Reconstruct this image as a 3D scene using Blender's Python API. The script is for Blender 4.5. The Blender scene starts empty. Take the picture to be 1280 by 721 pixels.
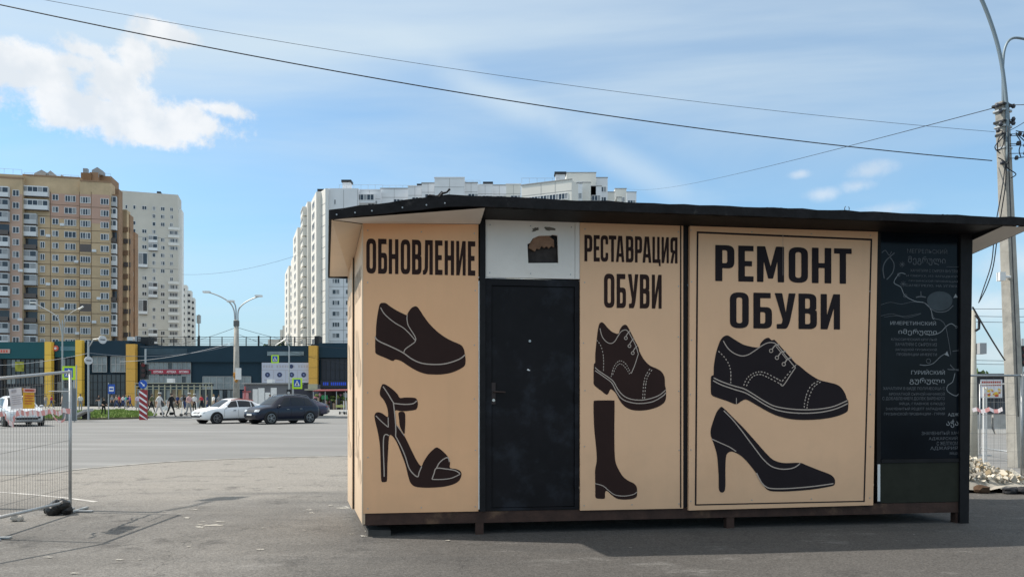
import bpy, bmesh, math, random
from mathutils import Vector, Matrix, Euler
from mathutils.geometry import tessellate_polygon
random.seed(7)
SC = bpy.context.scene
COL = SC.collection
R = math.radians

# ------------------------------------------------------------------ camera
EYE = 1.5
F = 924.0
HZ = 497.0
cam_d = bpy.data.cameras.new("camera")
cam_d.sensor_width = 36.0
cam_d.lens = 36.0 * F / 1280.0
cam_d.shift_y = (HZ - 360.5) / 1280.0
cam_d.clip_start = 0.05
cam_d.clip_end = 9000
cam = bpy.data.objects.new("camera", cam_d)
cam.location = (0, 0, EYE)
cam.rotation_euler = (R(90), 0, 0)
COL.objects.link(cam)
SC.camera = cam

# ------------------------------------------------------------------ light
SUN_EL = R(50)
sh = Vector((0.99, -0.14)).normalized()
TO_SUN = Vector((-sh.x * math.cos(SUN_EL), -sh.y * math.cos(SUN_EL), math.sin(SUN_EL)))
sl = bpy.data.lights.new("sun", 'SUN')
sl.energy = 3.3
sl.angle = R(0.53)
sl.color = (1.0, 0.93, 0.83)
so = bpy.data.objects.new("sun", sl)
so.rotation_euler = TO_SUN.to_track_quat('Z', 'Y').to_euler()
so.location = (-40, 10, 60)
COL.objects.link(so)
SC.view_settings.view_transform = 'Standard'
SC.view_settings.look = 'None'
SC.view_settings.gamma = 1.0
SC.view_settings.exposure = 0.64
SC.cycles.max_bounces = 8

world = bpy.data.worlds.new("World")
SC.world = world
world.use_nodes = True
nt = world.node_tree
nt.nodes.clear()


def N(tree, kind, **kw):
    n = tree.nodes.new(kind)
    for k, v in kw.items():
        setattr(n, k, v)
    return n


def math_node(tree, op, a, b=None, c=None, clamp=False):
    n = tree.nodes.new('ShaderNodeMath')
    n.operation = op
    n.use_clamp = clamp
    for i, v in enumerate((a, b, c)):
        if v is None:
            continue
        if isinstance(v, (int, float)):
            n.inputs[i].default_value = v
        else:
            tree.links.new(v, n.inputs[i])
    return n.outputs[0]


def mixc(tree, fac, a, b, mode='MIX'):
    n = tree.nodes.new('ShaderNodeMix')
    n.data_type = 'RGBA'
    n.blend_type = mode
    for sock, v in ((n.inputs[0], fac), (n.inputs[6], a), (n.inputs[7], b)):
        if isinstance(v, (int, float)):
            sock.default_value = v
        elif isinstance(v, tuple):
            sock.default_value = v if len(v) == 4 else (*v, 1)
        else:
            tree.links.new(v, sock)
    return n.outputs[2]


def ramp(tree, fac, lo, hi):
    n = tree.nodes.new('ShaderNodeMapRange')
    n.interpolation_type = 'SMOOTHSTEP'
    n.inputs[1].default_value = lo
    n.inputs[2].default_value = hi
    tree.links.new(fac, n.inputs[0])
    return n.outputs[0]


def sky_dir(px, py):
    return Vector(((px - 640) / F, 1.0, (HZ - py) / F)).normalized()


sky = N(nt, 'ShaderNodeTexSky', sky_type='NISHITA')
sky.sun_disc = False
sky.sun_elevation = SUN_EL
sky.sun_rotation = math.atan2(TO_SUN.x, TO_SUN.y)
sky.air_density = 1.0
sky.dust_density = 0.7
sky.ozone_density = 1.0
SKY_STRENGTH = 0.15
tc = N(nt, 'ShaderNodeTexCoord')
D = tc.outputs['Generated']
sep = N(nt, 'ShaderNodeSeparateXYZ')
nt.links.new(D, sep.inputs[0])
# high thin veil: noise laid out on a flat cloud layer overhead
zc = math_node(nt, 'ADD', math_node(nt, 'MAXIMUM', sep.outputs[2], 0.0), 0.16)
comb = N(nt, 'ShaderNodeCombineXYZ')
nt.links.new(math_node(nt, 'DIVIDE', sep.outputs[0], zc), comb.inputs[0])
nt.links.new(math_node(nt, 'DIVIDE', sep.outputs[1], zc), comb.inputs[1])
mp = N(nt, 'ShaderNodeMapping')
mp.inputs['Rotation'].default_value = (0, 0, R(35))
mp.inputs['Scale'].default_value = (0.55, 1.5, 1)
mp.inputs['Location'].default_value = (1.3, 0.35, 0)
nt.links.new(comb.outputs[0], mp.inputs[0])
nv = N(nt, 'ShaderNodeTexNoise')
nv.inputs['Scale'].default_value = 1.0
nv.inputs['Detail'].default_value = 7
nv.inputs['Roughness'].default_value = 0.52
nv.inputs['Distortion'].default_value = 0.5
nt.links.new(mp.outputs[0], nv.inputs['Vector'])
veil = ramp(nt, nv.outputs[0], 0.36, 0.68)
hi_up = ramp(nt, sep.outputs[2], 0.22, 0.46)
veil = math_node(nt, 'MULTIPLY', veil, math_node(nt, 'ADD', math_node(nt, 'MULTIPLY', hi_up, 0.55), 0.18))
veil = math_node(nt, 'ADD', veil, math_node(nt, 'MULTIPLY', hi_up, 0.30))
# milky air close to the horizon
low = N(nt, 'ShaderNodeMapRange')
low.interpolation_type = 'SMOOTHSTEP'
low.inputs[1].default_value = 0.30
low.inputs[2].default_value = 0.0
nt.links.new(sep.outputs[2], low.inputs[0])
base = mixc(nt, 1.0, sky.outputs[0], (0.56, 0.75, 0.80), 'MULTIPLY')
base = mixc(nt, math_node(nt, 'MULTIPLY', low.outputs[0], 0.80), base, (2.05, 2.72, 3.25))
base = mixc(nt, veil, base, (3.05, 3.55, 3.85))
# veil whitens with height, brightened above the view to lift shaded fronts
base = mixc(nt, math_node(nt, 'MULTIPLY', ramp(nt, sep.outputs[2], 0.40, 0.85), 0.80), base, (4.5, 4.6, 4.6))
# cumulus: clumps around fixed directions, broken up by noise
nd = N(nt, 'ShaderNodeTexNoise')
nd.inputs['Scale'].default_value = 16
nd.inputs['Detail'].default_value = 8
nd.inputs['Roughness'].default_value = 0.66
nt.links.new(D, nd.inputs['Vector'])
blobs = [(38, 82, 50, 17), (30, 100, 40, 14), (60, 122, 30, 20), (80, 138, 50, 22), (130, 142, 60, 24), (185, 148, 60, 26), (235, 150, 56, 22),
         (278, 138, 34, 12), (142, 105, 22, 34), (168, 70, 22, 22), (205, 42, 34, 12), (105, 62, 28, 12), (95, 78, 30, 12), (200, 165, 50, 16)]
wisps = [(1088, 213, 24, 10), (1028, 243, 20, 8), (1072, 232, 18, 8), (1110, 262, 34, 9), (1000, 218, 12, 5),
         (1235, 385, 44, 26), (1265, 330, 30, 22), (1225, 440, 36, 16)]
acc = None
acc2 = None
for px, py, rx, ry in blobs + wisps:
    c = sky_dir(px, py)
    m = N(nt, 'ShaderNodeMapping', vector_type='POINT')
    sx, sz = F / rx * 1.0, F / ry
    m.inputs['Scale'].default_value = (sx, 6, sz)
    m.inputs['Location'].default_value = (-c.x * sx, -c.y * 6, -c.z * sz)
    nt.links.new(D, m.inputs[0])
    ln = N(nt, 'ShaderNodeVectorMath', operation='LENGTH')
    nt.links.new(m.outputs[0], ln.inputs[0])
    v = math_node(nt, 'SUBTRACT', 1.0, ln.outputs['Value'])
    if (px, py, rx, ry) in wisps:
        acc2 = v if acc2 is None else math_node(nt, 'SMOOTH_MAX', acc2, v, 0.3)
    else:
        acc = v if acc is None else math_node(nt, 'SMOOTH_MAX', acc, v, 0.3)
f = math_node(nt, 'ADD', acc, math_node(nt, 'MULTIPLY', math_node(nt, 'SUBTRACT', nd.outputs[0], 0.5), 3.0))
nd2s = N(nt, 'ShaderNodeTexNoise')
nd2s.inputs['Scale'].default_value = 7
nd2s.inputs['Detail'].default_value = 7
nt.links.new(D, nd2s.inputs['Vector'])
cm = ramp(nt, f, -0.10, 0.50)
cm = math_node(nt, 'MULTIPLY', cm, ramp(nt, acc, -0.9, -0.1))
f2 = math_node(nt, 'ADD', acc2, math_node(nt, 'MULTIPLY', math_node(nt, 'SUBTRACT', nd.outputs[0], 0.5), 2.6))
cm2 = math_node(nt, 'MULTIPLY', ramp(nt, f2, -0.3, 1.1), ramp(nt, acc2, -0.6, 0.2))
cm = math_node(nt, 'MAXIMUM', cm, math_node(nt, 'MULTIPLY', cm2, 0.5))
# a faint diagonal streak of cirrus
s0, s1 = sky_dir(500, 55), sky_dir(840, 232)
sn = s0.cross(s1).normalized()
dn = N(nt, 'ShaderNodeVectorMath', operation='DOT_PRODUCT')
nt.links.new(D, dn.inputs[0])
dn.inputs[1].default_value = sn
dl = N(nt, 'ShaderNodeVectorMath', operation='DOT_PRODUCT')
nt.links.new(D, dl.inputs[0])
dl.inputs[1].default_value = sky_dir(690, 150)
wob = math_node(nt, 'MULTIPLY', math_node(nt, 'SUBTRACT', nv.outputs[0], 0.5), 0.05)
stk = math_node(nt, 'ABSOLUTE', math_node(nt, 'ADD', dn.outputs['Value'], wob))
smr = N(nt, 'ShaderNodeMapRange', interpolation_type='SMOOTHSTEP')
smr.inputs[1].default_value = 0.030
smr.inputs[2].default_value = 0.0
nt.links.new(stk, smr.inputs[0])
stk = math_node(nt, 'MULTIPLY', smr.outputs[0], ramp(nt, dl.outputs['Value'], 0.955, 0.995))
stk = math_node(nt, 'MULTIPLY', stk, ramp(nt, nd2s.outputs[0], 0.25, 0.6))
base = mixc(nt, math_node(nt, 'MULTIPLY', stk, 0.42), base, (3.3, 3.75, 4.0))
nd2 = N(nt, 'ShaderNodeTexNoise')
nd2.inputs['Scale'].default_value = 24
nd2.inputs['Detail'].default_value = 6
nt.links.new(D, nd2.inputs['Vector'])
ccol = mixc(nt, ramp(nt, nd2.outputs[0], 0.35, 0.65), (3.4, 3.6, 3.8), (4.1, 4.15, 4.2))
base = mixc(nt, math_node(nt, 'MULTIPLY', cm, 0.92), base, ccol)
bg = N(nt, 'ShaderNodeBackground')
bg.inputs['Strength'].default_value = SKY_STRENGTH
nt.links.new(base, bg.inputs['Color'])
wo = N(nt, 'ShaderNodeOutputWorld')
nt.links.new(bg.outputs[0], wo.inputs[0])

# ------------------------------------------------------------------ materials
MATS = {}


def mat(name, col, rough=0.8, metal=0.0, spec=0.4, var=0.0, vscale=4.0, bump=0.0, bscale=60.0, col2=None, c2scale=1.5,
        c2lo=0.5, c2hi=0.65, stretch=None, emit=None, dirt=None, patchy=None):
    if name in MATS:
        return MATS[name]
    m = bpy.data.materials.new(name)
    m.use_nodes = True
    t = m.node_tree
    b = t.nodes['Principled BSDF']
    b.inputs['Base Color'].default_value = (*col, 1)
    b.inputs['Roughness'].default_value = rough
    b.inputs['Metallic'].default_value = metal
    b.inputs['Specular IOR Level'].default_value = spec
    if emit:
        b.inputs['Emission Color'].default_value = (*emit[0], 1)
        b.inputs['Emission Strength'].default_value = emit[1]
    c = t.nodes.new('ShaderNodeTexCoord')
    vec = c.outputs['Object']
    if stretch:
        mm = t.nodes.new('ShaderNodeMapping')
        mm.inputs['Scale'].default_value = stretch
        t.links.new(vec, mm.inputs[0])
        vec = mm.outputs[0]
    out = None
    if var or col2:
        out = tuple(col)
        if col2:
            n = t.nodes.new('ShaderNodeTexNoise')
            n.inputs['Scale'].default_value = c2scale
            n.inputs['Detail'].default_value = 9
            n.inputs['Roughness'].default_value = 0.65
            t.links.new(vec, n.inputs['Vector'])
            out = mixc(t, ramp(t, n.outputs[0], c2lo, c2hi), out, tuple(col2))
        if var:
            n = t.nodes.new('ShaderNodeTexNoise')
            n.inputs['Scale'].default_value = vscale
            n.inputs['Detail'].default_value = 8
            n.inputs['Roughness'].default_value = 0.6
            t.links.new(vec, n.inputs['Vector'])
            mr = t.nodes.new('ShaderNodeMapRange')
            mr.inputs[1].default_value = 0.3
            mr.inputs[2].default_value = 0.7
            mr.inputs[3].default_value = 1 - var
            mr.inputs[4].default_value = 1 + var
            t.links.new(n.outputs[0], mr.inputs[0])
            out = mixc(t, 1.0, out, mr.outputs[0], 'MULTIPLY')
        if dirt:
            # grime splashed up from the ground and faint rain streaks
            sp = t.nodes.new('ShaderNodeSeparateXYZ')
            t.links.new(c.outputs['Object'], sp.inputs[0])
            dn_ = t.nodes.new('ShaderNodeTexNoise')
            dn_.inputs['Scale'].default_value = 5
            dn_.inputs['Detail'].default_value = 8
            t.links.new(c.outputs['Object'], dn_.inputs['Vector'])
            zz = math_node(t, 'ADD', sp.outputs[2], math_node(t, 'MULTIPLY', math_node(t, 'SUBTRACT', dn_.outputs[0], 0.5), 0.9))
            lowm = t.nodes.new('ShaderNodeMapRange')
            lowm.inputs[1].default_value = 0.95
            lowm.inputs[2].default_value = 0.2
            t.links.new(zz, lowm.inputs[0])
            out = mixc(t, math_node(t, 'MULTIPLY', lowm.outputs[0], dirt), out, (0.30, 0.22, 0.15))
            ms = t.nodes.new('ShaderNodeMapping')
            ms.inputs['Scale'].default_value = (9, 9, 0.35)
            t.links.new(c.outputs['Object'], ms.inputs[0])
            sn_ = t.nodes.new('ShaderNodeTexNoise')
            sn_.inputs['Scale'].default_value = 1
            sn_.inputs['Detail'].default_value = 5
            t.links.new(ms.outputs[0], sn_.inputs['Vector'])
            out = mixc(t, math_node(t, 'MULTIPLY', ramp(t, sn_.outputs[0], 0.52, 0.72), dirt * .16), out, (0.34, 0.24, 0.16))
            sf = t.nodes.new('ShaderNodeTexNoise')
            sf.inputs['Scale'].default_value = 2.3
            sf.inputs['Detail'].default_value = 12
            sf.inputs['Roughness'].default_value = 0.75
            t.links.new(c.outputs['Object'], sf.inputs['Vector'])
            out = mixc(t, math_node(t, 'MULTIPLY', ramp(t, sf.outputs[0], 0.60, 0.72), dirt * .5), out, (0.36, 0.27, 0.19))
        t.links.new(out, b.inputs['Base Color'])
    if patchy:
        pn_ = t.nodes.new('ShaderNodeTexNoise')
        pn_.inputs['Scale'].default_value = patchy
        pn_.inputs['Detail'].default_value = 8
        pn_.inputs['Roughness'].default_value = 0.75
        t.links.new(vec, pn_.inputs['Vector'])
        t.links.new(ramp(t, pn_.outputs[0], 0.40, 0.56), b.inputs['Alpha'])
    if bump:
        n = t.nodes.new('ShaderNodeTexNoise')
        n.inputs['Scale'].default_value = bscale
        n.inputs['Detail'].default_value = 6
        t.links.new(vec, n.inputs['Vector'])
        bn = t.nodes.new('ShaderNodeBump')
        bn.inputs['Strength'].default_value = bump
        bn.inputs['Distance'].default_value = 0.01
        t.links.new(n.outputs[0], bn.inputs['Height'])
        t.links.new(bn.outputs[0], b.inputs['Normal'])
    MATS[name] = m
    return m


# ------------------------------------------------------------------ mesh builder
class MB:
    def __init__(self):
        self.v = []
        self.f = []
        self.mi = []
        self.M = Matrix.Identity(4)

    def add(self, vs, fs, m=0):
        o = len(self.v)
        self.v += [tuple(self.M @ Vector(p)) for p in vs]
        self.f += [tuple(i + o for i in q) for q in fs]
        self.mi += [m] * len(fs)
        return self

    def box(self, x0, x1, y0, y1, z0, z1, m=0):
        if x0 > x1: x0, x1 = x1, x0
        if y0 > y1: y0, y1 = y1, y0
        if z0 > z1: z0, z1 = z1, z0
        vs = [(x, y, z) for z in (z0, z1) for y in (y0, y1) for x in (x0, x1)]
        return self.add(vs, [(0, 2, 3, 1), (4, 5, 7, 6), (0, 1, 5, 4), (1, 3, 7, 5), (3, 2, 6, 7), (2, 0, 4, 6)], m)

    def hexa(self, b, t, m=0):
        """b, t: 4 points each, counter clockwise seen from above"""
        return self.add(list(b) + list(t), [(3, 2, 1, 0), (4, 5, 6, 7), (0, 1, 5, 4), (1, 2, 6, 5), (2, 3, 7, 6), (3, 0, 4, 7)], m)

    def quad(self, *p, m=0):
        return self.add(p, [tuple(range(len(p)))], m)

    def prism(self, poly, a, b, axis='y', m=0, holes=()):
        """poly in the two axes other than axis, extruded from a to b"""
        loops = [list(poly)] + [list(h) for h in holes]
        flat = [p for l in loops for p in l]
        tris = tessellate_polygon([[Vector((p[0], p[1], 0)) for p in l] for l in loops])

        def P(p, w):
            return {'y': (p[0], w, p[1]), 'z': (p[0], p[1], w), 'x': (w, p[0], p[1])}[axis]
        n = len(flat)
        vs = [P(p, a) for p in flat] + [P(p, b) for p in flat]
        fs = [tuple(t) for t in tris] + [tuple(i + n for i in reversed(t)) for t in tris]
        o = 0
        for l in loops:
            k = len(l)
            for i in range(k):
                j = (i + 1) % k
                fs.append((o + i, o + j, o + j + n, o + i + n))
            o += k
        return self.add(vs, fs, m)

    def flat(self, poly, w, axis='y', m=0, holes=()):
        loops = [list(poly)] + [list(h) for h in holes]
        flat = [p for l in loops for p in l]
        tris = tessellate_polygon([[Vector((p[0], p[1], 0)) for p in l] for l in loops])

        def P(p):
            return {'y': (p[0], w, p[1]), 'z': (p[0], p[1], w), 'x': (w, p[0], p[1])}[axis]
        fs = []
        for t in tris:
            a, b, c = (flat[i] for i in t)
            cr = (b[0] - a[0]) * (c[1] - a[1]) - (b[1] - a[1]) * (c[0] - a[0])
            fs.append(tuple(t) if cr > 0 else tuple(reversed(t)))
        return self.add([P(p) for p in flat], fs, m)

    def ribbon(self, pts, wd, w, m=0):
        """flat mitred line in the xz plane at y = w"""
        n = len(pts)
        L, Rr = [], []
        for i in range(n):
            p = Vector(pts[i])
            d0 = (p - Vector(pts[i - 1])) if i else (Vector(pts[1]) - p)
            d1 = (Vector(pts[i + 1]) - p) if i < n - 1 else d0
            d0 = d0.normalized() if d0.length else Vector((1, 0))
            d1 = d1.normalized() if d1.length else d0
            t = d0 + d1
            t = t.normalized() if t.length > 1e-4 else d0
            nn = Vector((-t.y, t.x))
            k = min(1.8, 1 / max(0.3, abs(nn.dot(Vector((-d1.y, d1.x))))))
            L.append(p + nn * wd / 2 * k)
            Rr.append(p - nn * wd / 2 * k)
        vs = [(q.x, w, q.y) for q in L] + [(q.x, w, q.y) for q in Rr]
        return self.add(vs, [(i, i + n, i + 1 + n, i + 1) for i in range(n - 1)], m)

    def tube(self, pts, r, n=6, m=0, caps=True):
        pts = [Vector(p) for p in pts]
        rs = r if isinstance(r, (list, tuple)) else [r] * len(pts)
        vs, fs = [], []
        up = None
        for i, p in enumerate(pts):
            if i == 0: d = pts[1] - p
            elif i == len(pts) - 1: d = p - pts[i - 1]
            else: d = (pts[i + 1] - p).normalized() + (p - pts[i - 1]).normalized()
            d.normalize()
            if up is None:
                up = Vector((0, 0, 1)) if abs(d.z) < 0.9 else Vector((1, 0, 0))
            a = d.cross(up).normalized()
            up = a.cross(d).normalized()
            for k in range(n):
                th = 2 * math.pi * k / n
                vs.append(p + (a * math.cos(th) + up * math.sin(th)) * rs[i])
        for i in range(len(pts) - 1):
            for k in range(n):
                k2 = (k + 1) % n
                fs.append((i * n + k, i * n + k2, (i + 1) * n + k2, (i + 1) * n + k))
        if caps:
            fs.append(tuple(reversed(range(n))))
            fs.append(tuple(range((len(pts) - 1) * n, len(pts) * n)))
        return self.add(vs, fs, m)

    def disc(self, c, r, axis, n=20, th=0.0, m=0, r2=None):
        """cylinder centred on c along axis with thickness th"""
        c = Vector(c)
        ax = {'x': Vector((1, 0, 0)), 'y': Vector((0, 1, 0)), 'z': Vector((0, 0, 1))}[axis] if isinstance(axis, str) else Vector(axis).normalized()
        return self.tube([c - ax * th / 2, c + ax * th / 2], [r, r2 if r2 is not None else r], n, m)

    def blob(self, c, r, seed=0, m=0, sub=1, jit=0.25, sq=(1, 1, 1)):
        bm = bmesh.new()
        bmesh.ops.create_icosphere(bm, subdivisions=sub, radius=1)
        rr = random.Random(seed)
        vs = []
        for v in bm.verts:
            k = 1 + rr.uniform(-jit, jit)
            vs.append((c[0] + v.co.x * r * sq[0] * k, c[1] + v.co.y * r * sq[1] * k, c[2] + v.co.z * r * sq[2] * k))
        fs = [tuple(v.index for v in f.verts) for f in bm.faces]
        bm.free()
        return self.add(vs, fs, m)

    def mesh(self, name, mats, smooth=False):
        me = bpy.data.meshes.new(name)
        me.from_pydata(self.v, [], self.f)
        if not isinstance(mats, (list, tuple)):
            mats = [mats]
        for mm in mats:
            me.materials.append(mm)
        for i, p in enumerate(me.polygons):
            p.material_index = self.mi[i]
            p.use_smooth = smooth
        me.update()
        return me

    def build(self, name, mats, parent=None, smooth=False, loc=None, rz=0.0, label=None):
        return inst(name, self.mesh(name, mats, smooth), parent, loc, rz, label)


def inst(name, me, parent=None, loc=None, rz=0.0, label=None):
    o = bpy.data.objects.new(name, me)
    COL.objects.link(o)
    if parent: o.parent = parent
    if loc is not None: o.location = loc
    if rz: o.rotation_euler.z = rz
    if label: o['label'] = label
    return o


def thing(name, label, cat, loc=(0, 0, 0), rz=0.0, group=None):
    o = bpy.data.objects.new(name, None)
    o.empty_display_size = 0.2
    COL.objects.link(o)
    o.location = loc
    o.rotation_euler = (0, 0, rz)
    o['label'] = label
    o['category'] = cat
    if group: o['group'] = group
    return o


def tag(o, label, cat, group=None, kind=None):
    o['label'] = label
    o['category'] = cat
    if group: o['group'] = group
    if kind: o['kind'] = kind
    return o


def struct(o):
    o['kind'] = 'structure'
    return o


def copy_tree(o, parent=None):
    c = o.copy()
    COL.objects.link(c)
    c.parent = parent
    for ch in list(o.children):
        copy_tree(ch, c)
    return c


def G(px, py):
    """photograph point on the ground -> world metres"""
    t = EYE * F / (py - HZ)
    return Vector(((px - 640) / F * t, t, 0))


def PT(px, py, t):
    return Vector(((px - 640) / F * t, t, EYE + (HZ - py) / F * t))


class Plane:
    """upright plane through A, heading th: photograph point -> (u, z) on it"""

    def __init__(self, A, th):
        self.A = Vector(A[:2])
        self.th = th
        self.d = Vector((math.cos(th), math.sin(th)))
        self.n = Vector((-math.sin(th), math.cos(th)))

    def uz(self, px, py, v=0.0):
        r = Vector(((px - 640) / F, 1.0))
        A = self.A + self.n * v
        t = A.dot(self.n) / r.dot(self.n)
        return ((r * t - A).dot(self.d), EYE + (HZ - py) / F * t)

    def u(self, px, v=0.0):
        return self.uz(px, HZ, v)[0]


def crom(pts, n=5, closed=True):
    out = []
    k = len(pts)
    rng = range(k) if closed else range(k - 1)
    for i in rng:
        if closed:
            p0, p1, p2, p3 = (Vector(pts[(i + j - 1) % k]) for j in range(4))
        else:
            p0, p1, p2, p3 = (Vector(pts[min(max(i + j - 1, 0), k - 1)]) for j in range(4))
        for s in range(n):
            t = s / n
            q = 0.5 * ((2 * p1) + (p2 - p0) * t + (2 * p0 - 5 * p1 + 4 * p2 - p3) * t * t + (3 * p1 - p0 - 3 * p2 + p3) * t ** 3)
            out.append((q.x, q.y))
    if not closed: out.append(tuple(pts[-1]))
    return out


def catenary(a, b, sag, n=24):
    a, b = Vector(a), Vector(b)
    return [a.lerp(b, i / n) - Vector((0, 0, sag * 4 * (i / n) * (1 - i / n))) for i in range(n + 1)]

# ------------------------------------------------------------------ shared materials
M_black = mat('black_paint', (0.012, 0.012, 0.014), 0.45, var=0.2, vscale=8)
M_white = mat('white_paint', (0.75, 0.74, 0.72), 0.6, var=0.05)
M_concrete = mat('pole_concrete', (0.36, 0.34, 0.30), 0.9, var=0.16, vscale=5, bump=0.5, bscale=30, col2=(0.27, 0.26, 0.235))
M_galv = mat('galvanised_steel', (0.42, 0.43, 0.43), 0.45, metal=0.6, var=0.1, vscale=20)
M_dkmetal = mat('dark_metal', (0.03, 0.032, 0.035), 0.5, metal=0.3)
M_wire = mat('cable_rubber', (0.012, 0.014, 0.02), 0.6)
M_glass = mat('window_glass', (0.035, 0.045, 0.06), 0.12, spec=0.6)
M_glass2 = mat('curtained_glass', (0.28, 0.29, 0.30), 0.35, spec=0.5, var=0.2, vscale=1.2)
M_frame = mat('plastic_window_frame', (0.70, 0.71, 0.72), 0.5)

# ------------------------------------------------------------------ ground
def ground_material():
    m = bpy.data.materials.new('lot_asphalt')
    m.use_nodes = True
    t = m.node_tree
    b = t.nodes['Principled BSDF']
    b.inputs['Roughness'].default_value = 0.9
    b.inputs['Specular IOR Level'].default_value = 0.25
    co = t.nodes.new('ShaderNodeTexCoord').outputs['Object']

    def noise(scale, detail=8, rough=0.6, stretch=(1, 1, 1), loc=(0, 0, 0)):
        mp = t.nodes.new('ShaderNodeMapping')
        mp.inputs['Scale'].default_value = stretch
        mp.inputs['Location'].default_value = loc
        t.links.new(co, mp.inputs[0])
        n = t.nodes.new('ShaderNodeTexNoise')
        n.inputs['Scale'].default_value = scale
        n.inputs['Detail'].default_value = detail
        n.inputs['Roughness'].default_value = rough
        t.links.new(mp.outputs[0], n.inputs['Vector'])
        return n.outputs[0]
    sp = t.nodes.new('ShaderNodeSeparateXYZ')
    t.links.new(co, sp.inputs[0])
    c = mixc(t, ramp(t, noise(0.55), 0.35, 0.66), (0.128, 0.121, 0.112), (0.175, 0.166, 0.154))
    # sandy dust drifting in from the road edge
    d = math_node(t, 'ADD', sp.outputs[1], math_node(t, 'MULTIPLY', noise(0.5, stretch=(0.5, 2.2, 1)), 7.0))
    d = math_node(t, 'SUBTRACT', d, math_node(t, 'MULTIPLY', sp.outputs[0], 0.12))
    c = mixc(t, math_node(t, 'MULTIPLY', ramp(t, d, 12.5, 18.0), 0.85), c, (0.27, 0.25, 0.222))
    # darker asphalt colour around the kiosk, lowered partly to deepen its shadow
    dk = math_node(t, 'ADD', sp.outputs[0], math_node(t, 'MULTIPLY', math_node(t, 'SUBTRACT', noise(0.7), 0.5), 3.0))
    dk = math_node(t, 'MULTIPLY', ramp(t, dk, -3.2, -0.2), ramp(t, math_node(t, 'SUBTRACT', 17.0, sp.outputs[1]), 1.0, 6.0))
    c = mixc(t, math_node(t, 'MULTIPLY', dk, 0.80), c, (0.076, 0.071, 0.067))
    # darker tyre-polished streaks
    c = mixc(t, math_node(t, 'MULTIPLY', ramp(t, noise(0.9, 6, 0.5, (0.35, 2.0, 1), (3, 8, 0)), 0.56, 0.70), 0.35), c, (0.06, 0.06, 0.06))
    c = mixc(t, math_node(t, 'MULTIPLY', ramp(t, noise(1.1, 10, 0.7, (0.8, 1.8, 1), (4, 1, 0)), 0.55, 0.68), 0.40), c, (0.24, 0.232, 0.22))
    # scattered pale specks of plaster and grit
    c = mixc(t, ramp(t, noise(5.5, 5, 0.62, (1, 1.6, 1)), 0.70, 0.735), c, (0.27, 0.26, 0.24))
    c = mixc(t, ramp(t, noise(17, 3, 0.6), 0.70, 0.76), c, (0.22, 0.21, 0.20))
    c = mixc(t, math_node(t, 'MULTIPLY', ramp(t, noise(1.3, 10, 0.72, loc=(9, 2, 0)), 0.54, 0.66), 0.55), c, (0.055, 0.052, 0.05))
    # aggregate
    vo = t.nodes.new('ShaderNodeTexVoronoi')
    vo.inputs['Scale'].default_value = 75
    t.links.new(co, vo.inputs['Vector'])
    g = t.nodes.new('ShaderNodeMapRange')
    g.inputs[3].default_value = 0.70
    g.inputs[4].default_value = 1.30
    sc_ = t.nodes.new('ShaderNodeSeparateColor')
    t.links.new(vo.outputs['Color'], sc_.inputs[0])
    t.links.new(sc_.outputs[0], g.inputs[0])
    c = mixc(t, 1.0, c, g.outputs[0], 'MULTIPLY')
    # hairline cracks
    vc = t.nodes.new('ShaderNodeTexVoronoi')
    vc.feature = 'DISTANCE_TO_EDGE'
    vc.inputs['Scale'].default_value = 0.28
    mpv = t.nodes.new('ShaderNodeVectorMath')
    mpv.operation = 'ADD'
    nn = t.nodes.new('ShaderNodeTexNoise')
    nn.inputs['Scale'].default_value = 2.5
    nn.inputs['Detail'].default_value = 6
    t.links.new(co, nn.inputs['Vector'])
    t.links.new(co, mpv.inputs[0])
    t.links.new(nn.outputs['Color'], mpv.inputs[1])
    t.links.new(mpv.outputs[0], vc.inputs['Vector'])
    crk = ramp(t, vc.outputs['Distance'], 0.004, 0.0)
    mrk = t.nodes.new('ShaderNodeMapRange')
    mrk.inputs[1].default_value = 0.0035
    mrk.inputs[2].default_value = 0.0005
    t.links.new(vc.outputs['Distance'], mrk.inputs[0])
    c = mixc(t, math_node(t, 'MULTIPLY', mrk.outputs[0], 0.5), c, (0.03, 0.03, 0.03))
    t.links.new(c, b.inputs['Base Color'])
    bn = t.nodes.new('ShaderNodeBump')
    bn.inputs['Strength'].default_value = 0.5
    bn.inputs['Distance'].default_value = 0.006
    h = math_node(t, 'ADD', vo.outputs['Distance'], math_node(t, 'MULTIPLY', noise(9), 2.0))
    t.links.new(h, bn.inputs['Height'])
    t.links.new(bn.outputs[0], b.inputs['Normal'])
    return m


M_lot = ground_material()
M_road = mat('road_asphalt', (0.195, 0.192, 0.185), 0.85, var=0.12, vscale=0.5, stretch=(0.25, 1.6, 1), col2=(0.235, 0.232, 0.225), c2scale=0.35, bump=0.3, bscale=80)
M_pave = mat('sidewalk_concrete', (0.27, 0.265, 0.25), 0.9, var=0.12, vscale=0.6, col2=(0.27, 0.27, 0.26))
M_kerb = mat('kerb_stone', (0.30, 0.29, 0.28), 0.9, var=0.15, vscale=1.5)
M_earth = mat('city_ground', (0.20, 0.20, 0.18), 0.95, var=0.2, vscale=0.02)

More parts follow.
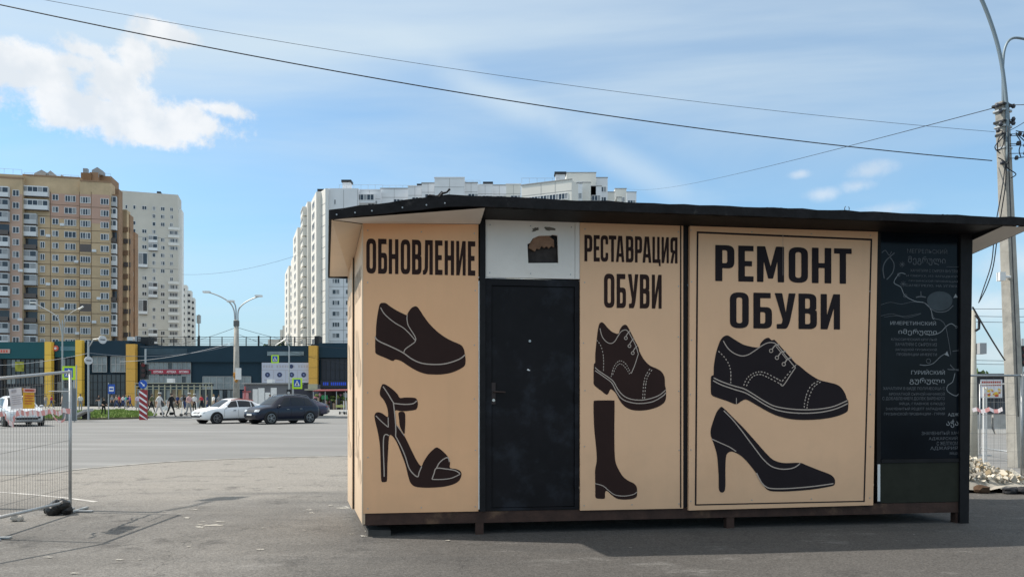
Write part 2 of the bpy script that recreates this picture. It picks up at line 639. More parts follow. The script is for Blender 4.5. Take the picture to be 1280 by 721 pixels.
g = MB()
g.quad((-3000, -400, -0.012), (3000, -400, -0.012), (3000, 4000, -0.012), (-3000, 4000, -0.012))
struct(g.build('ground', M_earth))
g = MB()
g.quad((-260, 5, -0.004), (260, 5, -0.004), (260, 60, -0.004), (-260, 60, -0.004))
struct(g.build('road', M_road))
edge = [(-40, 13.2), (-16, 14.0), (-9.9, 14.3), (-9.0, 15.66), (-7.9, 17.4), (-6.0, 18.5), (-4.2, 19.0), (0, 19.5), (5, 19.2), (8.5, 17.2), (9.6, 15.0),
        (10.9, 13.4), (14, 12.6), (40, 12)]
edge = crom(edge, 4, closed=False)
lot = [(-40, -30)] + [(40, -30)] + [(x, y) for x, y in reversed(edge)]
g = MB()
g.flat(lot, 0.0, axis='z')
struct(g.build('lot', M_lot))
g = MB()
for (p0, p1) in ((( -20, 613.5), (40, 618)), ((40, 618), (86, 622.5)), ((86, 622.5), (120, 627))):
    q0, q1 = G(*p0), G(*p1)
    dd = (q1 - q0).normalized()
    nn = Vector((-dd.y, dd.x, 0)) * .035
    g.quad(*[(v.x, v.y, 0.004) for v in (q0 - nn, q1 - nn, q1 + nn, q0 + nn)])
struct(g.build('painted_line', mat('worn_line', (.45, .43, .40), .9, var=.4, vscale=5)))
# worn flush kerb along the edge of the lot
g = MB()
for (a, b) in zip(edge[:-1], edge[1:]):
    a, b = Vector(a), Vector(b)
    nrm = Vector((-(b - a).y, (b - a).x)).normalized() * 0.07
    p = [a - nrm, b - nrm, b + nrm, a + nrm]
    g.hexa([(q.x, q.y, -0.05) for q in p], [(q.x, q.y, 0.012) for q in p])
struct(g.build('kerb', mat('worn_kerb', (0.33, 0.31, 0.28), 0.9, var=0.35, vscale=3)))

# far pavement with kerb, and the grass island in front of it
FY = 54.5
g = MB()
g.box(-260, 260, FY, 118.9, -0.01, 0.12)
struct(g.build('pavement', M_pave))
x = -90
k0 = MB().box(0, 2.96, FY - 0.22, FY - 0.003, -0.01, 0.16).mesh('kerb_block', M_kerb)
kerbs = thing('pavement_kerb', 'long grey kerb of stone blocks along the far side of the road', 'kerb', (0, 0, 0))
i = 0
while x < 30:
    inst('kerb_block', k0, kerbs, (x, 0, 0))
    x += 3.0
# ------------------------------------------------------------------ kiosk
KA = Vector((-1.61, 7.95))
KTH = math.atan(0.13)
KP = Plane(KA, KTH)
uz = KP.uz
kiosk = thing('shoe_repair_kiosk', 'long tan and black kiosk with shoe drawings and big repair lettering, raised on short feet', 'kiosk',
              (KA.x, KA.y, 0), KTH)
M_tan = mat('tan_banner', (0.90, 0.50, 0.265), 0.62, dirt=.20, var=0.045, vscale=1.6, bump=0.12, bscale=5, stretch=(1, 1, 0.6), col2=(0.86, 0.465, 0.24), c2scale=0.9, c2lo=0.5, c2hi=0.8)
M_tan3 = mat('tan_board', (0.88, 0.53, 0.31), 0.6, dirt=.20, var=0.04, vscale=1.3, bump=0.1, bscale=5, col2=(0.83, 0.49, 0.28), c2scale=0.8, c2lo=0.5, c2hi=0.8)
M_tanside = mat('tan_side_banner', (0.78, 0.58, 0.40), 0.42, dirt=.3, var=0.05, vscale=1.2, bump=0.25, bscale=4)
M_ink = mat('brown_print', (0.036, 0.018, 0.015), 0.7, spec=0.15, var=0.12, vscale=2)
M_ink2 = mat('dark_print', (0.021, 0.015, 0.017), 0.7, spec=0.15, var=0.12, vscale=2)
M_line = mat('print_line', (0.50, 0.40, 0.33), 0.6)
M_rust = mat('rusty_beam', (0.055, 0.028, 0.020), 0.8, var=0.35, vscale=6, col2=(0.13, 0.075, 0.045), c2scale=2.2, c2lo=0.56, c2hi=0.72, bump=0.5, bscale=40)
M_soffit = mat('soffit_white', (0.86, 0.79, 0.71), 0.65, var=0.08, vscale=2.0, bump=0.1)
M_trans = mat('transom_white', (0.90, 0.82, 0.74), 0.55, var=0.07, vscale=1.5, col2=(0.84, 0.75, 0.66), c2scale=1.4)
M_roof = mat('bitumen_roof', (0.015, 0.014, 0.015), 0.75, spec=0.2, var=0.4, vscale=6, col2=(0.05, 0.046, 0.044), c2scale=7, c2lo=0.6, c2hi=0.75, bump=1.0, bscale=18)
M_door = mat('door_black', (0.0095, 0.0085, 0.010), 0.55, spec=0.18, var=0.25, vscale=3, bump=0.25, bscale=7, col2=(0.02, 0.021, 0.026), c2scale=2)
M_post = mat('post_black', (0.013, 0.012, 0.013), 0.6, spec=0.2, var=0.3, vscale=5, bump=0.3, bscale=20)

U = KP.u
uE = U(1214)                     # right end of the building
BZ = 0.257
zt = lambda px: uz(px, 275 + (px - 606) * 19 / 607.)[1]
ZT = 3.46

# floor frame and feet
b = MB()
b.box(0.012, uE - 0.09, 0.012, 0.09, 0.128, BZ - 0.004)
b.build('floor_beam', M_rust, kiosk)
b = MB()
b.hexa([(0.05, 0.1, 0.15), (uE - .1, 0.1, 0.15), (uE - .1, 1.88, 0.15), (-0.22, 1.88, 0.15)],
       [(0.05, 0.1, 0.25), (uE - .1, 0.1, 0.25), (uE - .1, 1.88, 0.25), (-0.22, 1.88, 0.25)])
b.build('floor', M_dkmetal, kiosk)
foot = MB().box(-0.045, 0.045, 0.0, 0.09, 0.0, 0.127).mesh('foot', M_rust)
for px, v in ((599.5, 0.014), (914, 0.02), (1201, 0.02)):
    inst('foot', foot, kiosk, (U(px), v, 0))
for u_, v in ((0.02, 1.7), (1.6, 1.7), (3.3, 1.7), (5.2, 1.7), (6.9, 1.7), (0.12, 0.35), (0.0, 1.0)):
    inst('foot', foot, kiosk, (u_, v, 0))
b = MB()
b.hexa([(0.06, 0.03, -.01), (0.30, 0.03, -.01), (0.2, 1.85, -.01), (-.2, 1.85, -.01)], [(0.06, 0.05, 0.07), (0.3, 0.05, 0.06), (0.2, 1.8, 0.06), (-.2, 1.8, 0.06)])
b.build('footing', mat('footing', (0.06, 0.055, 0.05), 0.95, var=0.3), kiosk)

# structural shell behind the panels (dark)
b = MB()
b.hexa([(-.25, 1.86, .26), (uE - .1, 2.3, .26), (uE - .1, 2.37, .26), (-.27, 1.93, .26)], [(-.25, 1.86, 3.08), (uE - .1, 2.3, 3.02), (uE - .1, 2.37, 3.02), (-.27, 1.93, 3.08)])
b.hexa([(uE - .1, .16, .26), (uE - .05, .16, .26), (uE - .05, 2.37, .26), (uE - .1, 2.37, .26)], [(uE - .1, .16, 3.36), (uE - .05, .16, 3.36), (uE - .05, 2.37, 3.04), (uE - .1, 2.37, 3.04)])
b.build('back_wall', M_post, kiosk)


def panel(name, pxa, pxb, z0, z1a, z1b, v0, v1, m, label=None, u0=None):
    ua = U(pxa) if u0 is None else u0
    ub = U(pxb)
    mb = MB()
    mb.prism([(ua, z0), (ub, z0), (ub, z1b), (ua, z1a)], v0, v1, 'y')
    return mb.build(name, m, kiosk, label=label)


uL0, uL1 = 0.0, U(598)
pL = panel('front_panel', 453, 598, BZ, 3.372, 3.40, 0.0, 0.04, M_tan, 'tan front panel with slip-on shoe and sandal', u0=0.0)
b = MB()
b.tube([(uL1 + 0.006, -0.004, 0.28), (uL1 + 0.008, -0.004, 2.0), (uL1 + 0.006, -0.004, 2.78)], 0.008, 6)
b.build('sealant_strip', M_white, kiosk)
b = MB()
b.box(uL1 + 0.014, U(606.5), -0.02, 0.06, BZ, 3.455)
b.build('door_post', M_post, kiosk)
# transom with a ragged vent hole
tL, tR = U(607), U(718.5)
zb = uz(660, 347.5)[1]
hole_px = [(659.3, 305), (662.5, 303.5), (666, 298), (673, 294.8), (684, 294.3), (688.5, 294.3), (690.8, 293.2), (697, 294.2), (698, 328.6), (660.3, 328.8)]
hole = [uz(*p) for p in hole_px]
b = MB()
b.prism([(tL, zb), (tR, zb), (tR, 3.455), (tL, 3.455)], 0.0, 0.03, 'y', holes=[hole])
b.build('transom_panel', M_trans, kiosk)
b = MB()
a0, a1 = uz(655, 332), uz(703, 288)
b.box(a0[0], a1[0], 0.075, 0.09, a0[1], a1[1])
b.build('vent_backing', mat('vent_backing', (0.05, 0.04, 0.036), 0.85, var=0.5, vscale=9), kiosk)
foam = [(661, 309), (663.5, 302), (668, 297), (674, 293.8), (686, 293.8), (693, 299), (693.5, 308), (690, 306.5), (687, 309.5), (684, 306.8), (681, 309), (678, 306.5), (675, 310.5), (671.5, 309.5), (669.5, 313.5), (665, 311)]
b = MB()
b.prism([uz(*p) for p in foam], 0.035, 0.065, 'y')
b.build('foam_edge', mat('old_foam', (0.30, 0.165, 0.10), 0.9, var=0.2, vscale=14, bump=0.8, bscale=30), kiosk)
M_soot = mat('soot_smudge', (0.17, 0.15, 0.125), 0.9, var=0.5, vscale=18)
for c, w, h, s in (((669, 287), 5, 2.6, 1), ((686.5, 286), 7, 2.6, 2)):
    rr = random.Random(s)
    pts = []
    for k in range(16):
        a = k / 16 * math.tau
        q = rr.uniform(0.6, 1.15)
        pts.append(uz(c[0] + math.cos(a) * w * q, c[1] + math.sin(a) * h * q - (math.cos(a) * 1.5 if s == 1 else -math.cos(a) * 1)))
    b = MB()
    b.flat(pts, -0.003)
    b.build('soot_smudge', M_soot, kiosk)
b = MB()
b.box(tR + 0.004, U(724.5), -0.004, 0.03, zb, 3.455)
b.build('corner_trim', M_trans, kiosk)
# door
dL, dR = U(606.8), U(724)
zd = uz(660, 351)[1]
b = MB()
b.prism([(dL, BZ), (dR, BZ), (dR, zd + .02), (dL, zd + .02)], 0.005, 0.06, 'y',
        holes=[[(dL + 0.07, BZ + .03), (dR - 0.05, BZ + .03), (dR - 0.05, zd - 0.055), (dL + 0.07, zd - 0.055)]])
b.build('door_frame', M_door, kiosk)
door = MB().box(dL + 0.075, dR - 0.055, 0.022, 0.055, BZ + .035, zd - 0.06).build('door', M_door, kiosk)
h0 = uz(617, 478)
h1 = uz(617, 505)
b = MB()
b.box(h0[0] - 0.022, h0[0] + 0.022, 0.006, 0.024, h1[1], h0[1])
uh, zh = uz(617, 489.5)
b.tube([(uh, 0.01, zh), (uh, -0.035, zh), (uh + 0.03, -0.045, zh), (uh + 0.125, -0.045, zh - 0.004)], 0.0095, 8)
b.build('door_handle', mat('handle_bronze', (0.055, 0.04, 0.038), 0.35, metal=0.7), door)
uk, zk = uz(617, 500)
b = MB()
b.disc((uk, 0.003, zk), 0.016, 'y', 14, 0.01)
b.build('lock_cylinder', mat('lock_steel', (0.65, 0.63, 0.6), 0.25, metal=0.9), door)
up_, zp = uz(662.5, 426)
b = MB()
b.disc((up_, 0.016, zp), 0.014, 'y', 14, 0.014)
b.build('peephole', M_galv, door)
up_, zp = uz(661, 462)
b = MB()
b.flat(crom([(up_ - .018, zp), (up_ - .004, zp + .012), (up_ + .006, zp + .003), (up_ + .02, zp - .006), (up_ + .002, zp - .01)], 4), 0.0195)
b.build('paint_chip', M_white, door)
b = MB()
for k in range(3):
    zz = (0.5, 1.45, 2.35)[k]
    b.tube([(dR - 0.045, -0.004, zz), (dR - 0.045, -0.004, zz + 0.11)], 0.012, 8)
b.build('hinge', M_door, door)

# second tan panel
p2L, p2R = U(724.5), U(853.5)
b = MB()
b.prism([(p2L + .003, BZ - .012), (p2R, BZ - .012), (p2R, 3.452), (p2L + .003, 3.452)], -0.012, 0.028, 'y')
p2 = b.build('front_panel', M_tan3, kiosk, label='tan front panel with laced shoe and tall boot')
b = MB()
ub = U(850.3)
b.box(ub - 0.007, ub + 0.007, -0.017, -0.012, BZ, 3.45)
b.build('border_line', M_ink2, p2)
b = MB()
b.box(p2R + 0.004, U(860) - 0.003, 0.008, 0.05, BZ, 3.455)
b.build('panel_gap_post', M_post, kiosk)
# third panel: the big repair sign
z0 = uz(860, 636.5)[1]
poly3 = [uz(859.5, 637), uz(1089.5, 630.5), uz(1095.3, 290.5), uz(861.5, 283.2)]
b = MB()
b.prism(poly3, -0.03, 0.03, 'y')
p3 = b.build('sign_board', M_tan3, kiosk, label='tan framed board with the words for shoe repair')
bo = [uz(867.2, 630.8), uz(1078.9, 626.2), uz(1088.2, 299.2), uz(869.6, 290)]
bi = [uz(869.2, 629.2), uz(1077.2, 624.8), uz(1086.2, 301.4), uz(871.7, 292.4)]
b = MB()
b.flat(bo, -0.033, holes=[bi])
b.build('border_line', M_ink2, p3)
us = U(978.5, -0.03)
b = MB()
b.box(us - .0015, us + .0015, -0.0345, -0.0333, uz(978, 345)[1], 3.39)
b.build('board_seam', M_line, p3)
b = MB()
b.box(U(1096.3), U(1101), 0.0, 0.06, BZ, 3.452)
b.build('window_post', M_post, kiosk)

# screw heads round the panels
sc_me = MB().disc((0, 0, 0), 0.0065, 'y', 8, 0.006).mesh('screw', M_galv)
rs_ = random.Random(15)
for (ua, ub_, za, zb__, v_, par) in ((0.05, uL1 - .04, .31, 3.3, -.003, pL), (p2L + .05, U(848), .30, 3.38, -.015, p2), (U(863.5, -.03), U(1087, -.03), .33, 3.40, -.034, p3), (tL + .04, tR - .04, zb + .05, 3.40, -.003, kiosk)):
    nz_ = 6 if zb__ - za > 1 else 2
    for k in range(nz_):
        zz = za + (zb__ - za) * k / (nz_ - 1)
        for uu in (ua, ub_):
            inst('screw', sc_me, par, (uu + rs_.uniform(-.01, .01), v_, zz + rs_.uniform(-.05, .05) * (0 < k < nz_ - 1)))
    nx_ = max(2, int((ub_ - ua) / .55))
    for k in range(1, nx_):
        for zz in (za, zb__):
            inst('screw', sc_me, par, (ua + (ub_ - ua) * k / nx_, v_, zz))

# glass chalk menu
M_board = mat('menu_glass', (0.006, 0.009, 0.013), 0.12, spec=0.12, var=0.3, vscale=1.2)
gl, gr = U(1101.5), U(1199)
zg1, zg0 = uz(1150, 291)[1], uz(1150, 573)[1]
b = MB()
b.box(gl, gr, 0.012, 0.03, zg0, zg1)
glass = b.build('menu_window', M_board, kiosk)
b = MB()
b.box(gl - .003, gr + 0.02, 0.02, 0.07, zg1 + .002, 3.452)
b.build('window_frame', M_post, kiosk)
b = MB()
b.box(gl, gr, -0.006, 0.05, zg0 - 0.045, zg0 - 0.002)
b.build('window_frame', M_post, kiosk)
b = MB()
b.box(gl, gr, 0.006, 0.04, BZ + .002, zg0 - 0.048)
b.build('lower_panel', mat('olive_panel', (0.030, 0.031, 0.023), 0.6, spec=.1, var=0.15, vscale=5), kiosk)
b = MB()
b.box(U(1096.6), U(1099.8), -0.008, -0.001, uz(1098, 626)[1], uz(1098, 580)[1])
b.build('white_strip', M_white, kiosk)
b = MB()
b.hexa([(U(1198.6), -0.02, 0.0), (U(1209.5), -0.02, 0.0), (U(1209.5), 0.14, 0.0), (U(1198.6), 0.14, 0.0)],
       [(U(1199.5), -0.02, 3.452), (U(1214.3), -0.02, 3.452), (U(1214.3), 0.14, 3.452), (U(1199.5), 0.14, 3.452)])
b.build('corner_post', M_post, kiosk)
# black band under the roof
b = MB()
b.box(U(606.8), U(1214), 0.05, 0.13, 3.2, 3.456)
b.build('header_beam', M_post, kiosk)

# left wall: two overlapping banners
fu, fv = -0.296, 1.914
wl = math.hypot(fu, fv)
wd = Vector((fu, fv)).normalized()
wn = Vector((-wd.y, wd.x))       # outward (left)
if wn.x > 0: wn = -wn


def wallpt(s, z, off=0.0):
    p = wd * s + wn * off
    return (p.x, p.y, z)


def wtop(s):
    return 3.365 - 0.262 * s / wl * 0.99


def wall_slab(name, s0, s1, zz, off, th, m, label=None):
    mb = MB()
    bot = [wallpt(s0, zz, off), wallpt(s0, zz, off - th), wallpt(s1, zz, off - th), wallpt(s1, zz, off)]
    top = [wallpt(s0, wtop(s0), off), wallpt(s0, wtop(s0), off - th), wallpt(s1, wtop(s1), off - th), wallpt(s1, wtop(s1), off)]
    mb.hexa(bot, top)
    return mb.build(name, m, kiosk, label=label)


wall_slab('side_panel', 0.006, 1.12, 0.14, 0.0, 0.03, M_tanside, 'near sunlit tan side panel')
wall_slab('side_panel', 1.13, wl, 0.14, 0.03, 0.03, M_tanside, 'far sunlit tan side panel')
b = MB()
b.tube([wallpt(1.125, 0.15, 0.012), wallpt(1.125, wtop(1.125) - .01, 0.012)], 0.007, 6)
b.build('panel_seam', M_post, kiosk)
b = MB()
b.box(-0.004, 0.01, -0.004, 0.02, 0.14, 3.36)
b.build('corner_strip', M_tanside, kiosk)

# roof
VF = -0.52
lx = -0.289
uB = U(560, VF)                   # where the roof line bends
uR = KP.uz(1296, 275, VF)[0]
zb_l, zb_m, zb_r = 3.285, 3.47, 3.455
zt_l, zt_m, zt_r = 3.375, 3.562, 3.535
back = 1.97
backR = 2.5
zB = 3.105
eb = -0.585
zbk = zB + 0.06
b = MB()
tops = [(lx, VF, zt_l), (uB, VF, zt_m), (uR, VF, zt_r), (uR, backR, 3.13), (uB, back + .07, 3.17), (eb, back, zbk)]
# top skin
lm = lx + (eb - lx) * .21
b.add([(lx, VF, zt_l), (0.06, VF, zt_l + .05), (uB, VF, zt_m), (uR, VF, zt_r), (lm, 0, 3.345), (0.06, 0, 3.45), (uB, 0, 3.55), (uR, 0, 3.50),
       (eb, back, zbk), (0.06, back + .05, 3.18), (uB, back + .07, 3.17), (uR, backR, 3.13)], [(j * 4 + i, j * 4 + i + 1, j * 4 + i + 5, j * 4 + i + 4) for j in range(2) for i in range(3)])
# front fascia in irregular short runs
rr = random.Random(4)
fx = [lx + (uB - lx) * i / 8 for i in range(9)] + [uB + (uR - uB) * i / 40 for i in range(1, 41)]
tp, bt = [], []
for i, x_ in enumerate(fx):
    if x_ <= uB:
        k = (x_ - lx) / (uB - lx)
        zt_, zb_ = zt_l + (zt_m - zt_l) * k, zb_l + (3.455 - zb_l) * k * 0.96
    else:
        k = (x_ - uB) / (uR - uB)
        zt_, zb_ = zt_m + (zt_r - zt_m) * k, 3.462 + (3.452 - 3.462) * k
    j = rr.uniform(-0.007, 0.007)
    tp.append((x_, VF - 0.012 + rr.uniform(-.004, .004), zt_ + j + 0.004))
    bt.append((x_, VF - 0.008, zb_ + rr.uniform(-0.005, 0.002)))
n_ = len(fx)
fb = MB()
fb.add([*tp, *bt, *[(p[0], VF + 0.03, p[2]) for p in tp], *[(p[0], VF + 0.03, p[2]) for p in bt]],
       [q for i in range(n_ - 1) for q in ((i + n_, i + 1 + n_, i + 1, i), (i, i + 1, i + 1 + 2 * n_, i + 2 * n_), (i + 3 * n_, i + 1 + 3 * n_, i + 1 + n_, i + n_))])
roof = b.build('roof', M_roof, kiosk)
fb.build('fascia', M_roof, roof)
# left, right and back edges
b = MB()
b.hexa([(lx - .004, VF, zb_l), (lx + .02, VF, zb_l), (eb + .02, back, zB), (eb - .004, back, zB)],
       [(lx - .004, VF, zt_l), (lx + .02, VF, zt_l), (eb + .02, back, zbk), (eb - .004, back, zbk)])
b.hexa([(uR - .02, VF, zb_r), (uR + .004, VF, zb_r), (uR + .004, backR, 3.05), (uR - .02, backR, 3.05)],
       [(uR - .02, VF, zt_r), (uR + .004, VF, zt_r), (uR + .004, backR, 3.13), (uR - .02, backR, 3.13)])
b.hexa([(eb, back, zB - .012), (uR, backR, 3.03), (uR, backR + .02, 3.03), (eb, back + .02, zB - .012)],
       [(eb, back, zbk), (uR, backR, 3.13), (uR, backR + .02, 3.13), (eb, back + .02, zbk)])
b.build('eave_edge', M_roof, roof)
# soffits
P1 = (lx + .02, VF + .028, zb_l + .004)
P2 = (U(606.5, VF), VF + .028, 3.456)
P3 = (U(600), 0.0, 3.405)
P4 = (0.0, 0.0, 3.372)
P5 = (fu, fv, wtop(wl) + .004)
P6 = (eb + .02, back, zB + .003)
b = MB()
b.add([P1, P2, P3, P4], [(0, 1, 2, 3)])
b.build('soffit', M_soffit, roof, label='white front soffit at the left corner')
b = MB()
b.add([P1, P4, P5, P6], [(0, 1, 2, 3)])
b.build('soffit', mat('soffit_cream', (0.84, 0.68, 0.52), 0.6, var=0.05, vscale=1.5), roof, label='cream side soffit over the left wall')
b = MB()
b.add([P2, (uE - .004, VF + .028, 3.448), (uE - .004, 0.055, 3.457), (U(600), 0.055, 3.457)], [(0, 1, 2, 3)])
b.build('soffit', M_post, roof, label='black front soffit')
b = MB()
b.add([(uE - .003, VF + .03, 3.446), (uR - .02, VF + .03, 3.446), (uR - .02, backR, 3.048), (uE - .003, backR, 3.048)], [(0, 1, 2, 3)])
b.build('soffit', M_soffit, roof, label='white soffit of the right overhang')
b = MB()
b.tube([(0.0, -0.003, 3.366), (-0.10, -0.2, 3.335), (lx + .03, VF + .05, 3.29)], 0.004, 5)
b.build('soffit_joint', M_post, roof)
# screws along the left fascia
sm = MB().disc((0, 0, 0), 0.008, 'y', 8, 0.008).mesh('screw', M_galv)
for px in (421, 444, 465, 503, 533, 556):
    k = (px - 413) / (560 - 413.)
    inst('screw', sm, roof, (U(px, VF), VF - 0.018, 3.325 + 0.165 * k - 0.005))
# lifted scrap of roofing felt with a twist of wire, and a wire loop further along
u0, z0 = uz(553, 247, VF)
b = MB()
for k in range(9):
    x0 = u0 - 0.12 + k * 0.034
    b.blob((x0, VF + 0.02 + 0.02 * (k % 2), z0 + 0.012 + 0.010 * math.sin(k * 1.7)), 0.03, 30 + k, jit=0.4, sq=(1.3, 0.9, 0.5))
b.tube([(u0 - .03, VF, z0), (u0 + .0, VF - .01, z0 + .04), (u0 + .045, VF, z0 + .055), (u0 + .075, VF, z0 + .09)], [0.02, 0.012, 0.009, 0.012], 6)
b.tube([(u0 - .06, VF, z0), (u0 - .01, VF, z0 + .06), (u0 + .03, VF, z0 + .04)], 0.006, 6)
b.build('torn_felt', M_roof, roof)
ul, zl = uz(1060, 262, VF)
b = MB()
b.tube([(ul + 0.028 * math.sin(a), VF + .02, zl + 0.014 - 0.03 * math.cos(a)) for a in [i * 0.5 - 2.6 for i in range(11)]], 0.004, 5)
b.build('wire_loop', M_dkmetal, roof)
for px, s in ((600, 1), (760, 2), (960, 3), (1180, 4)):
    ul, zl = uz(px, 250, VF)
    k = (ul - uB) / (uR - uB)
    mb = MB()
    for q in range(4):
        mb.blob((ul + q * 0.05, VF + .015, zt_m + (zt_r - zt_m) * k + 0.004), 0.022, s * 10 + q, jit=0.35, sq=(1.8, 0.8, 0.4))
    mb.build('felt_ripple', M_roof, roof)

# ---- lettering
S, B = 0.345, 0.15


def rr_(x0, y0, x1, y1, rh, rv):
    return [(x0, y0, rh, rv), (x1, y0, rh, rv), (x1, y1, rh, rv), (x0, y1, rh, rv)]


GL = {
    'О': [rr_(0, 0, 1, 1, .46, .2), rr_(S, B - .01, 1 - S, 1 - B + .01, .15, .07)],
    'Н': [[(0, 0), (S, 0), (S, .43), (1 - S, .43), (1 - S, 0), (1, 0), (1, 1), (1 - S, 1), (1 - S, .57), (S, .57), (S, 1), (0, 1)]],
    'Е': [[(0, 0), (1, 0), (1, B), (.43, B), (.43, .43), (.9, .43), (.9, .575), (.43, .575), (.43, 1 - B), (1, 1 - B), (1, 1), (0, 1)]],
    'Б': [[(0, 0), (1, 0, .4, .17), (1, .6, .4, .17), (.37, .6), (.37, 1 - B), (.93, 1 - B), (.93, 1), (0, 1)],
          [(.37, .14), (.64, .14, .14, .07), (.64, .46, .14, .07), (.37, .46)]],
    'В': [[(0, 0), (1, 0, .42, .18), (1, .53, .1, .1), (.88, .53), (.97, .56), (.97, 1, .42, .16), (0, 1)],
          [(.36, .14), (.64, .14, .14, .07), (.64, .44, .14, .07), (.36, .44)], [(.36, .58), (.62, .58, .14, .07), (.62, .86, .14, .07), (.36, .86)]],
    'Л': [[(0, 0), (.3, 0, .2, .1), (.52, .14, .1, .12), (.54, .86), (.66, .86), (.66, 0), (1, 0), (1, 1), (.22, 1), (.18, .2), (.12, .13), (0, .13)]],
    'И': [[(0, 0), (.35, 0), (.68, .60), (.68, 0), (1, 0), (1, 1), (.65, 1), (.32, .40), (.32, 1), (0, 1)]],
    'Р': [[(0, 0), (.37, 0), (.37, .36), (1, .36, .42, .18), (1, 1, .42, .18), (0, 1)],
          [(.37, .5), (.63, .5, .14, .07), (.63, .86, .14, .07), (.37, .86)]],
    'С': [[(1, .66), (1, 1, .46, .2), (0, 1, .46, .2), (0, 0, .46, .2), (1, 0, .46, .2), (1, .34), (1 - S, .34), (1 - S, B, .15, .07), (S, B, .15, .07),
           (S, 1 - B, .15, .07), (1 - S, 1 - B, .15, .07), (1 - S, .66)]],
    'Т': [[(.32, 0), (.68, 0), (.68, .85), (1, .85), (1, 1), (0, 1), (0, .85), (.32, .85)]],
    'А': [[(0, 0), (.3, 0), (.35, .2), (.65, .2), (.70, 0), (1, 0), (.74, 1), (.26, 1)], [(.39, .33), (.61, .33), (.5, .84)]],
    'Ц': [[(0, 0), (.76, 0), (.78, -.12), (1, -.12), (1, .14), (.88, .14), (.88, 1), (.58, 1), (.58, .14), (.3, .14), (.3, 1), (0, 1)]],
    'Я': [[(1, 0), (1, 1), (0, 1, .42, .18), (0, .42, .1, .12), (.26, .40), (0, 0), (.36, 0), (.56, .37), (.64, .37), (.64, 0)],
          [(.37, .5, .14, .07), (.64, .5), (.64, .86), (.37, .86, .14, .07)]],
    'У': [[(0, 1), (.36, 1), (.53, .46), (.67, 1), (1, 1), (.72, .18, .1, .08), (.58, 0, .1, .08), (.1, 0), (.1, .13), (.34, .14, .06, .05), (.38, .26)]],
    'М': [[(0, 0), (.235, 0), (.25, .58), (.41, .1), (.59, .1), (.75, .58), (.765, 0), (1, 0), (1, 1), (.70, 1), (.5, .44), (.30, 1), (0, 1)]],
}


def rounded(loop, dh=.03, dv=.016):
    out = []
    n = len(loop)
    for i, p in enumerate(loop):
        c = Vector(p[:2])
        rh, rv = (p[2], p[3]) if len(p) > 2 else (dh, dv)
        pr, nx = Vector(loop[i - 1][:2]), Vector(loop[(i + 1) % n][:2])

        def cut(q):
            d = q - c
            L = d.length
            w = abs(d.x) / (abs(d.x) + abs(d.y) + 1e-9)
            r = rh * w + rv * (1 - w)
            return c + d * min(r / L, 0.49)
        a, e = cut(pr), cut(nx)
        k = 6 if len(p) > 2 else 2
        for s in range(k + 1):
            t = s / k
            q = a * (1 - t) ** 2 + c * 2 * t * (1 - t) + e * t * t
            out.append((q.x, q.y))
    return out


def word(letters, ya, yb, slope, pxref, v, m, parent, label=None):
    """letters: (char, px0, px1); ya/yb top and base line of the photo at pxref"""
    z1 = uz(pxref, ya, v)[1]
    z0 = uz(pxref, yb, v)[1]
    mb = MB()
    for ch, a, c in letters:
        u0, u1 = U(a, v), U(c, v)
        loops = []
        for lp in GL[ch]:
            loops.append([(u0 + x * (u1 - u0), z0 + y * (z1 - z0)) for x, y in rounded(lp)])
        mb.flat(loops[0], v, holes=loops[1:])
    return mb.build('lettering', m, parent, label=label)


word([('О', 457.9, 470.1), ('Б', 472.7, 483.9), ('Н', 485.9, 498), ('О', 500.9, 512.8), ('В', 515, 526.9), ('Л', 528.6, 541), ('Е', 543.8, 553.1),
      ('Н', 555.8, 567.6), ('И', 570.3, 582.1), ('Е', 584.9, 594.1)], 298.2, 341.8, 0, 464, -0.003, M_ink, pL, 'dark brown word in tall capitals')
word([('Р', 730.5, 740.4), ('Е', 742.1, 749.7), ('С', 750.8, 760.2), ('Т', 761, 770.4), ('А', 770, 780.4), ('В', 782.4, 792), ('Р', 793.7, 802.6),
      ('А', 803.2, 814.2), ('Ц', 815.6, 825.8), ('И', 827, 836.1), ('Я', 838, 846.9)], 293.6, 326.6, 0, 735, -0.015, M_ink, p2)
word([('О', 755, 768.1), ('Б', 770.8, 782.5), ('У', 784.9, 798), ('В', 799.8, 812), ('И', 814.8, 827.1)], 341.9, 384.6, 0, 757, -0.015, M_ink, p2)
word([('Р', 894.1, 918), ('Е', 922.9, 942), ('М', 946.3, 980.2), ('О', 985.9, 1010), ('Н', 1014.9, 1039.2), ('Т', 1042.6, 1064.6)], 306.2, 351.2, 0, 897, -0.034, M_ink2, p3)
word([('О', 912.4, 936), ('Б', 941.8, 965), ('У', 968.3, 994.6), ('В', 998.2, 1021.2), ('И', 1025.9, 1050.1)], 365.2, 410, 0, 918, -0.034, M_ink2, p3)


# ---- shoe drawings: outlines and light lines
def art(scale, ox, oy, v, to=None):
    f = to or (lambda p: uz(ox + p[0] / scale, oy + p[1] / scale, v))
    return f


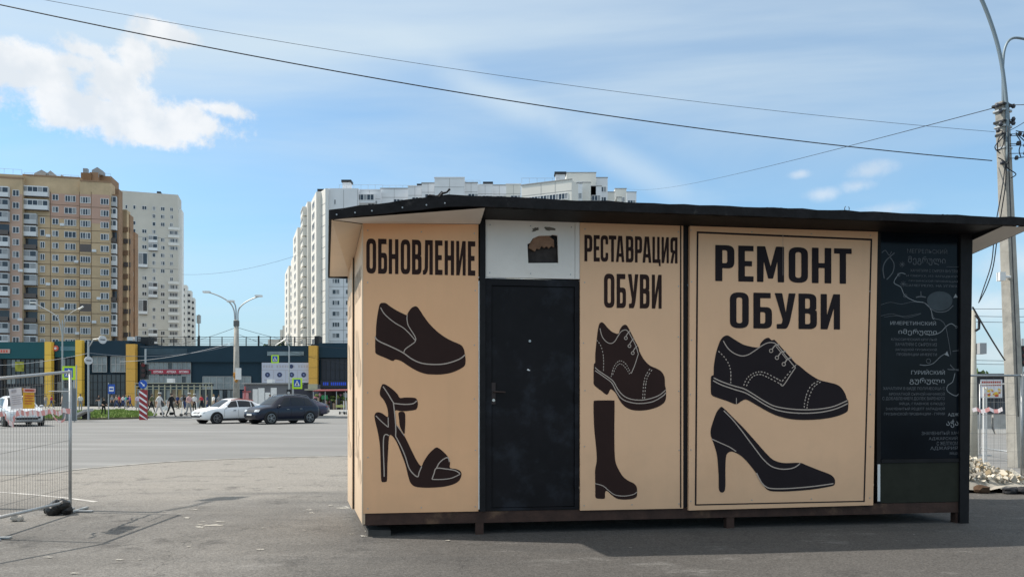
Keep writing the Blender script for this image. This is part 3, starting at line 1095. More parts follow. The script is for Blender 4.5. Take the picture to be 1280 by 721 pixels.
ART = {}
ART['slip'] = dict(sil=[[(105, 65), (125, 58), (155, 62), (200, 95), (250, 125), (300, 150), (333, 162), (345, 140), (370, 105), (400, 88), (422, 92), (445, 120),
                         (480, 175), (530, 240), (590, 300), (650, 345), (710, 380), (770, 405), (805, 425), (825, 460), (832, 500), (838, 550), (830, 595),
                         (790, 625), (720, 655), (640, 670), (560, 672), (490, 665), (420, 640), (350, 600), (290, 560), (250, 545), (230, 545), (210, 555),
                         (150, 530), (90, 505), (66, 488), (62, 460), (62, 370), (68, 330), (70, 260), (80, 170), (95, 90)]],
                   lines=[([(108, 98), (135, 145), (180, 190), (240, 235), (300, 270), (350, 315), (405, 378)], 8),
                          ([(336, 160), (335, 200), (345, 250), (375, 300), (400, 340), (410, 368), (400, 395), (360, 425), (320, 455), (308, 482)], 8),
                          ([(60, 348), (75, 372), (110, 395), (200, 435), (300, 485), (370, 535), (450, 572), (540, 585), (640, 583), (720, 565), (790, 537), (834, 503)], 10)],
                   dash=[], rings=[])
ART['sandal'] = dict(sil=[[(95, 25), (120, 32), (160, 60), (190, 90), (205, 113), (240, 111), (290, 112), (312, 120), (321, 150), (314, 182), (290, 193), (220, 199), (174, 195),
                           (178, 240), (184, 288), (235, 360), (275, 440), (310, 510), (342, 552), (360, 520), (390, 475), (420, 445), (445, 432), (480, 455),
                           (515, 493), (528, 530), (528, 563), (565, 570), (592, 582), (602, 605), (590, 640), (560, 664), (500, 682), (420, 690), (350, 690),
                           (300, 682), (275, 660), (260, 620), (240, 540), (210, 460), (185, 400), (160, 362), (140, 352), (134, 380), (130, 440), (125, 540), (122, 640),
                           (112, 653), (98, 654), (86, 645), (82, 560), (78, 440), (70, 370), (58, 310), (46, 260), (42, 225), (58, 206), (90, 212), (126, 236),
                           (128, 200), (118, 160), (100, 125), (80, 100), (76, 80), (82, 50)],
                          [(198, 207), (235, 207), (240, 260), (238, 310), (234, 345), (215, 318), (204, 290), (200, 250)]],
                     lines=[([(97, 40), (130, 90), (163, 143), (180, 150), (240, 155), (290, 150), (314, 132)], 7),
                            ([(163, 143), (170, 200), (178, 290), (178, 360)], 7), ([(50, 228), (90, 268), (130, 302)], 6), ([(131, 302), (130, 238)], 6),
                            ([(104, 620), (103, 560), (99, 450), (101, 370), (114, 348), (135, 356)], 7),
                            ([(178, 360), (210, 420), (240, 490), (262, 560), (290, 600), (320, 620), (330, 590), (346, 553)], 7),
                            ([(412, 636), (425, 600), (440, 566), (500, 570), (560, 580), (593, 600)], 7), ([(412, 637), (480, 637), (540, 628), (594, 603)], 6),
                            ([(441, 563), (460, 530), (490, 505), (515, 498), (524, 525)], 7), ([(186, 290), (235, 358)], 5)],
                     dash=[], rings=[])
ART['derby2'] = dict(sil=[[(85, 60), (100, 46), (120, 55), (150, 90), (185, 120), (228, 132), (240, 100), (260, 72), (280, 64), (297, 76), (320, 120), (350, 180), (380, 235),
                           (387, 265), (420, 325), (465, 370), (520, 395), (555, 420), (575, 460), (579, 520), (585, 548), (585, 620), (560, 660), (500, 690),
                           (420, 707), (340, 705), (280, 680), (240, 635), (210, 580), (178, 550), (164, 556), (154, 578), (137, 588), (100, 560), (48, 518), (42, 480),
                           (44, 365), (54, 350), (55, 280), (65, 180), (75, 100)]],
                     lines=[([(90, 92), (105, 150), (135, 190), (170, 205), (200, 190), (225, 150), (250, 115), (280, 103), (300, 115), (330, 165), (360, 225), (378, 285)], 6),
                            ([(378, 285), (350, 370), (325, 430)], 6),
                            ([(53, 385), (80, 410), (140, 450), (190, 490), (225, 550), (265, 595), (320, 622), (400, 630), (480, 615), (540, 590), (584, 553)], 7),
                            ([(53, 408), (120, 455), (178, 500), (213, 565), (255, 620), (320, 647), (400, 655), (490, 640), (560, 600), (584, 575)], 7),
                            ([(316, 110), (300, 128), (284, 152)], 7), ([(343, 168), (325, 190), (312, 212)], 7), ([(370, 222), (350, 245), (338, 265)], 7)],
                     dash=[([(65, 180), (95, 220), (112, 280), (117, 350), (115, 420)], 6, 16), ([(173, 455), (190, 390), (215, 350), (243, 335), (275, 350), (300, 385), (322, 432)], 6, 14),
                            ([(185, 440), (205, 392), (225, 365), (243, 358), (268, 372), (292, 402), (315, 440)], 6, 14),
                            ([(465, 395), (432, 450), (418, 510), (410, 620)], 7, 16), ([(480, 402), (448, 455), (434, 510), (424, 620)], 7, 16)],
                     rings=[((284, 165), 11), ((311, 224), 11), ((336, 277), 11)])
ART['boot'] = dict(sil=[[(38, 40), (46, 29), (100, 27), (168, 28), (177, 38), (177, 120), (176, 250), (179, 400), (192, 462), (230, 530), (270, 563), (305, 580), (325, 605), (328, 645), (322, 672), (290, 685),
                         (230, 688), (190, 680), (155, 655), (130, 632), (117, 634), (113, 655), (112, 680), (82, 683), (52, 676), (49, 640), (48, 575), (48, 490), (58, 430), (55, 350), (42, 220), (37, 100)]],
                   lines=[([(48, 582), (100, 597), (140, 630), (180, 657), (240, 665), (300, 655), (327, 638)], 5)], dash=[], rings=[])
ART['derby'] = dict(sil=[[(135, 75), (160, 57), (185, 57), (230, 85), (290, 120), (350, 138), (413, 144), (425, 115), (455, 82), (485, 72), (508, 90), (530, 88), (560, 120), (600, 165),
                          (650, 220), (690, 265), (720, 285), (780, 335), (860, 385), (930, 405), (990, 420), (1030, 445), (1060, 490), (1073, 528), (1084, 548), (1083, 600),
                          (1070, 630), (1000, 660), (900, 680), (780, 688), (660, 683), (560, 660), (480, 625), (400, 580), (340, 545), (310, 535), (280, 548), (240, 570),
                          (170, 545), (90, 518), (58, 500), (52, 470), (52, 380), (58, 357), (72, 348), (75, 280), (90, 190), (115, 110)]],
                    lines=[([(145, 95), (175, 145), (220, 185), (280, 208), (330, 200), (380, 170), (430, 135), (480, 110), (530, 112), (570, 150), (615, 210), (660, 265), (687, 296)], 7),
                           ([(687, 296), (650, 350), (595, 430), (570, 415)], 7),
                           ([(73, 373), (130, 400), (220, 432), (300, 455), (370, 495), (450, 545), (530, 585), (640, 605), (760, 612), (880, 605), (980, 585), (1078, 542)], 8),
                           ([(68, 393), (130, 425), (230, 460), (310, 485), (380, 525), (460, 575), (540, 612), (640, 632), (760, 638), (880, 630), (990, 605), (1080, 565)], 8),
                           ([(568, 122), (535, 130), (512, 158)], 9), ([(616, 173), (580, 182), (556, 212)], 9), ([(660, 222), (628, 232), (606, 260)], 9),
                           ([(540, 135), (580, 185)], 6), ([(585, 190), (625, 240)], 6), ([(660, 300), (693, 275)], 6), ([(243, 524), (243, 570)], 5)],
                    dash=[([(108, 173), (150, 215), (185, 270), (200, 330), (200, 412)], 8, 17), ([(298, 430), (320, 380), (360, 345), (410, 328), (460, 335), (520, 365), (585, 400)], 8, 17),
                          ([(585, 400), (660, 308)], 8, 17), ([(318, 435), (345, 385), (380, 355), (425, 348), (480, 370), (590, 428)], 8, 17),
                          ([(858, 396), (805, 430), (772, 490), (755, 560), (752, 606)], 8, 17), ([(875, 402), (825, 440), (795, 500), (778, 560), (772, 606)], 8, 17)],
                    rings=[((503, 170), 13), ((547, 222), 13), ((598, 270), 13)])
ART['pump'] = dict(sil=[[(123, 30), (137, 20), (165, 40), (230, 105), (310, 185), (400, 285), (470, 365), (530, 425), (580, 450), (640, 460), (750, 458), (800, 475), (900, 515),
                         (980, 545), (1015, 570), (1028, 600), (1020, 632), (980, 645), (860, 665), (720, 678), (580, 683), (510, 675), (470, 640), (430, 570), (380, 500),
                         (320, 430), (270, 390), (220, 370), (188, 380), (173, 410), (168, 500), (164, 672), (120, 675), (115, 560), (105, 420), (90, 350), (65, 275),
                         (53, 240), (55, 190), (80, 110), (100, 60)]],
                   lines=[([(155, 50), (220, 115), (290, 200), (350, 280), (410, 360), (460, 425), (520, 480), (580, 503), (640, 508), (700, 498), (740, 475), (753, 460)], 8),
                          ([(62, 272), (130, 303), (200, 335), (252, 369)], 7), ([(412, 538), (450, 610), (490, 648), (540, 660), (640, 660), (760, 652), (880, 640), (1014, 621)], 8)],
                   dash=[], rings=[])


def shoe(key, scale, ox, oy, v, m, parent, label):
    a = ART[key]
    f = lambda p, w=v: uz(ox + p[0] / scale, oy + p[1] / scale, w)
    mpp = abs(f((100, 0))[0] - f((0, 0))[0]) / 100
    mb = MB()
    for s in a['sil']:
        mb.flat([f(p) for p in crom(s, 4)], v)
    o = mb.build('shoe_drawing', m, parent, label=label)
    w = v - 0.002
    k = 0
    mb = MB()
    for pts, wd_ in a['lines']:
        mb.ribbon([f(p, w) for p in crom(pts, 5, closed=False)], wd_ * mpp, w - 0.0002 * k)
        k += 1
    for pts, wd_, step in a['dash']:
        c = crom(pts, 10, closed=False)
        acc_, seg = 0.0, []
        on = True
        seg = [c[0]]
        for p, q in zip(c[:-1], c[1:]):
            d_ = math.dist(p, q)
            acc_ += d_
            if on: seg.append(q)
            if acc_ >= step * (0.58 if on else 0.42):
                if on and len(seg) > 1:
                    mb.ribbon([f(s_, w) for s_ in seg], wd_ * mpp * 0.9, w - 0.0002 * k)
                on = not on
                seg = [q]
                acc_ = 0
        k += 1
    for c, r in a['rings']:
        mb.ribbon([f((c[0] + r * math.cos(t / 12 * math.tau), c[1] + r * math.sin(t / 12 * math.tau)), w) for t in range(13)], 6 * mpp, w - 0.0002 * k)
    if a['lines']:
        mb.build('drawing_line', M_line, o)
    return o


shoe('slip', 6.869, 460, 370, -0.003, M_ink, pL, 'slip-on shoe drawing')
shoe('sandal', 5.15, 460, 475, -0.003, M_ink, pL, 'high heeled strappy sandal drawing')
shoe('derby2', 6.01, 735, 395, -0.015, M_ink, p2, 'laced shoe drawing, narrow')
shoe('boot', 5.34, 735, 495, -0.015, M_ink, p2, 'tall boot drawing')
shoe('derby', 6.01, 880, 410, -0.034, M_ink2, p3, 'laced shoe drawing, wide')
shoe('pump', 6.272, 880, 505, -0.034, M_ink2, p3, 'high heeled court shoe drawing')

# prints on the sunlit left wall, glare put into their paled colour
M_glared = mat('glare_paled_print', (0.56, 0.42, 0.29), 0.45, var=0.3, vscale=3, stretch=(1, 1, .4))


def wall_art(key, s0, s1, z0, z1, off):
    a = ART[key]
    allp = [p for s in a['sil'] for p in s]
    x0, x1 = min(p[0] for p in allp), max(p[0] for p in allp)
    y0, y1 = min(p[1] for p in allp), max(p[1] for p in allp)
    mb = MB()
    for s in a['sil']:
        # the drawing reads left to right seen from the left side
        pts = [((s1 - (p[0] - x0) / (x1 - x0) * (s1 - s0)), z1 - (p[1] - y0) / (y1 - y0) * (z1 - z0)) for p in crom(s, 3)]
        tris = tessellate_polygon([[Vector((p[0], p[1], 0)) for p in pts]])
        vs = [wallpt(p[0], p[1], off) for p in pts]
        mb.add(vs, [tuple(t) for t in tris])
    mb.build('glare_paled_drawing', M_glared, kiosk)


def wall_word(w_, s0, s1, z0, z1, off):
    n = len(w_)
    mb = MB()
    for i, ch in enumerate(w_):
        a0 = s1 - (s1 - s0) * (i + 0.08) / n
        a1 = s1 - (s1 - s0) * (i + 0.9) / n
        loops = [[(a0 + x * (a1 - a0), z0 + y * (z1 - z0)) for x, y in rounded(lp)] for lp in GL[ch]]
        flat = [p for l in loops for p in l]
        tris = tessellate_polygon([[Vector((p[0], p[1], 0)) for p in l] for l in loops])
        mb.add([wallpt(p[0], p[1], off) for p in flat], [tuple(t) for t in tris])
    mb.build('glare_paled_lettering', M_glared, kiosk)


wall_word('РЕМОНТ', 0.12, 1.02, 2.62, 2.95, 0.003)
wall_art('derby', 0.15, 0.95, 1.62, 2.3, 0.003)
wall_art('boot', 0.62, 0.95, 0.8, 1.5, 0.003)
wall_art('sandal', 0.12, 0.60, 0.55, 1.25, 0.003)
wall_word('ОБУВИ', 1.25, 1.85, 2.5, 2.8, 0.033)
wall_art('slip', 1.25, 1.85, 1.6, 2.2, 0.033)
wall_art('pump', 1.25, 1.85, 0.75, 1.35, 0.033)

# ---- chalk menu lettering
M_chalk = mat('menu_print', (0.27, 0.28, 0.29), 0.7)
M_chalk2 = mat('menu_print_dim', (0.115, 0.12, 0.13), 0.7)
VG = 0.010


def text(body, px0, px1, py0, py1, m, parent, thin=0.0):
    cu = bpy.data.curves.new('menu_text', 'FONT')
    cu.body = body
    cu.resolution_u = 2
    cu.offset = thin
    o = bpy.data.objects.new('menu_text', cu)
    COL.objects.link(o)
    bpy.context.view_layer.update()
    dg = bpy.context.evaluated_depsgraph_get()
    me = bpy.data.meshes.new_from_object(o.evaluated_get(dg))
    bpy.data.objects.remove(o)
    if not me.vertices: return None
    xs = [v.co.x for v in me.vertices]
    ys = [v.co.y for v in me.vertices]
    x0, x1, y0, y1 = min(xs), max(xs), min(ys), max(ys)
    u0, z1 = uz(px0, py0, VG)
    u1, z0 = uz(px1, py1, VG)
    for v in me.vertices:
        v.co = (u0 + (v.co.x - x0) / (x1 - x0) * (u1 - u0), VG, z0 + (v.co.y - y0) / (y1 - y0) * (z1 - z0))
    me.materials.clear()
    me.materials.append(m)
    return inst('menu_text', me, parent)


for T in [('МЕГРЕЛЬСКИЙ', 1134, 1184, 309.5, 317.5, 2), ('მეგრული', 1135, 1182, 320, 332, 2), ('ХАЧАПУРИ С СЫРОМ ВНУТРИ', 1138, 1197, 336, 341, 2),
          ('И СВЕРХУ, ИЗ ЗАПАДНОЙ', 1133, 1197, 342.6, 347.4, 2), ('ГРУЗИНСКОЙ ПРОВИНЦИИ', 1136, 1197, 349, 353.6, 2), ('САМЕГРЕЛО, НА УГЛЯХ', 1132, 1197, 355, 359.6, 2),
          ('ИМЕРЕТИНСКИЙ', 1113, 1170, 400, 406.6, 1), ('იმერული', 1123, 1171, 411, 419.5, 1), ('КЛАССИЧЕСКИЙ КРУГЛЫЙ', 1114, 1171, 421.5, 426, 2),
          ('ХАЧАПУРИ С СЫРОМ ИЗ', 1119, 1171, 428, 432.6, 2), ('ЗАПАДНОЙ ГРУЗИНСКОЙ', 1119, 1171, 434.6, 439, 2), ('ПРОВИНЦИИ ИМЕРЕТИ', 1121, 1171, 441, 445.4, 2),
          ('ГУРИЙСКИЙ', 1139, 1181, 461.5, 468, 1), ('გურული', 1137, 1181, 472, 480.5, 1), ('ХАЧАПУРИ В ВИДЕ ПОЛУМЕСЯЦА С', 1104, 1181, 483.4, 487.8, 2),
          ('АРОМАТНОЙ СЫРНОЙ НАЧИНКОЙ', 1111, 1181, 489.6, 494, 2), ('С ДОБАВЛЕНИЕМ ДОЛЕК ВАРЕНОГО', 1103, 1181, 495.8, 500.4, 2), ('ЯЙЦА, ГЛАВНОЕ БЛЮДО', 1124, 1181, 502, 506.4, 2),
          ('ЗНАМЕНИТЫЙ РЕЦЕПТ ЗАПАДНОЙ', 1107, 1181, 508.2, 512.8, 2), ('ГРУЗИНСКОЙ ПРОВИНЦИИ - ГУРИЯ', 1105, 1181, 514.6, 519.2, 2), ('АДЖ', 1185, 1198, 516, 520.4, 1), ('აჭა', 1183, 1198, 524, 534, 1),
          ('ЗНАМЕНИТЫЙ ХАЧ', 1152, 1198, 538, 543, 2), ('АДЖАРСКИЙ', 1161, 1197, 545, 550, 2), ('С ЖЕЛТКОМ', 1171, 1197, 551.6, 556, 2), ('АДЖАРИЯ', 1163, 1197, 557.8, 562.4, 2), ('ЯЙЦО', 1187, 1197, 564, 568.4, 2)]:
    text(*T[:5], M_chalk if T[5] == 1 else M_chalk2, glass)


def chalk(pts, ox, oy, sc_, wpx, m, closed=False, smooth=True, v=VG - .0005):
    q = crom(pts, 4, closed=False) if smooth else pts
    mb = MB()
    mb.ribbon([uz(ox + p[0] / sc_, oy + p[1] / sc_, v) for p in q], wpx / F * 8.6, v)
    mb.build('menu_line', m, glass)


k6 = 6.554
for pts, oy, w_, m in [([(275, 345), (240, 335), (215, 350), (180, 415), (235, 450), (270, 520), (350, 565), (430, 580), (480, 630), (495, 700), (510, 712 + 0)], 290, 0.8, M_chalk),
                       ([(430, 580), (500, 640), (560, 656), (620, 642), (665, 600)], 290, 1.1, M_chalk2),
                       ([(490, 0), (510, 50), (560, 65), (600, 110), (630, 250), (645, 350)], 390, 0.7, M_chalk2),
                       ([(390, 430), (440, 435), (500, 420), (560, 365), (600, 340)], 390, 0.6, M_chalk),
                       ([(690, 120), (650, 95), (610, 115), (560, 165), (500, 185), (450, 180)], 390, 0.8, M_chalk),
                       ([(680, 500), (660, 570), (620, 600), (615, 640), (650, 670), (690, 685), (712, 665)], 390, 0.8, M_chalk),
                       ([(60, 600), (150, 575), (240, 590), (330, 572), (430, 580)], 290, 0.4, M_chalk2), ([(60, 690), (160, 670), (260, 690), (400, 665)], 290, 0.4, M_chalk2),
                       ([(100, 40), (200, 30), (290, 45), (400, 15)], 390, 0.4, M_chalk2),
                       ([(100, 380), (90, 300), (110, 240), (150, 200), (185, 170)], 290, 1.4, M_chalk2), ([(120, 390), (170, 330), (180, 260), (150, 210)], 290, 1.2, M_chalk2),
                       ([(80, 170), (110, 150), (140, 190), (160, 160)], 290, 1.0, M_chalk2), ([(360, 535), (400, 528), (440, 535)], 290, 1.5, M_chalk2), ([(400, 485), (402, 530)], 290, 1.0, M_chalk2),
                       ([(610, 285), (730, 287)], 290, 0.4, M_chalk2), ([(620, 465), (640, 470), (725, 470)], 390, 1.2, M_chalk2), ([(660, 320), (725, 312)], 390, 0.8, M_chalk2),
                       ([(640, 430), (680, 470), (725, 480)], 390, 1.0, M_chalk2)]:
    chalk(pts, 1090, oy, k6, w_, m)
for cx, cy, oy in ((247, 265, 290), (255, 425, 290)):
    for k in range(4):
        a = k * math.pi / 4
        chalk([(cx - 25 * math.cos(a), cy - 25 * math.sin(a)), (cx + 25 * math.cos(a), cy + 25 * math.sin(a))], 1090, oy, k6, 0.5, M_chalk2, smooth=False, v=VG - .0006 - .0002 * k)
for cx, cy, oy, r in ((272, 522, 290, 14), (218, 350, 290, 12), (690, 122, 390, 9), (462, 400, 390, 18)):
    chalk([(cx + r * math.cos(t), cy + r * math.sin(t)) for t in [i * math.tau / 12 for i in range(13)]], 1090, oy, k6, 0.6, M_chalk2, smooth=False, v=VG - .0015)
for tri in (((595, 348), (615, 318), (632, 362), 390), ((665, 540), (685, 505), (702, 535), 290)):
    mb = MB()
    mb.flat([uz(1090 + p[0] / k6, tri[3] + p[1] / k6, VG - .002) for p in tri[:3]], VG - .002)
    mb.build('menu_mark', M_chalk, glass)
# domed dish sketch
mb = MB()
mb.flat([uz(1090 + (555 + 105 * math.cos(t)) / k6, 290 + (560 + (75 if math.sin(t) < 0 else 85) * math.sin(t)) / k6, VG - .0004) for t in [i * math.tau / 28 for i in range(28)]], VG - .0004)
mb.build('menu_dish', mat('menu_dish', (0.035, 0.045, 0.052), 0.5, var=0.3, vscale=6), glass)

# debris and small things by the kiosk
def splat(px, py, rx, ry, seed, m, z=0.004, n=18):
    c = G(px, py)
    r = random.Random(seed)
    pts = []
    for k in range(n):
        a = k / n * math.tau
        q = r.uniform(0.55, 1.15)
        p = G(px + math.cos(a) * rx * q, py + math.sin(a) * ry * q)
        pts.append((p.x, p.y))
    mb = MB()
    mb.flat(crom(pts, 3), z, axis='z')
    return mb


M_spill = mat('plaster_spill', (0.40, 0.37, 0.33), 0.95, var=0.25, vscale=6)
M_spat = mat('plaster_film', (0.38, 0.36, 0.32), 0.95, var=0.25, vscale=9, patchy=7.0)
spills = MB()
sp_list = [(428, 634, 12, 2.0), (262, 656, 20, 1.3), (250, 658, 8, 2.2), (388, 637, 5, 1.1), (389, 641, 4, 1.0), (233, 647, 4, 1.1), (205, 639, 4, 0.8), (275, 652, 7, 0.8), (253, 652, 4, .8),
           (245, 637, 13, .4), (440, 668, 4, 1), (458, 664, 3, 1), (325, 687, 6, .8), (378, 663, 5, .6), (455, 670, 5, 1.2), (236, 683, 3, .5), (414, 632, 4, .8), (330, 660, 4, .4), (150, 700, 6, .7), (560, 676, 3, .7),
           (300, 640, 3, .5), (60, 697, 7, .8), (95, 717, 8, .7), (175, 700, 4, .5), (350, 610, 4, .5), (245, 600, 5, .3)]
for i, (px, py, rx, ry) in enumerate(sp_list):
    s = splat(px, py, rx, ry, 100 + i, None, z=0.004 + 0.0003 * i)
    spills.add(s.v, s.f)
so_ = spills.build('plaster_spatter', M_spat)
tag(so_, 'dried pale plaster spatters on the asphalt around the kiosk', 'plaster', kind='stuff')
# ------------------------------------------------------------------ site fences
def fence_panel(label, a, b_, za, zb_, z0a, z0b, group, nw=None, vstep=0.055, hz=None, wr=0.0017, root=None, feet=True):
    a, b_ = Vector(a), Vector(b_)
    d = b_ - a
    L = d.length
    th = math.atan2(d.y, d.x)
    r = thing('site_fence_panel', label, 'fence', (a.x, a.y, 0), th, group)
    for (x, zt_) in ((0, za), (L, zb_)):
        MB().tube([(x, 0, 0.02), (x, 0, zt_)], 0.018, 10).build('post', M_galv, r, True)
    MB().tube([(0.02, 0, za - 0.02), (L - .02, 0, zb_ - 0.02)], 0.019, 10).build('rail', M_galv, r, True)
    MB().tube([(0.02, 0, z0a), (L - .02, 0, z0b)], 0.019, 10).build('rail', M_galv, r, True)
    mb = MB()
    n = int(L / vstep)
    for i in range(1, n):
        k = i / n
        x = L * k
        mb.tube([(x, 0.003, z0a + (z0b - z0a) * k), (x, 0.003, za + (zb_ - za) * k - .02)], wr, 4, caps=False)
    for z in (hz or (0.4, 0.75, 1.1, 1.45, 1.62)):
        s = za / 1.87
        s2 = zb_ / 1.87
        mb.tube([(0.02, -0.002, z * s), (L * .5, -0.004 + 0.002, z * (s + s2) / 2), (L - 0.02, -0.002, z * s2)], wr * 1.15, 4, caps=False)
    o = mb.build('wire_mesh', mat('wire_dull', (.20, .20, .195), .6, metal=.3), r)
    o['kind'] = 'stuff'
    if feet:
        for x in (0, L):
            mb = MB()
            mb.box(x - .03, x + .03, -0.28, 0.28, 0.004, 0.022)
            mb.build('foot', M_galv, r)
    return r


FA, FB_, FC = (-5.79, 9.69), (-5.62, 7.85), (-6.75, 5.6)
g_f = 'wire mesh panels closing off the left side'
f1 = fence_panel('wire mesh fence panel with two paper notices at the left edge of the lot', FA, FB_, 1.86, 1.71, 0.147, 0.19, g_f,
                 hz=(0.33, 0.62, 0.95, 1.25, 1.45, 1.595, 1.72))
f2 = fence_panel('wire mesh fence panel running off to the left of the panel with notices', FB_, FC, 1.75, 1.80, 0.17, 0.15, g_f)
# a thicker pale stiffening rod near the top, and flat steel foot bars
mb = MB()
mb.tube([(0.05, 0.01, 1.585), (0.55, 0.012, 1.582)], 0.006, 6)
mb.build('stiffener', M_white, f1)
mb = MB()
mb.box(-0.32, 0.1, 0.045, 0.085, 0.005, 0.03)
mb.box(-0.25, 0.1, -0.10, -0.06, 0.005, 0.03)
mb.build('foot_bar', M_galv, f1)


def on_f1(px, py, off=0.0):
    pl = Plane(FA, math.atan2(FB_[1] - FA[1], FB_[0] - FA[0]))
    t = pl.A.dot(pl.n) / Vector(((px - 640) / F, 1.0)).dot(pl.n)
    p = Vector(((px - 640) / F * t, t))
    n = pl.n if pl.n.x > 0 else -pl.n
    p += n * off
    return Vector((p.x, p.y, EYE + (HZ - py) / F * t))


def sheet(name, quad_px, m, label, cat, parts=(), off=0.012):
    ps = [on_f1(*p, off) for p in quad_px]
    c = sum(ps, Vector()) / 4
    n = (ps[1] - ps[0]).cross(ps[3] - ps[0]).normalized()
    if n.x < 0: n = -n
    mb = MB()
    nx, nz = 6, 6
    rr_s = random.Random(len(label))
    vs = []
    for j in range(nz + 1):
        for i in range(nx + 1):
            k, l = i / nx, j / nz
            q = ps[0].lerp(ps[1], k).lerp(ps[3].lerp(ps[2], k), l)
            vs.append(q - c + n * (0.006 * math.sin(k * 5 + l * 3) + rr_s.uniform(-.001, .001)))
    fs = [(j * (nx + 1) + i, j * (nx + 1) + i + 1, (j + 1) * (nx + 1) + i + 1, (j + 1) * (nx + 1) + i) for j in range(nz) for i in range(nx)]
    mb.add(vs, fs)
    o = mb.build(name, m, None, loc=c)
    tag(o, label, cat)
    for pn, (a0, a1, b0, b1), pm in parts:
        mb = MB()
        cs = []
        for (k, l) in ((a0, b0), (a1, b0), (a1, b1), (a0, b1)):
            q = ps[0].lerp(ps[1], k).lerp(ps[3].lerp(ps[2], k), l)
            cs.append(q - c + n * 0.012)
        mb.add(cs, [(0, 1, 2, 3)])
        mb.build(pn, pm, o)
    return o


M_paper = mat('paper_white', (0.72, 0.70, 0.72), 0.8)
M_orange = mat('paper_yellow', (0.75, 0.43, 0.03), 0.7, var=0.1, vscale=20)
M_redp = mat('print_red', (0.50, 0.08, 0.05), 0.7)
M_greyp = mat('print_grey', (0.42, 0.40, 0.43), 0.8)
sheet('paper_notice', [(9, 486), (26, 484), (26.5, 510), (12, 512)], M_paper, 'white paper notice tied to the mesh fence, left of the yellow one', 'notice',
      [('print_line', (0.15, 0.5, 0.06, 0.2), M_greyp), ('print_line', (0.1, .9, .34, .37), M_greyp), ('print_line', (.1, .85, .44, .47), M_greyp), ('print_line', (.1, .9, .54, .57), M_greyp), ('print_line', (.1, .8, .64, .67), M_greyp), ('print_line', (.1, .88, .74, .77), M_greyp)])
sheet('paper_notice', [(26.6, 485), (42, 485.5), (41.5, 510.5), (26.6, 510.5)], M_orange, 'yellow paper notice with a red heading tied to the mesh fence', 'notice',
      [('heading_band', (0.0, 1.0, 0.0, 0.20), mat('paper_pink', (0.7, 0.45, 0.42), 0.8)), ('print_line', (0.1, 0.9, 0.05, 0.15), M_redp),
       ('print_line', (.12, .88, .34, .39), M_redp), ('print_line', (.12, .8, .47, .51), M_redp), ('print_line', (.12, .88, .60, .64), M_redp), ('print_line', (.12, .7, .73, .77), M_redp)])
# barrier tape
M_tape = [mat('tape_white', (0.78, 0.70, 0.70), 0.5), mat('tape_pink', (0.70, 0.32, 0.30), 0.5)]
pts = [(-6, 519), (2, 517), (6, 525), (13, 530), (15, 521), (22, 515), (30, 517), (38, 515), (46, 517), (55, 515), (64, 514), (70, 517), (76, 513), (86, 514)]
pc = crom(pts, 5, closed=False)
mb = MB()
rr = random.Random(3)
P0 = [on_f1(p[0], p[1] - 3.2 + rr.uniform(-.5, .5), 0.022 + 0.008 * math.sin(i)) for i, p in enumerate(pc)]
P1_ = [on_f1(p[0], p[1] + 3.2 + rr.uniform(-.7, .7), 0.03 + 0.008 * math.cos(i * 1.3)) for i, p in enumerate(pc)]
for i in range(len(pc) - 1):
    mb.add([P0[i], P0[i + 1], P1_[i + 1], P1_[i]], [(0, 1, 2, 3)], (i // 2) % 2)
pts2 = [(62, 516), (66, 522), (72, 527), (78, 524), (79, 516)]
pc = crom(pts2, 4, closed=False)
for i in range(len(pc) - 1):
    a_, b2 = pc[i], pc[i + 1]
    mb.add([on_f1(a_[0], a_[1] - 1.2, .02), on_f1(b2[0], b2[1] - 1.2, .025), on_f1(b2[0], b2[1] + 1.4, .03), on_f1(a_[0], a_[1] + 1.4, .02)], [(0, 1, 2, 3)], (i // 3) % 2)
o = mb.build('barrier_tape', M_tape)
tag(o, 'crumpled red and white barrier tape wound along the mesh fence', 'barrier tape')
# ballast bag at the post foot and two lumps of plaster
c = G(71, 643)
mb = MB()
for k, (dx, dy, z, r_) in enumerate(((-.09, .02, .07, .085), (.0, .0, .10, .10), (.09, .0, .12, .08), (.03, .06, .13, .07), (-.03, -.03, .06, .09), (.12, .02, .06, .07))):
    mb.blob((dx, dy, z), r_, 60 + k, sub=2, jit=0.12)
o = mb.build('ballast_bag', mat('black_bag', (0.012, 0.012, 0.012), 0.45, bump=0.8, bscale=14), loc=(c.x, c.y, 0))
tag(o, 'black plastic ballast bag slumped at the foot of the left fence post', 'bag')
c = G(20, 651)
mb = MB()
mb.blob((0, 0, .04), .062, 5, sub=2, jit=0.18, sq=(1.2, .8, .7))
mb.blob((0.05, 0, .03), .04, 6, sub=2, jit=0.18)
o = mb.build('plaster_lump', M_spill, loc=(c.x, c.y, 0))
tag(o, 'white lump of plaster on the asphalt under the left mesh fence', 'rubble')

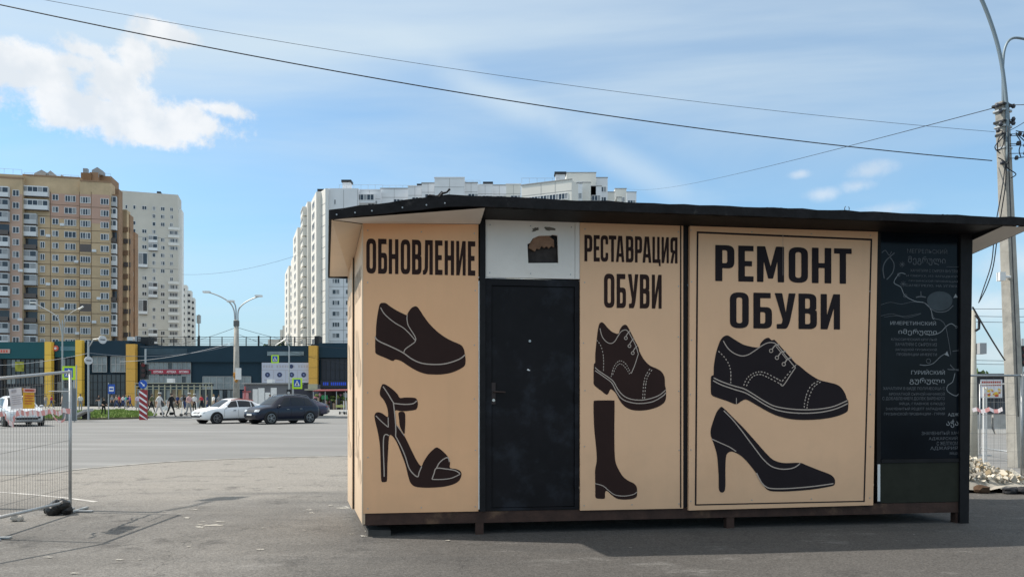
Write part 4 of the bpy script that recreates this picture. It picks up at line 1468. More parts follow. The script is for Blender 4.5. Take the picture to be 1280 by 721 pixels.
# ---- right fence, rubble heap, things behind it
g_r = 'wire mesh panels behind the rubble on the right'
Y2 = 12.3
xr = lambda px, t: (px - 640) / F * t
fence_panel('wire mesh fence panel standing in front of the rubble heap beside the kiosk', (6.0, 12.4), (xr(1277, Y2), Y2), 1.89, 1.89, 0.08, 0.08, g_r, hz=(0.3, 0.6, 0.9, 1.2, 1.5, 1.72), vstep=0.11)
fence_panel('wire mesh fence panel at the right edge of the photo', (xr(1277, Y2) + .05, Y2), (11.2, 12.1), 1.89, 1.88, 0.08, 0.08, g_r, hz=(0.3, 0.6, 0.9, 1.2, 1.5, 1.72), vstep=0.11)
fence_panel('pale mesh fence panel standing behind the right-hand fence, between bollard and pole', (xr(1231, 19.0), 19.2), (xr(1273, 17.5), 17.5), 1.86, 1.86, 0.2, 0.2, g_r, hz=(0.5, 0.8, 1.1, 1.4), vstep=0.16)
M_rub = mat('rubble_pale', (0.60, 0.55, 0.46), 0.95, var=0.3, vscale=3)
M_rub2 = mat('rubble_grey', (0.36, 0.33, 0.28), 0.95, var=0.3, vscale=3)
M_rub3 = mat('rubble_sand', (0.42, 0.33, 0.21), 0.95, var=0.25, vscale=4)
mb = MB()
rr = random.Random(21)
cx, cy = 6.9, 12.9
for k in range(3600):
    a = rr.uniform(0, math.tau)
    q = math.sqrt(rr.random())
    dx, dy = math.cos(a) * q * 2.1, math.sin(a) * q * 1.15
    h = 0.92 * max(0, 1 - abs(dx) / 2.1) ** 1.0 * (1 - 0.75 * (dy / 1.2) ** 2)
    s = rr.uniform(0.014, 0.042) * (1.9 if k % 31 == 0 else 1)
    z = max(s * 0.3, h * (0.62 + 0.38 * rr.random()))
    mb.M = Matrix.Translation((cx + dx, cy + dy, z)) @ Euler((rr.uniform(0, 3), rr.uniform(0, 3), rr.uniform(0, 3))).to_matrix().to_4x4()
    m_ = 0 if rr.random() < .62 else (1 if rr.random() < .6 else 2)
    w = [rr.uniform(.5, 1.3) * s for _ in range(3)]
    t_ = rr.uniform(.55, .95)
    mb.hexa([(-w[0], -w[1], -w[2] * .6), (w[0], -w[1] * t_, -w[2] * .6), (w[0] * t_, w[1], -w[2] * .6), (-w[0], w[1], -w[2] * .6)],
            [(-w[0] * t_, -w[1], w[2] * .6), (w[0] * t_, -w[1] * t_, w[2] * .5), (w[0] * .8, w[1] * t_, w[2] * .7), (-w[0], w[1] * .8, w[2] * .5)], m_)
mb.M = Matrix.Identity(4)
N_ = 22
vs = []
for j in range(N_ + 1):
    for i in range(N_ + 1):
        dx, dy = (i / N_ * 2 - 1) * 2.15, (j / N_ * 2 - 1) * 1.25
        h = 0.86 * max(0, 1 - abs(dx) / 2.1) * (1 - 0.75 * (dy / 1.2) ** 2)
        vs.append((cx + dx, cy + dy, max(-0.02, h - 0.07 + rr.uniform(-.05, .05))))
mb.add(vs, [(j * (N_ + 1) + i, j * (N_ + 1) + i + 1, (j + 1) * (N_ + 1) + i + 1, (j + 1) * (N_ + 1) + i) for j in range(N_) for i in range(N_)], 1)
o = mb.build('rubble_heap', [M_rub, M_rub2, M_rub3])
tag(o, 'pale heap of broken concrete and dirt beside the kiosk', 'rubble', kind='stuff')
c = G(1227, 616)
mb = MB()
mb.blob((0, 0, .06), .095, 8, sub=2, jit=.2, sq=(1.3, 1, .8))
o = mb.build('clay_lump', mat('clay', (0.085, 0.05, 0.03), .95, var=.3), loc=(c.x, c.y, 0))
tag(o, 'dark brown clod of earth at the foot of the rubble heap', 'rubble')
c = G(1270, 617)
mb = MB()
for k in range(7):
    mb.blob((-.12 + k * .10, .03 * (k % 2), .05), .075, 90 + k, sub=2, jit=.2, sq=(1.2, 1, .8))
o = mb.build('dark_sack', mat('dark_sack', (0.02, 0.02, 0.023), .7, bump=.6, bscale=12), loc=(c.x, c.y, 0))
tag(o, 'dark sack lying at the foot of the right fence post', 'bag')


# ---- the big concrete pole with two lamp arms
t = 16.0
Wd = lambda px, py, tt=t: PT(px, py, tt)
pb, ptp = Wd(1271.5, 590), Wd(1252.5, 129)
root = thing('lamp_pole', 'tall tapering concrete lamp pole carrying cables and two curved arms behind the kiosk', 'lamp pole', (pb.x, pb.y, 0))
off = ptp - Vector((pb.x, pb.y, 0))


def ring(c, w, d, rot=R(28), ch=0.22):
    out = []
    for x, y in ((-1 + ch, -1), (1 - ch, -1), (1, -1 + ch), (1, 1 - ch), (1 - ch, 1), (-1 + ch, 1), (-1, 1 - ch), (-1, -1 + ch)):
        X, Y = x * w / 2, y * d / 2
        out.append((c[0] + X * math.cos(rot) - Y * math.sin(rot), c[1] + X * math.sin(rot) + Y * math.cos(rot), c[2]))
    return out


mb = MB()
r0, r1 = ring((0, 0, 0), .33, .26), ring((off.x, off.y, off.z), .25, .19)
mb.add(r0 + r1, [tuple(reversed(range(8))), tuple(range(8, 16))] + [(i, (i + 1) % 8, (i + 1) % 8 + 8, i + 8) for i in range(8)])
mb.build('pole_shaft', M_concrete, root)
rl = lambda px, py, tt=t: PT(px, py, tt) - Vector((pb.x, pb.y, 0))
arm1 = [rl(*p) for p in crom([(1254, 205), (1253.5, 150), (1250.5, 112), (1244.5, 72), (1234, 35), (1219, -2), (1196, -45), (1160, -85)], 4, closed=False)]
arm1 = [p + Vector((0, -0.14, 0)) for p in arm1]
MB().tube(arm1, 0.038, 8).build('lamp_arm', mat('arm_steel', (0.20, 0.25, 0.28), .5, metal=.4), root, True)
arm2 = [rl(*p) + Vector((0, .1, 0)) for p in crom([(1258, 175), (1257.5, 120), (1257.5, 80), (1260, 58), (1268, 46), (1283, 46), (1310, 54)], 4, closed=False)]
MB().tube(arm2, 0.027, 8).build('lamp_arm', MATS['arm_steel'], root, True)
for e, dx in ((arm1[-1], -1), (arm2[-1], 1)):
    mb = MB()
    mb.hexa([(e.x, e.y - .12, e.z - .07), (e.x + dx * .7, e.y - .14, e.z - .05), (e.x + dx * .7, e.y + .14, e.z - .05), (e.x, e.y + .12, e.z - .07)] if dx > 0 else
            [(e.x - .7, e.y - .14, e.z - .05), (e.x, e.y - .12, e.z - .07), (e.x, e.y + .12, e.z - .07), (e.x - .7, e.y + .14, e.z - .05)],
            [(e.x, e.y - .08, e.z + .06), (e.x + dx * .6, e.y - .08, e.z + .05), (e.x + dx * .6, e.y + .08, e.z + .05), (e.x, e.y + .08, e.z + .06)] if dx > 0 else
            [(e.x - .6, e.y - .08, e.z + .05), (e.x, e.y - .08, e.z + .06), (e.x, e.y + .08, e.z + .06), (e.x - .6, e.y + .08, e.z + .05)])
    mb.build('lamp_head', M_galv, root)
# clamps, hooks, insulators
M_ins = mat('insulator', (0.05, 0.055, 0.07), .4)
for py, w in ((133, .36), (140, .33), (154, .33), (160, .31), (170, .29), (187, .29), (216, .26)):
    k = (590 - py) / (590 - 129)
    c = off * k
    mb = MB()
    mb.add(ring((c.x, c.y, c.z - .02), w, w * .8) + ring((c.x, c.y, c.z + .015), w, w * .8), [(i, (i + 1) % 8, (i + 1) % 8 + 8, i + 8) for i in range(8)] + [tuple(reversed(range(8))), tuple(range(8, 16))])
    mb.build('clamp_band', M_dkmetal if py in (133, 154, 170) else M_galv, root)
for (ax, ay) in ((1242, 135), (1262, 136), (1246, 142), (1246, 158), (1262, 152), (1262, 157), (1243, 166), (1270, 170), (1276, 172), (1266, 200), (1248, 206), (1277, 184), (1277, 194), (1268, 182)):
    c = rl(ax, ay)
    mb = MB()
    mb.tube([c + Vector((0, -.12, -.035)), c + Vector((0, -.12, .0)), c + Vector((0, -.12, .05))], [.03, .045, .025], 8)
    mb.tube([c + Vector((0, -.12, 0)), rl(1253.5, ay) + Vector((0, -.10, 0))], .008, 5)
    mb.build('insulator', M_ins, root, True)
for pts_ in ([(1262, 168), (1275, 170), (1290, 171)], [(1262, 170), (1270, 178), (1277, 184), (1285, 190)], [(1262, 172), (1268, 182), (1266, 192), (1268, 200)], [(1266, 201), (1275, 200), (1290, 199)],
             [(1246, 168), (1240, 180), (1240, 192), (1246, 186), (1249, 170)], [(1240, 201), (1248, 206), (1250, 214)], [(1249, 172), (1244, 178), (1236, 188), (1243, 196)],
             [(1249, 206), (1247, 225), (1243, 250), (1236, 290), (1232, 330), (1222, 362), (1216, 380)], [(1250, 208), (1249, 235), (1245, 262), (1239, 300), (1234, 335), (1226, 360), (1217, 378)],
             [(1252, 162), (1254, 230), (1258, 330), (1262, 430), (1265, 520)], [(1253, 205), (1251, 213), (1262, 221), (1256, 226)]):
    mb = MB()
    mb.tube([rl(*p) + Vector((0, -.2, 0)) for p in crom(pts_, 5, closed=False)], .011, 5)
    mb.build('cable', M_wire, root, True)
c = rl(1244.5, 348)
mb = MB()
mb.box(c.x - .1, c.x + .02, c.y - .3, c.y - .18, c.z - .09, c.z + .09)
mb.tube([(c.x, c.y - .24, c.z), (c.x + .17, c.y - .2, c.z), (c.x + .2, c.y - .1, c.z)], .03, 8)
mb.build('floodlight', M_white, root)
# dark and light: smaller services on the pole
# ---- overhead wires
g_w = 'overhead wires'


def wire(a, b_, sag, r_, label, m=M_wire, n=28):
    a, b_ = Vector(a), Vector(b_)
    mb = MB()
    mb.tube([p - a for p in catenary(a, b_, sag, n)], r_, 5)
    o = mb.build('overhead_wire', m, loc=a)
    tag(o, label, 'wire', g_w)
    return o


wire(PT(-260, -52, 12.5), PT(1240, 201, 16), 0.42, .011, 'thick black cable crossing the whole sky, the lower of the two long ones')
wire(PT(-260, -62, 12.5), PT(1243, 165, 16), 0.36, .0042, 'thin black wire crossing the whole sky, the upper of the two long ones')
wire(PT(1243, 135, 16), PT(781, 235.5, 150), 0.9, .009, 'thin wire rising from the far white block to the top of the big pole')
wire(PT(228, 343, 240), PT(372, 319, 190), 1.5, .035, 'faint wire between the white tower and the central white block')
wire(PT(1262, 131, 16), PT(1330, 122, 14), 0.05, .008, 'short wire leaving the top of the big pole to the right')
wire(PT(1263, 163, 16), PT(1330, 115, 14), 0.05, .007, 'thin wire climbing to the right from the clamps of the big pole')
wire(PT(1216, 384, 13), PT(1256, 450, 15.6), 0.02, .015, 'black cable slanting from the kiosk corner down to the big pole')
for k, (ya, yb_) in enumerate(((384, 380), (392, 392), (399, 399), (447, 447), (452, 451))):
    wire(PT(1150, ya, 60), PT(1400, yb_, 60), 0.25, .02, ('first', 'second', 'third', 'fourth', 'fifth')[k] + ' from the top of the thin far wires to the right of the kiosk')

M_wpale = mat('pale_wire', (.25, .27, .30), .5)
wire(PT(150, 452, 60), PT(295, 427, 54.8), .3, .018, 'pale span wire running left from the grey street lamp over the island', M_wpale)
wire(PT(296, 409, 54.8), PT(470, 436, 70), .5, .016, 'thin span wire running right from the grey street lamp behind the kiosk')
wire(PT(295, 409, 54.8), PT(175, 433, 80), .5, .016, 'thin span wire running left from the grey street lamp to the shop roof')
wire(PT(-40, 456, 58), PT(112, 441, 47.5), .3, .016, 'pale span wire between the left edge and the post with round boards', M_wpale)
wire(PT(112, 441, 47.5), PT(295, 430, 54.8), .5, .014, 'pale span wire between the post with round boards and the grey lamp', M_wpale)
wire(PT(296, 417, 54.8), PT(445, 455, 66), .4, .014, 'lower thin span wire running right from the grey street lamp')
# thin service post with meter box right of the kiosk
c = G(1217, 575)
tt = c.y
root = thing('service_post', 'thin cream service post with a grey box just right of the kiosk', 'post', (c.x, c.y, 0))
mb = MB()
top = PT(1215, 388, tt)
mb.tube([(0, 0, 0), (top.x - c.x, 0, top.z)], [.095, .075], 12)
mb.build('post_shaft', mat('post_cream', (0.50, 0.47, 0.40), .8, var=.1), root, True)
p = PT(1222, 436, tt)
mb = MB()
mb.box(p.x - c.x - .07, p.x - c.x + .09, -.2, .0, p.z - .13, p.z + .13)
mb.build('meter_box', mat('box_grey', (0.36, 0.37, 0.38), .5), root)
p = PT(1215.5, 405, tt)
mb = MB()
mb.tube([(p.x - c.x, -.12, p.z + .2), (p.x - c.x + .09, -.12, p.z + .1), (p.x - c.x + .08, -.12, p.z - .12), (p.x - c.x, -.12, p.z - .17)], .03, 6)
mb.build('cable_coil', M_wire, root, True)
# white post with a scrap of tape
for px, ba, lab in ((1229.5, 578, 'thin white pipe standing left of the other, behind the right fence'), (1232.8, 578, 'thin white pipe with a scrap of tape behind the right fence')):
    c = G(px, ba)
    mb = MB()
    mb.tube([(0, 0, 0), (0, 0, 1.75)], .019, 8)
    o = mb.build('white_pipe', M_white, loc=(c.x, c.y, 0))
    tag(o, lab, 'pipe')
mb = MB()
p = PT(1228, 515, 15.5)
for i in range(7):
    mb.add([(i * .09, 0, .03 * math.sin(i * 2)), (i * .09 + .09, 0, .03 * math.sin(i * 2 + 2)), (i * .09 + .09, .03, .08 + .03 * math.sin(i * 2 + 2)), (i * .09, .03, .08 + .03 * math.sin(i * 2))], [(0, 1, 2, 3)], i % 2)
o = mb.build('tape_scrap', M_tape, loc=p - Vector((.2, 0, 0)))
tag(o, 'scrap of red and white tape tied to the white pipes behind the right fence', 'barrier tape')

# dark trade hut with a food banner, seen through the right fence
tt = 46
root = thing('trade_hut', 'dark low hut with a red lettered food banner seen through the right fence', 'hut', (xr(1239, tt), tt, 0))
X0 = xr(1239, tt)
mb = MB()
mb.box(xr(1221, tt) - X0, xr(1257, tt) - X0, 0, 3, 0, 2.85)
mb.build('wall', mat('hut_dark', (0.03, 0.032, 0.04), .6), root)
mb = MB()
mb.box(xr(1219, tt) - X0, xr(1258, tt) - X0, -.3, 3.1, 2.86, 3.0)
mb.build('roof', mat('hut_roof', (0.05, 0.06, 0.07), .6), root)
mb = MB()
mb.box(xr(1225, tt) - X0, xr(1252, tt) - X0, -.06, -.01, PT(0, 497, tt).z, PT(0, 474, tt).z)
ban = mb.build('banner', M_paper, root)
mb = MB()
for i in range(9):
    for j in range(2):
        rr = random.Random(i * 7 + j)
        x0_ = xr(1226.5 + i * 2.7, tt) - X0
        mb.box(x0_, x0_ + .1, -.068, -.062, PT(0, 478.6 + j * 3.4, tt).z, PT(0, 476.4 + j * 3.4, tt).z, 0)
mb.build('banner_lettering', M_redp, ban)
mb = MB()
rr = random.Random(5)
for i in range(26):
    x_, z_ = xr(rr.uniform(1229, 1250), tt) - X0, PT(0, rr.uniform(485.5, 495), tt).z
    a_ = rr.uniform(.05, .13)
    mb.flat([(x_ + math.cos(q) * a_, z_ + math.sin(q) * a_ * .7) for q in [k * math.tau / 10 for k in range(10)]], -.064 - i * .0006, m=rr.choice((0, 0, 1, 2)))
mb.build('food_picture', [mat('food_yellow', (0.75, 0.48, .05), .6), mat('food_red', (0.5, .09, .04), .6), mat('food_cream', (.75, .62, .38), .6)], ban)
for i in range(5):
    x_ = xr(1226 + i * 6.3, tt) - X0
    MB().box(x_, x_ + .25, -.03, -.004, .5, 1.3).build('window_pane', M_glass, root)
# low concrete barriers along the road there
g_b = 'concrete road barriers behind the right fence'
me = MB().add([(-1.45, -.28, 0), (1.45, -.28, 0), (1.45, .28, 0), (-1.45, .28, 0), (-1.45, -.09, .25), (1.45, -.09, .25), (1.45, .09, .25), (-1.45, .09, .25), (-1.45, -.06, .8), (1.45, -.06, .8), (1.45, .06, .8), (-1.45, .06, .8)],
              [(3, 2, 1, 0), (0, 1, 5, 4), (1, 2, 6, 5), (2, 3, 7, 6), (3, 0, 4, 7), (4, 5, 9, 8), (5, 6, 10, 9), (6, 7, 11, 10), (7, 4, 8, 11), (8, 9, 10, 11)]).mesh('road_barrier', mat('barrier_concrete', (.36, .35, .33), .9, var=.12))
names = ['hidden mostly by the kiosk post', 'below the food banner', 'right of the food banner', 'beside the big pole', 'at the right edge']
for i in range(5):
    o = inst('road_barrier', me, None, (18.6 + i * 3.0, 31.0, 0))
    tag(o, 'low pale concrete road barrier ' + names[i], 'barrier', g_b)
# traffic light right at the edge
tt = 40
root = thing('traffic_light', 'black traffic light at the right edge of the photo behind the pole', 'traffic light', (xr(1278, tt), tt, 0))
MB().tube([(0, 0, 0), (0, 0, 4.7)], .06, 8).build('pole', M_galv, root)
MB().box(-.24, .24, -.2, .1, 3.2, 4.3).build('signal_box', M_black, root)
for k in range(3):
    MB().disc((0, -.22, 3.4 + k * .36), .13, 'y', 12, .06).build('lens', mat('dead_lens', (.05, .02, .02), .3), root)

# street lamp standing outside the frame on the left, its arm reaching over the lot
root = thing('street_lamp', 'street lamp outside the picture on the left whose head shades the asphalt', 'street lamp', (-11.2, 10.6, 0))
MB().tube([(0, 0, 0), (0, 0, 7.9)], [.07, .045], 10).build('lamp_post', M_galv, root)
MB().tube([(0, 0, 7.85), (0.12, .6, 8.0), (0.14, 1.2, 8.05)], .035, 8).build('lamp_arm', M_galv, root)
mb = MB()
mb.hexa([(-.08, 1.1, 7.98), (.42, 1.2, 7.98), (.56, 1.62, 8.0), (.10, 1.55, 8.0)], [(-.02, 1.12, 8.12), (.36, 1.22, 8.12), (.48, 1.56, 8.1), (.14, 1.5, 8.1)])
mb.build('lamp_head', M_galv, root)

# ------------------------------------------------------------------ middle distance: signs and posts
def street_lamp_mid():
    tt = 54.8
    c = Vector((xr(295.5, tt), tt, 0.12))
    r = thing('street_lamp', 'grey concrete street lamp with three arms standing behind the white car', 'street lamp', c)
    MB().tube([(0, 0, 0), (0, 0, PT(0, 402, tt).z)], [.25, .16], 10).build('lamp_post', M_concrete, r, True)
    for pts_ in ([(293.5, 402), (292.5, 388), (287, 378), (274, 370), (260, 365)], [(297.5, 402), (298, 388), (304, 380), (314, 374), (325, 370)], [(295, 402), (295, 388), (293.5, 380), (290, 376.5)]):
        P_ = [PT(x_, y_, tt) - c for x_, y_ in crom(pts_, 4, closed=False)]
        MB().tube(P_, .05, 6).build('lamp_arm', M_galv, r)
        e = P_[-1]
        MB().box(e.x - .35, e.x + .15, -.15, .15, e.z - .06, e.z + .07).build('lamp_head', M_white, r)
    z = PT(0, 404.5, tt).z
    MB().tube([(0, 0, z - .3), (0, 0, z + .1)], .21, 10).build('clamp_band', mat('band_grey', (.12, .12, .12), .7), r)
    x_, z_ = xr(299, tt) - c.x, PT(0, 468, tt).z
    MB().box(x_ - .1, x_ + .25, -.5, -.25, z_ - .5, z_ + .35).build('meter_box', M_white, r)
    x_, z_ = xr(297, tt) - c.x, PT(0, 473, tt).z
    mb = MB()
    for k in range(5):
        mb.blob((x_ + .15 * math.sin(k * 2), -.3, z_ - .25 + k * .15), .16, k, jit=.4)
    mb.build('cable_bundle', mat('orange_cable', (.42, .2, .04), .7), r)


street_lamp_mid()
M_signblue = mat('sign_blue', (0.02, 0.09, 0.42), .4)
M_signlime = mat('sign_lime', (0.52, 0.80, 0.02), .45)
M_signwhite = mat('sign_white', (0.78, 0.79, 0.80), .45)


def crossing_sign(px, py, hpx, tt, label, arm=None, pole_px=None, th=0.0):
    """square lime-bordered pedestrian crossing sign"""
    c = PT(px, py, tt)
    pp = xr(pole_px if pole_px else px, tt)
    r = thing('crossing_sign', label, 'road sign', (pp, tt, 0.0))
    h = hpx / F * tt / 2
    dx, z = c.x - pp, c.z
    if arm:
        MB().tube([(0, .08, 0), (0, .08, z + .9), (dx * .3, .08, z + 1.5), (dx, .08, z + 1.0)], .05, 6).build('pole', M_galv, r)
    else:
        MB().tube([(0, .08, 0), (0, .08, z + h)], .05, 6).build('pole', M_galv, r)
    bd = MB().box(dx - h * .92, dx + h * .92, -.02, .02, z - h, z + h).build('sign_board', M_signlime, r)
    MB().box(dx - h * .62, dx + h * .62, -.026, -.021, z - h * .66, z + h * .74).build('blue_field', M_signblue, bd)
    MB().flat([(dx - h * .5, z - h * .45), (dx + h * .5, z - h * .45), (dx, z + h * .6)], -.029).build('white_triangle', M_signwhite, bd)
    mb = MB()
    mb.flat([(dx - h * .12, z + h * .05), (dx + h * .1, z + h * .05), (dx + h * .2, z - h * .4), (dx + h * .07, z - h * .4), (dx, z - h * .15), (dx - h * .12, z - h * .4), (dx - h * .24, z - h * .4)], -.032)
    mb.flat([(dx + math.cos(q) * h * .09, z + h * .18 + math.sin(q) * h * .09) for q in [k * math.tau / 8 for k in range(8)]], -.032)
    mb.build('walking_figure', M_black, bd)
    return r


crossing_sign(343.8, 448.7, 19.5 * .52, 55.2, 'lime bordered pedestrian crossing sign hanging above the white wall board', arm=True, pole_px=361)
crossing_sign(371.5, 479, 13.5, 53.5, 'lime bordered pedestrian crossing sign above the dark car', pole_px=366)
crossing_sign(86, 466, 17, 46, 'lime bordered pedestrian crossing sign partly behind the left fence post', pole_px=92)
# small signals below the second crossing sign
tt = 53
r = thing('traffic_light', 'slim black traffic light between the crossing sign and the dark car', 'traffic light', (xr(361.8, tt), tt, 0.0))
MB().tube([(0, 0, 0), (0, 0, 2.5)], .05, 6).build('pole', M_galv, r)
MB().box(-.16, .16, -.15, .1, 1.0, 2.1).build('signal_box', M_black, r)
for k in range(3):
    MB().disc((0, -.17, 1.25 + k * .3), .1, 'y', 10, .05).build('lens', mat('pale_lens', (.4, .4, .4), .3), r)
# traffic light on the island
tt = 50
r = thing('traffic_light', 'black traffic light above the striped island bollard', 'traffic light', (xr(181, tt), tt, 0.1))
MB().tube([(0, .1, 0), (0, .1, 4.7)], .06, 8).build('pole', M_galv, r)
MB().box(-.24, .24, -.2, .05, PT(0, 474, tt).z - .1, PT(0, 455, tt).z - .1).build('signal_box', M_black, r)
MB().box(.18, .42, -.2, .05, PT(0, 468, tt).z - .1, PT(0, 463, tt).z - .1).build('arrow_section', M_black, r)
for k in range(3):
    MB().disc((0, -.22, PT(0, 471 - k * 6.4, tt).z), .13, 'y', 12, .05).build('lens', mat('red_lens' if k == 2 else 'dead_lens', (.12, .01, .01) if k == 2 else (.05, .02, .02), .3), r)
# striped bollard with blue keep sign
tt = 46.8
r = thing('striped_bollard', 'red and white striped bollard under a round blue arrow sign on the grass island', 'bollard', (xr(178.7, tt), tt, 0.1))
w = .24
z0_, z1_ = 0.0, PT(0, 487, tt).z - .1
MB().box(-w, w, 0, .12, z0_, z1_).build('bollard_body', mat('bollard_red', (.30, .035, .04), .5), r)
mb = MB()
for k in range(6):
    za = z0_ + k * (z1_ / 5.2) - .05
    lo = [(-w, za + .34), (w, za), (w, za + .13), (-w, za + .47)]
    lo = [(x_, min(max(z_, z0_ + .01), z1_)) for x_, z_ in lo]
    if abs(lo[0][1] - lo[3][1]) > .01 and abs(lo[1][1] - lo[2][1]) > .01:
        mb.flat(lo, -.004)
mb.build('white_stripe', M_signwhite, r)
zc_ = PT(0, 480, tt).z - .1
d_ = MB().disc((0, -.02, zc_), .27, 'y', 24, .03).build('round_sign', M_signblue, r)
mb = MB()
mb.M = Matrix.Translation((0, -.042, zc_)) @ Matrix.Rotation(R(45), 4, 'Y')
mb.flat([(-.18, -.03), (.06, -.03), (.06, -.09), (.19, 0), (.06, .09), (.06, .03), (-.18, .03)], 0)
mb.build('white_arrow', M_signwhite, d_)
# bus stop sign
tt = 49
r = thing('bus_stop_sign', 'square blue bus stop sign on the grass island', 'road sign', (xr(135, tt), tt, 0.1))
MB().tube([(0, .06, 0), (0, .06, PT(0, 480, tt).z)], .03, 6).build('pole', M_galv, r)
x0_, x1_ = xr(135, tt) - xr(135, tt), xr(143.5, tt) - xr(135, tt)
bd = MB().box(x0_, x1_, 0, .03, PT(0, 492, tt).z - .1, PT(0, 480, tt).z - .1).build('sign_board', M_signblue, r)
MB().box(x0_ + .07, x1_ - .07, -.006, -.002, PT(0, 489, tt).z - .1, PT(0, 483, tt).z - .1).build('white_panel', M_signwhite, bd)
MB().box(x0_ + .11, x1_ - .11, -.012, -.008, PT(0, 487, tt).z - .1, PT(0, 485, tt).z - .1).build('bus_symbol', M_signblue, bd)
# post with two round pale boards
tt = 47.5
r = thing('round_board_post', 'grey post with two round pale boards beside the second yellow pillar', 'road sign', (xr(110.5, tt), tt, 0.1))
MB().tube([(0, 0, 0), (0, 0, PT(0, 428, tt).z)], .06, 8).build('pole', M_galv, r)
MB().tube([(0, 0, PT(0, 436, tt).z), (xr(117, tt) - xr(110.5, tt), 0, PT(0, 426, tt).z), (xr(128, tt) - xr(110.5, tt), 0, PT(0, 424.5, tt).z)], .04, 6).build('arm', M_galv, r)
for px_, py_, rx_, rz_ in ((129.5, 426.5, .2, .33), (112, 452.5, .17, .33)):
    c = PT(px_, py_, tt)
    mb = MB()
    dx = c.x - xr(110.5, tt)
    mb.M = Matrix.Translation((dx, -.12, c.z)) @ Matrix.Rotation(R(60), 4, 'Z')
    mb.disc((0, 0, 0), rz_ * .8, 'y', 20, .05)
    o = mb.build('round_board', mat('board_pale', (.55, .56, .57), .5), r)
    mb = MB()
    mb.M = Matrix.Translation((dx - .0, -.12, c.z)) @ Matrix.Rotation(R(60), 4, 'Z')
    mb.box(-.16, .16, -.034, -.03, -.03, .03)
    mb.build('dark_bar', M_dkmetal, o)
# tall grey cabinet and post behind the fence
tt = 45
r = thing('street_cabinet', 'tall grey metal cabinet just right of the left fence post', 'cabinet', (xr(87, tt), tt, 0.1))
MB().box(-.28, .28, -.25, .25, 0, PT(0, 487, tt).z).build('cabinet_body', mat('cabinet_grey', (.16, .18, .19), .5, var=.1), r)
MB().box(-.24, .24, -.27, -.253, .12, PT(0, 489, tt).z).build('cabinet_door', mat('cabinet_grey2', (.19, .21, .22), .5), r)
MB().tube([(.42, 0, 0), (.42, 0, PT(0, 458, tt).z)], .035, 6).build('side_post', M_galv, r)
# thin curved lamp in front of the tan block
tt = 75
base = Vector((xr(78, tt), tt, .12))
r = thing('street_lamp', 'thin curved street lamp rising in front of the tan apartment block', 'street lamp', base)
MB().tube([(0, 0, 0), (0, 0, PT(0, 400, tt).z - .12)], [.09, .06], 6).build('lamp_post', M_galv, r)
P_ = [PT(*p, tt) - base for p in crom([(78, 420), (75.5, 408), (71.5, 396), (58, 387), (42, 378.5)], 4, closed=False)]
MB().tube(P_, .05, 6).build('lamp_arm', M_galv, r)
e = P_[-1]
MB().box(e.x - .35, e.x + .2, -.12, .12, e.z - .05, e.z + .1).build('lamp_head', M_white, r)
P_ = [PT(*p, tt) - base for p in crom([(78.6, 425), (80, 408), (85, 394), (99, 385)], 4, closed=False)]
MB().tube(P_, .035, 6).build('lamp_arm', M_galv, r)
e = P_[-1]
MB().tube([(e.x - .05, 0, e.z - .12), (e.x + .4, 0, e.z + .16)], .09, 6).build('lamp_head', M_white, r)

# bench tilted on the island
tt = 48.5
c = PT(103, 508, tt)
r = thing('concrete_slab', 'pale slab propped up at a slant on the grass island', 'slab', (c.x, c.y, .1))
mb = MB()
mb.hexa([(-.55, -.4, .05), (.35, -.4, .5), (.45, .5, .55), (-.45, .5, .1)], [(-.55, -.4, .2), (.35, -.4, .65), (.45, .5, .7), (-.45, .5, .25)])
mb.build('slab', mat('slab_concrete', (.42, .41, .39), .8), r)
MB().box(-.2, .3, .3, .42, 0, .4).build('prop', M_dkmetal, r)

# grass island
pts = [G(-260, 528), G(-60, 526.5), G(40, 525.3), G(120, 524.3), G(170, 523.2), G(190, 522.2), G(196, 520.2), G(190, 518.0), G(150, 514.5), G(90, 513.5), G(0, 513.5), G(-260, 514)]
isl = [(p.x, p.y) for p in pts]
mb = MB()
mb.prism(crom(isl, 3), -0.01, 0.13, 'z')
o = mb.build('island', mat('island_soil', (.13, .12, .07), .95, var=.3, vscale=.6))
struct(o)


def inside(x, y, poly):
    r_ = False
    n = len(poly)
    for i in range(n):
        x1_, y1_ = poly[i]
        x2_, y2_ = poly[(i + 1) % n]
        if (y1_ > y) != (y2_ > y) and x < (x2_ - x1_) * (y - y1_) / (y2_ - y1_) + x1_:
            r_ = not r_
    return r_


gpoly = crom(isl, 3)
xs = [p[0] for p in gpoly]
ys = [p[1] for p in gpoly]
rr = random.Random(9)
mb = MB()
cnt = 0
while cnt < 15000:
    x_, y_ = rr.uniform(-42, max(xs)), rr.uniform(min(ys), max(ys))
    if not inside(x_, y_, gpoly): continue
    if 60.5 < y_ < 64.5 and x_ > -38 + 2 * math.sin(y_): continue
    h = rr.uniform(.08, .24) * (1.4 if math.sin(x_ * .9) + math.sin(y_ * 1.3 + x_ * .3) > .8 else .8)
    a = rr.uniform(0, math.pi)
    w_ = rr.uniform(.04, .10)
    dx, dy = math.cos(a) * w_, math.sin(a) * w_
    lx_, ly_ = rr.uniform(-.08, .08), rr.uniform(-.08, .08)
    mb.add([(x_ - dx, y_ - dy, .13), (x_ + dx, y_ + dy, .13), (x_ + lx_, y_ + ly_, .13 + h)], [(0, 1, 2)], 0 if rr.random() < .6 else 1)
    cnt += 1
o = mb.build('grass', [mat('grass_green', (.14, .22, .04), .8), mat('grass_light', (.24, .32, .08), .8)])
tag(o, 'green grass growing on the traffic island', 'grass', kind='stuff')
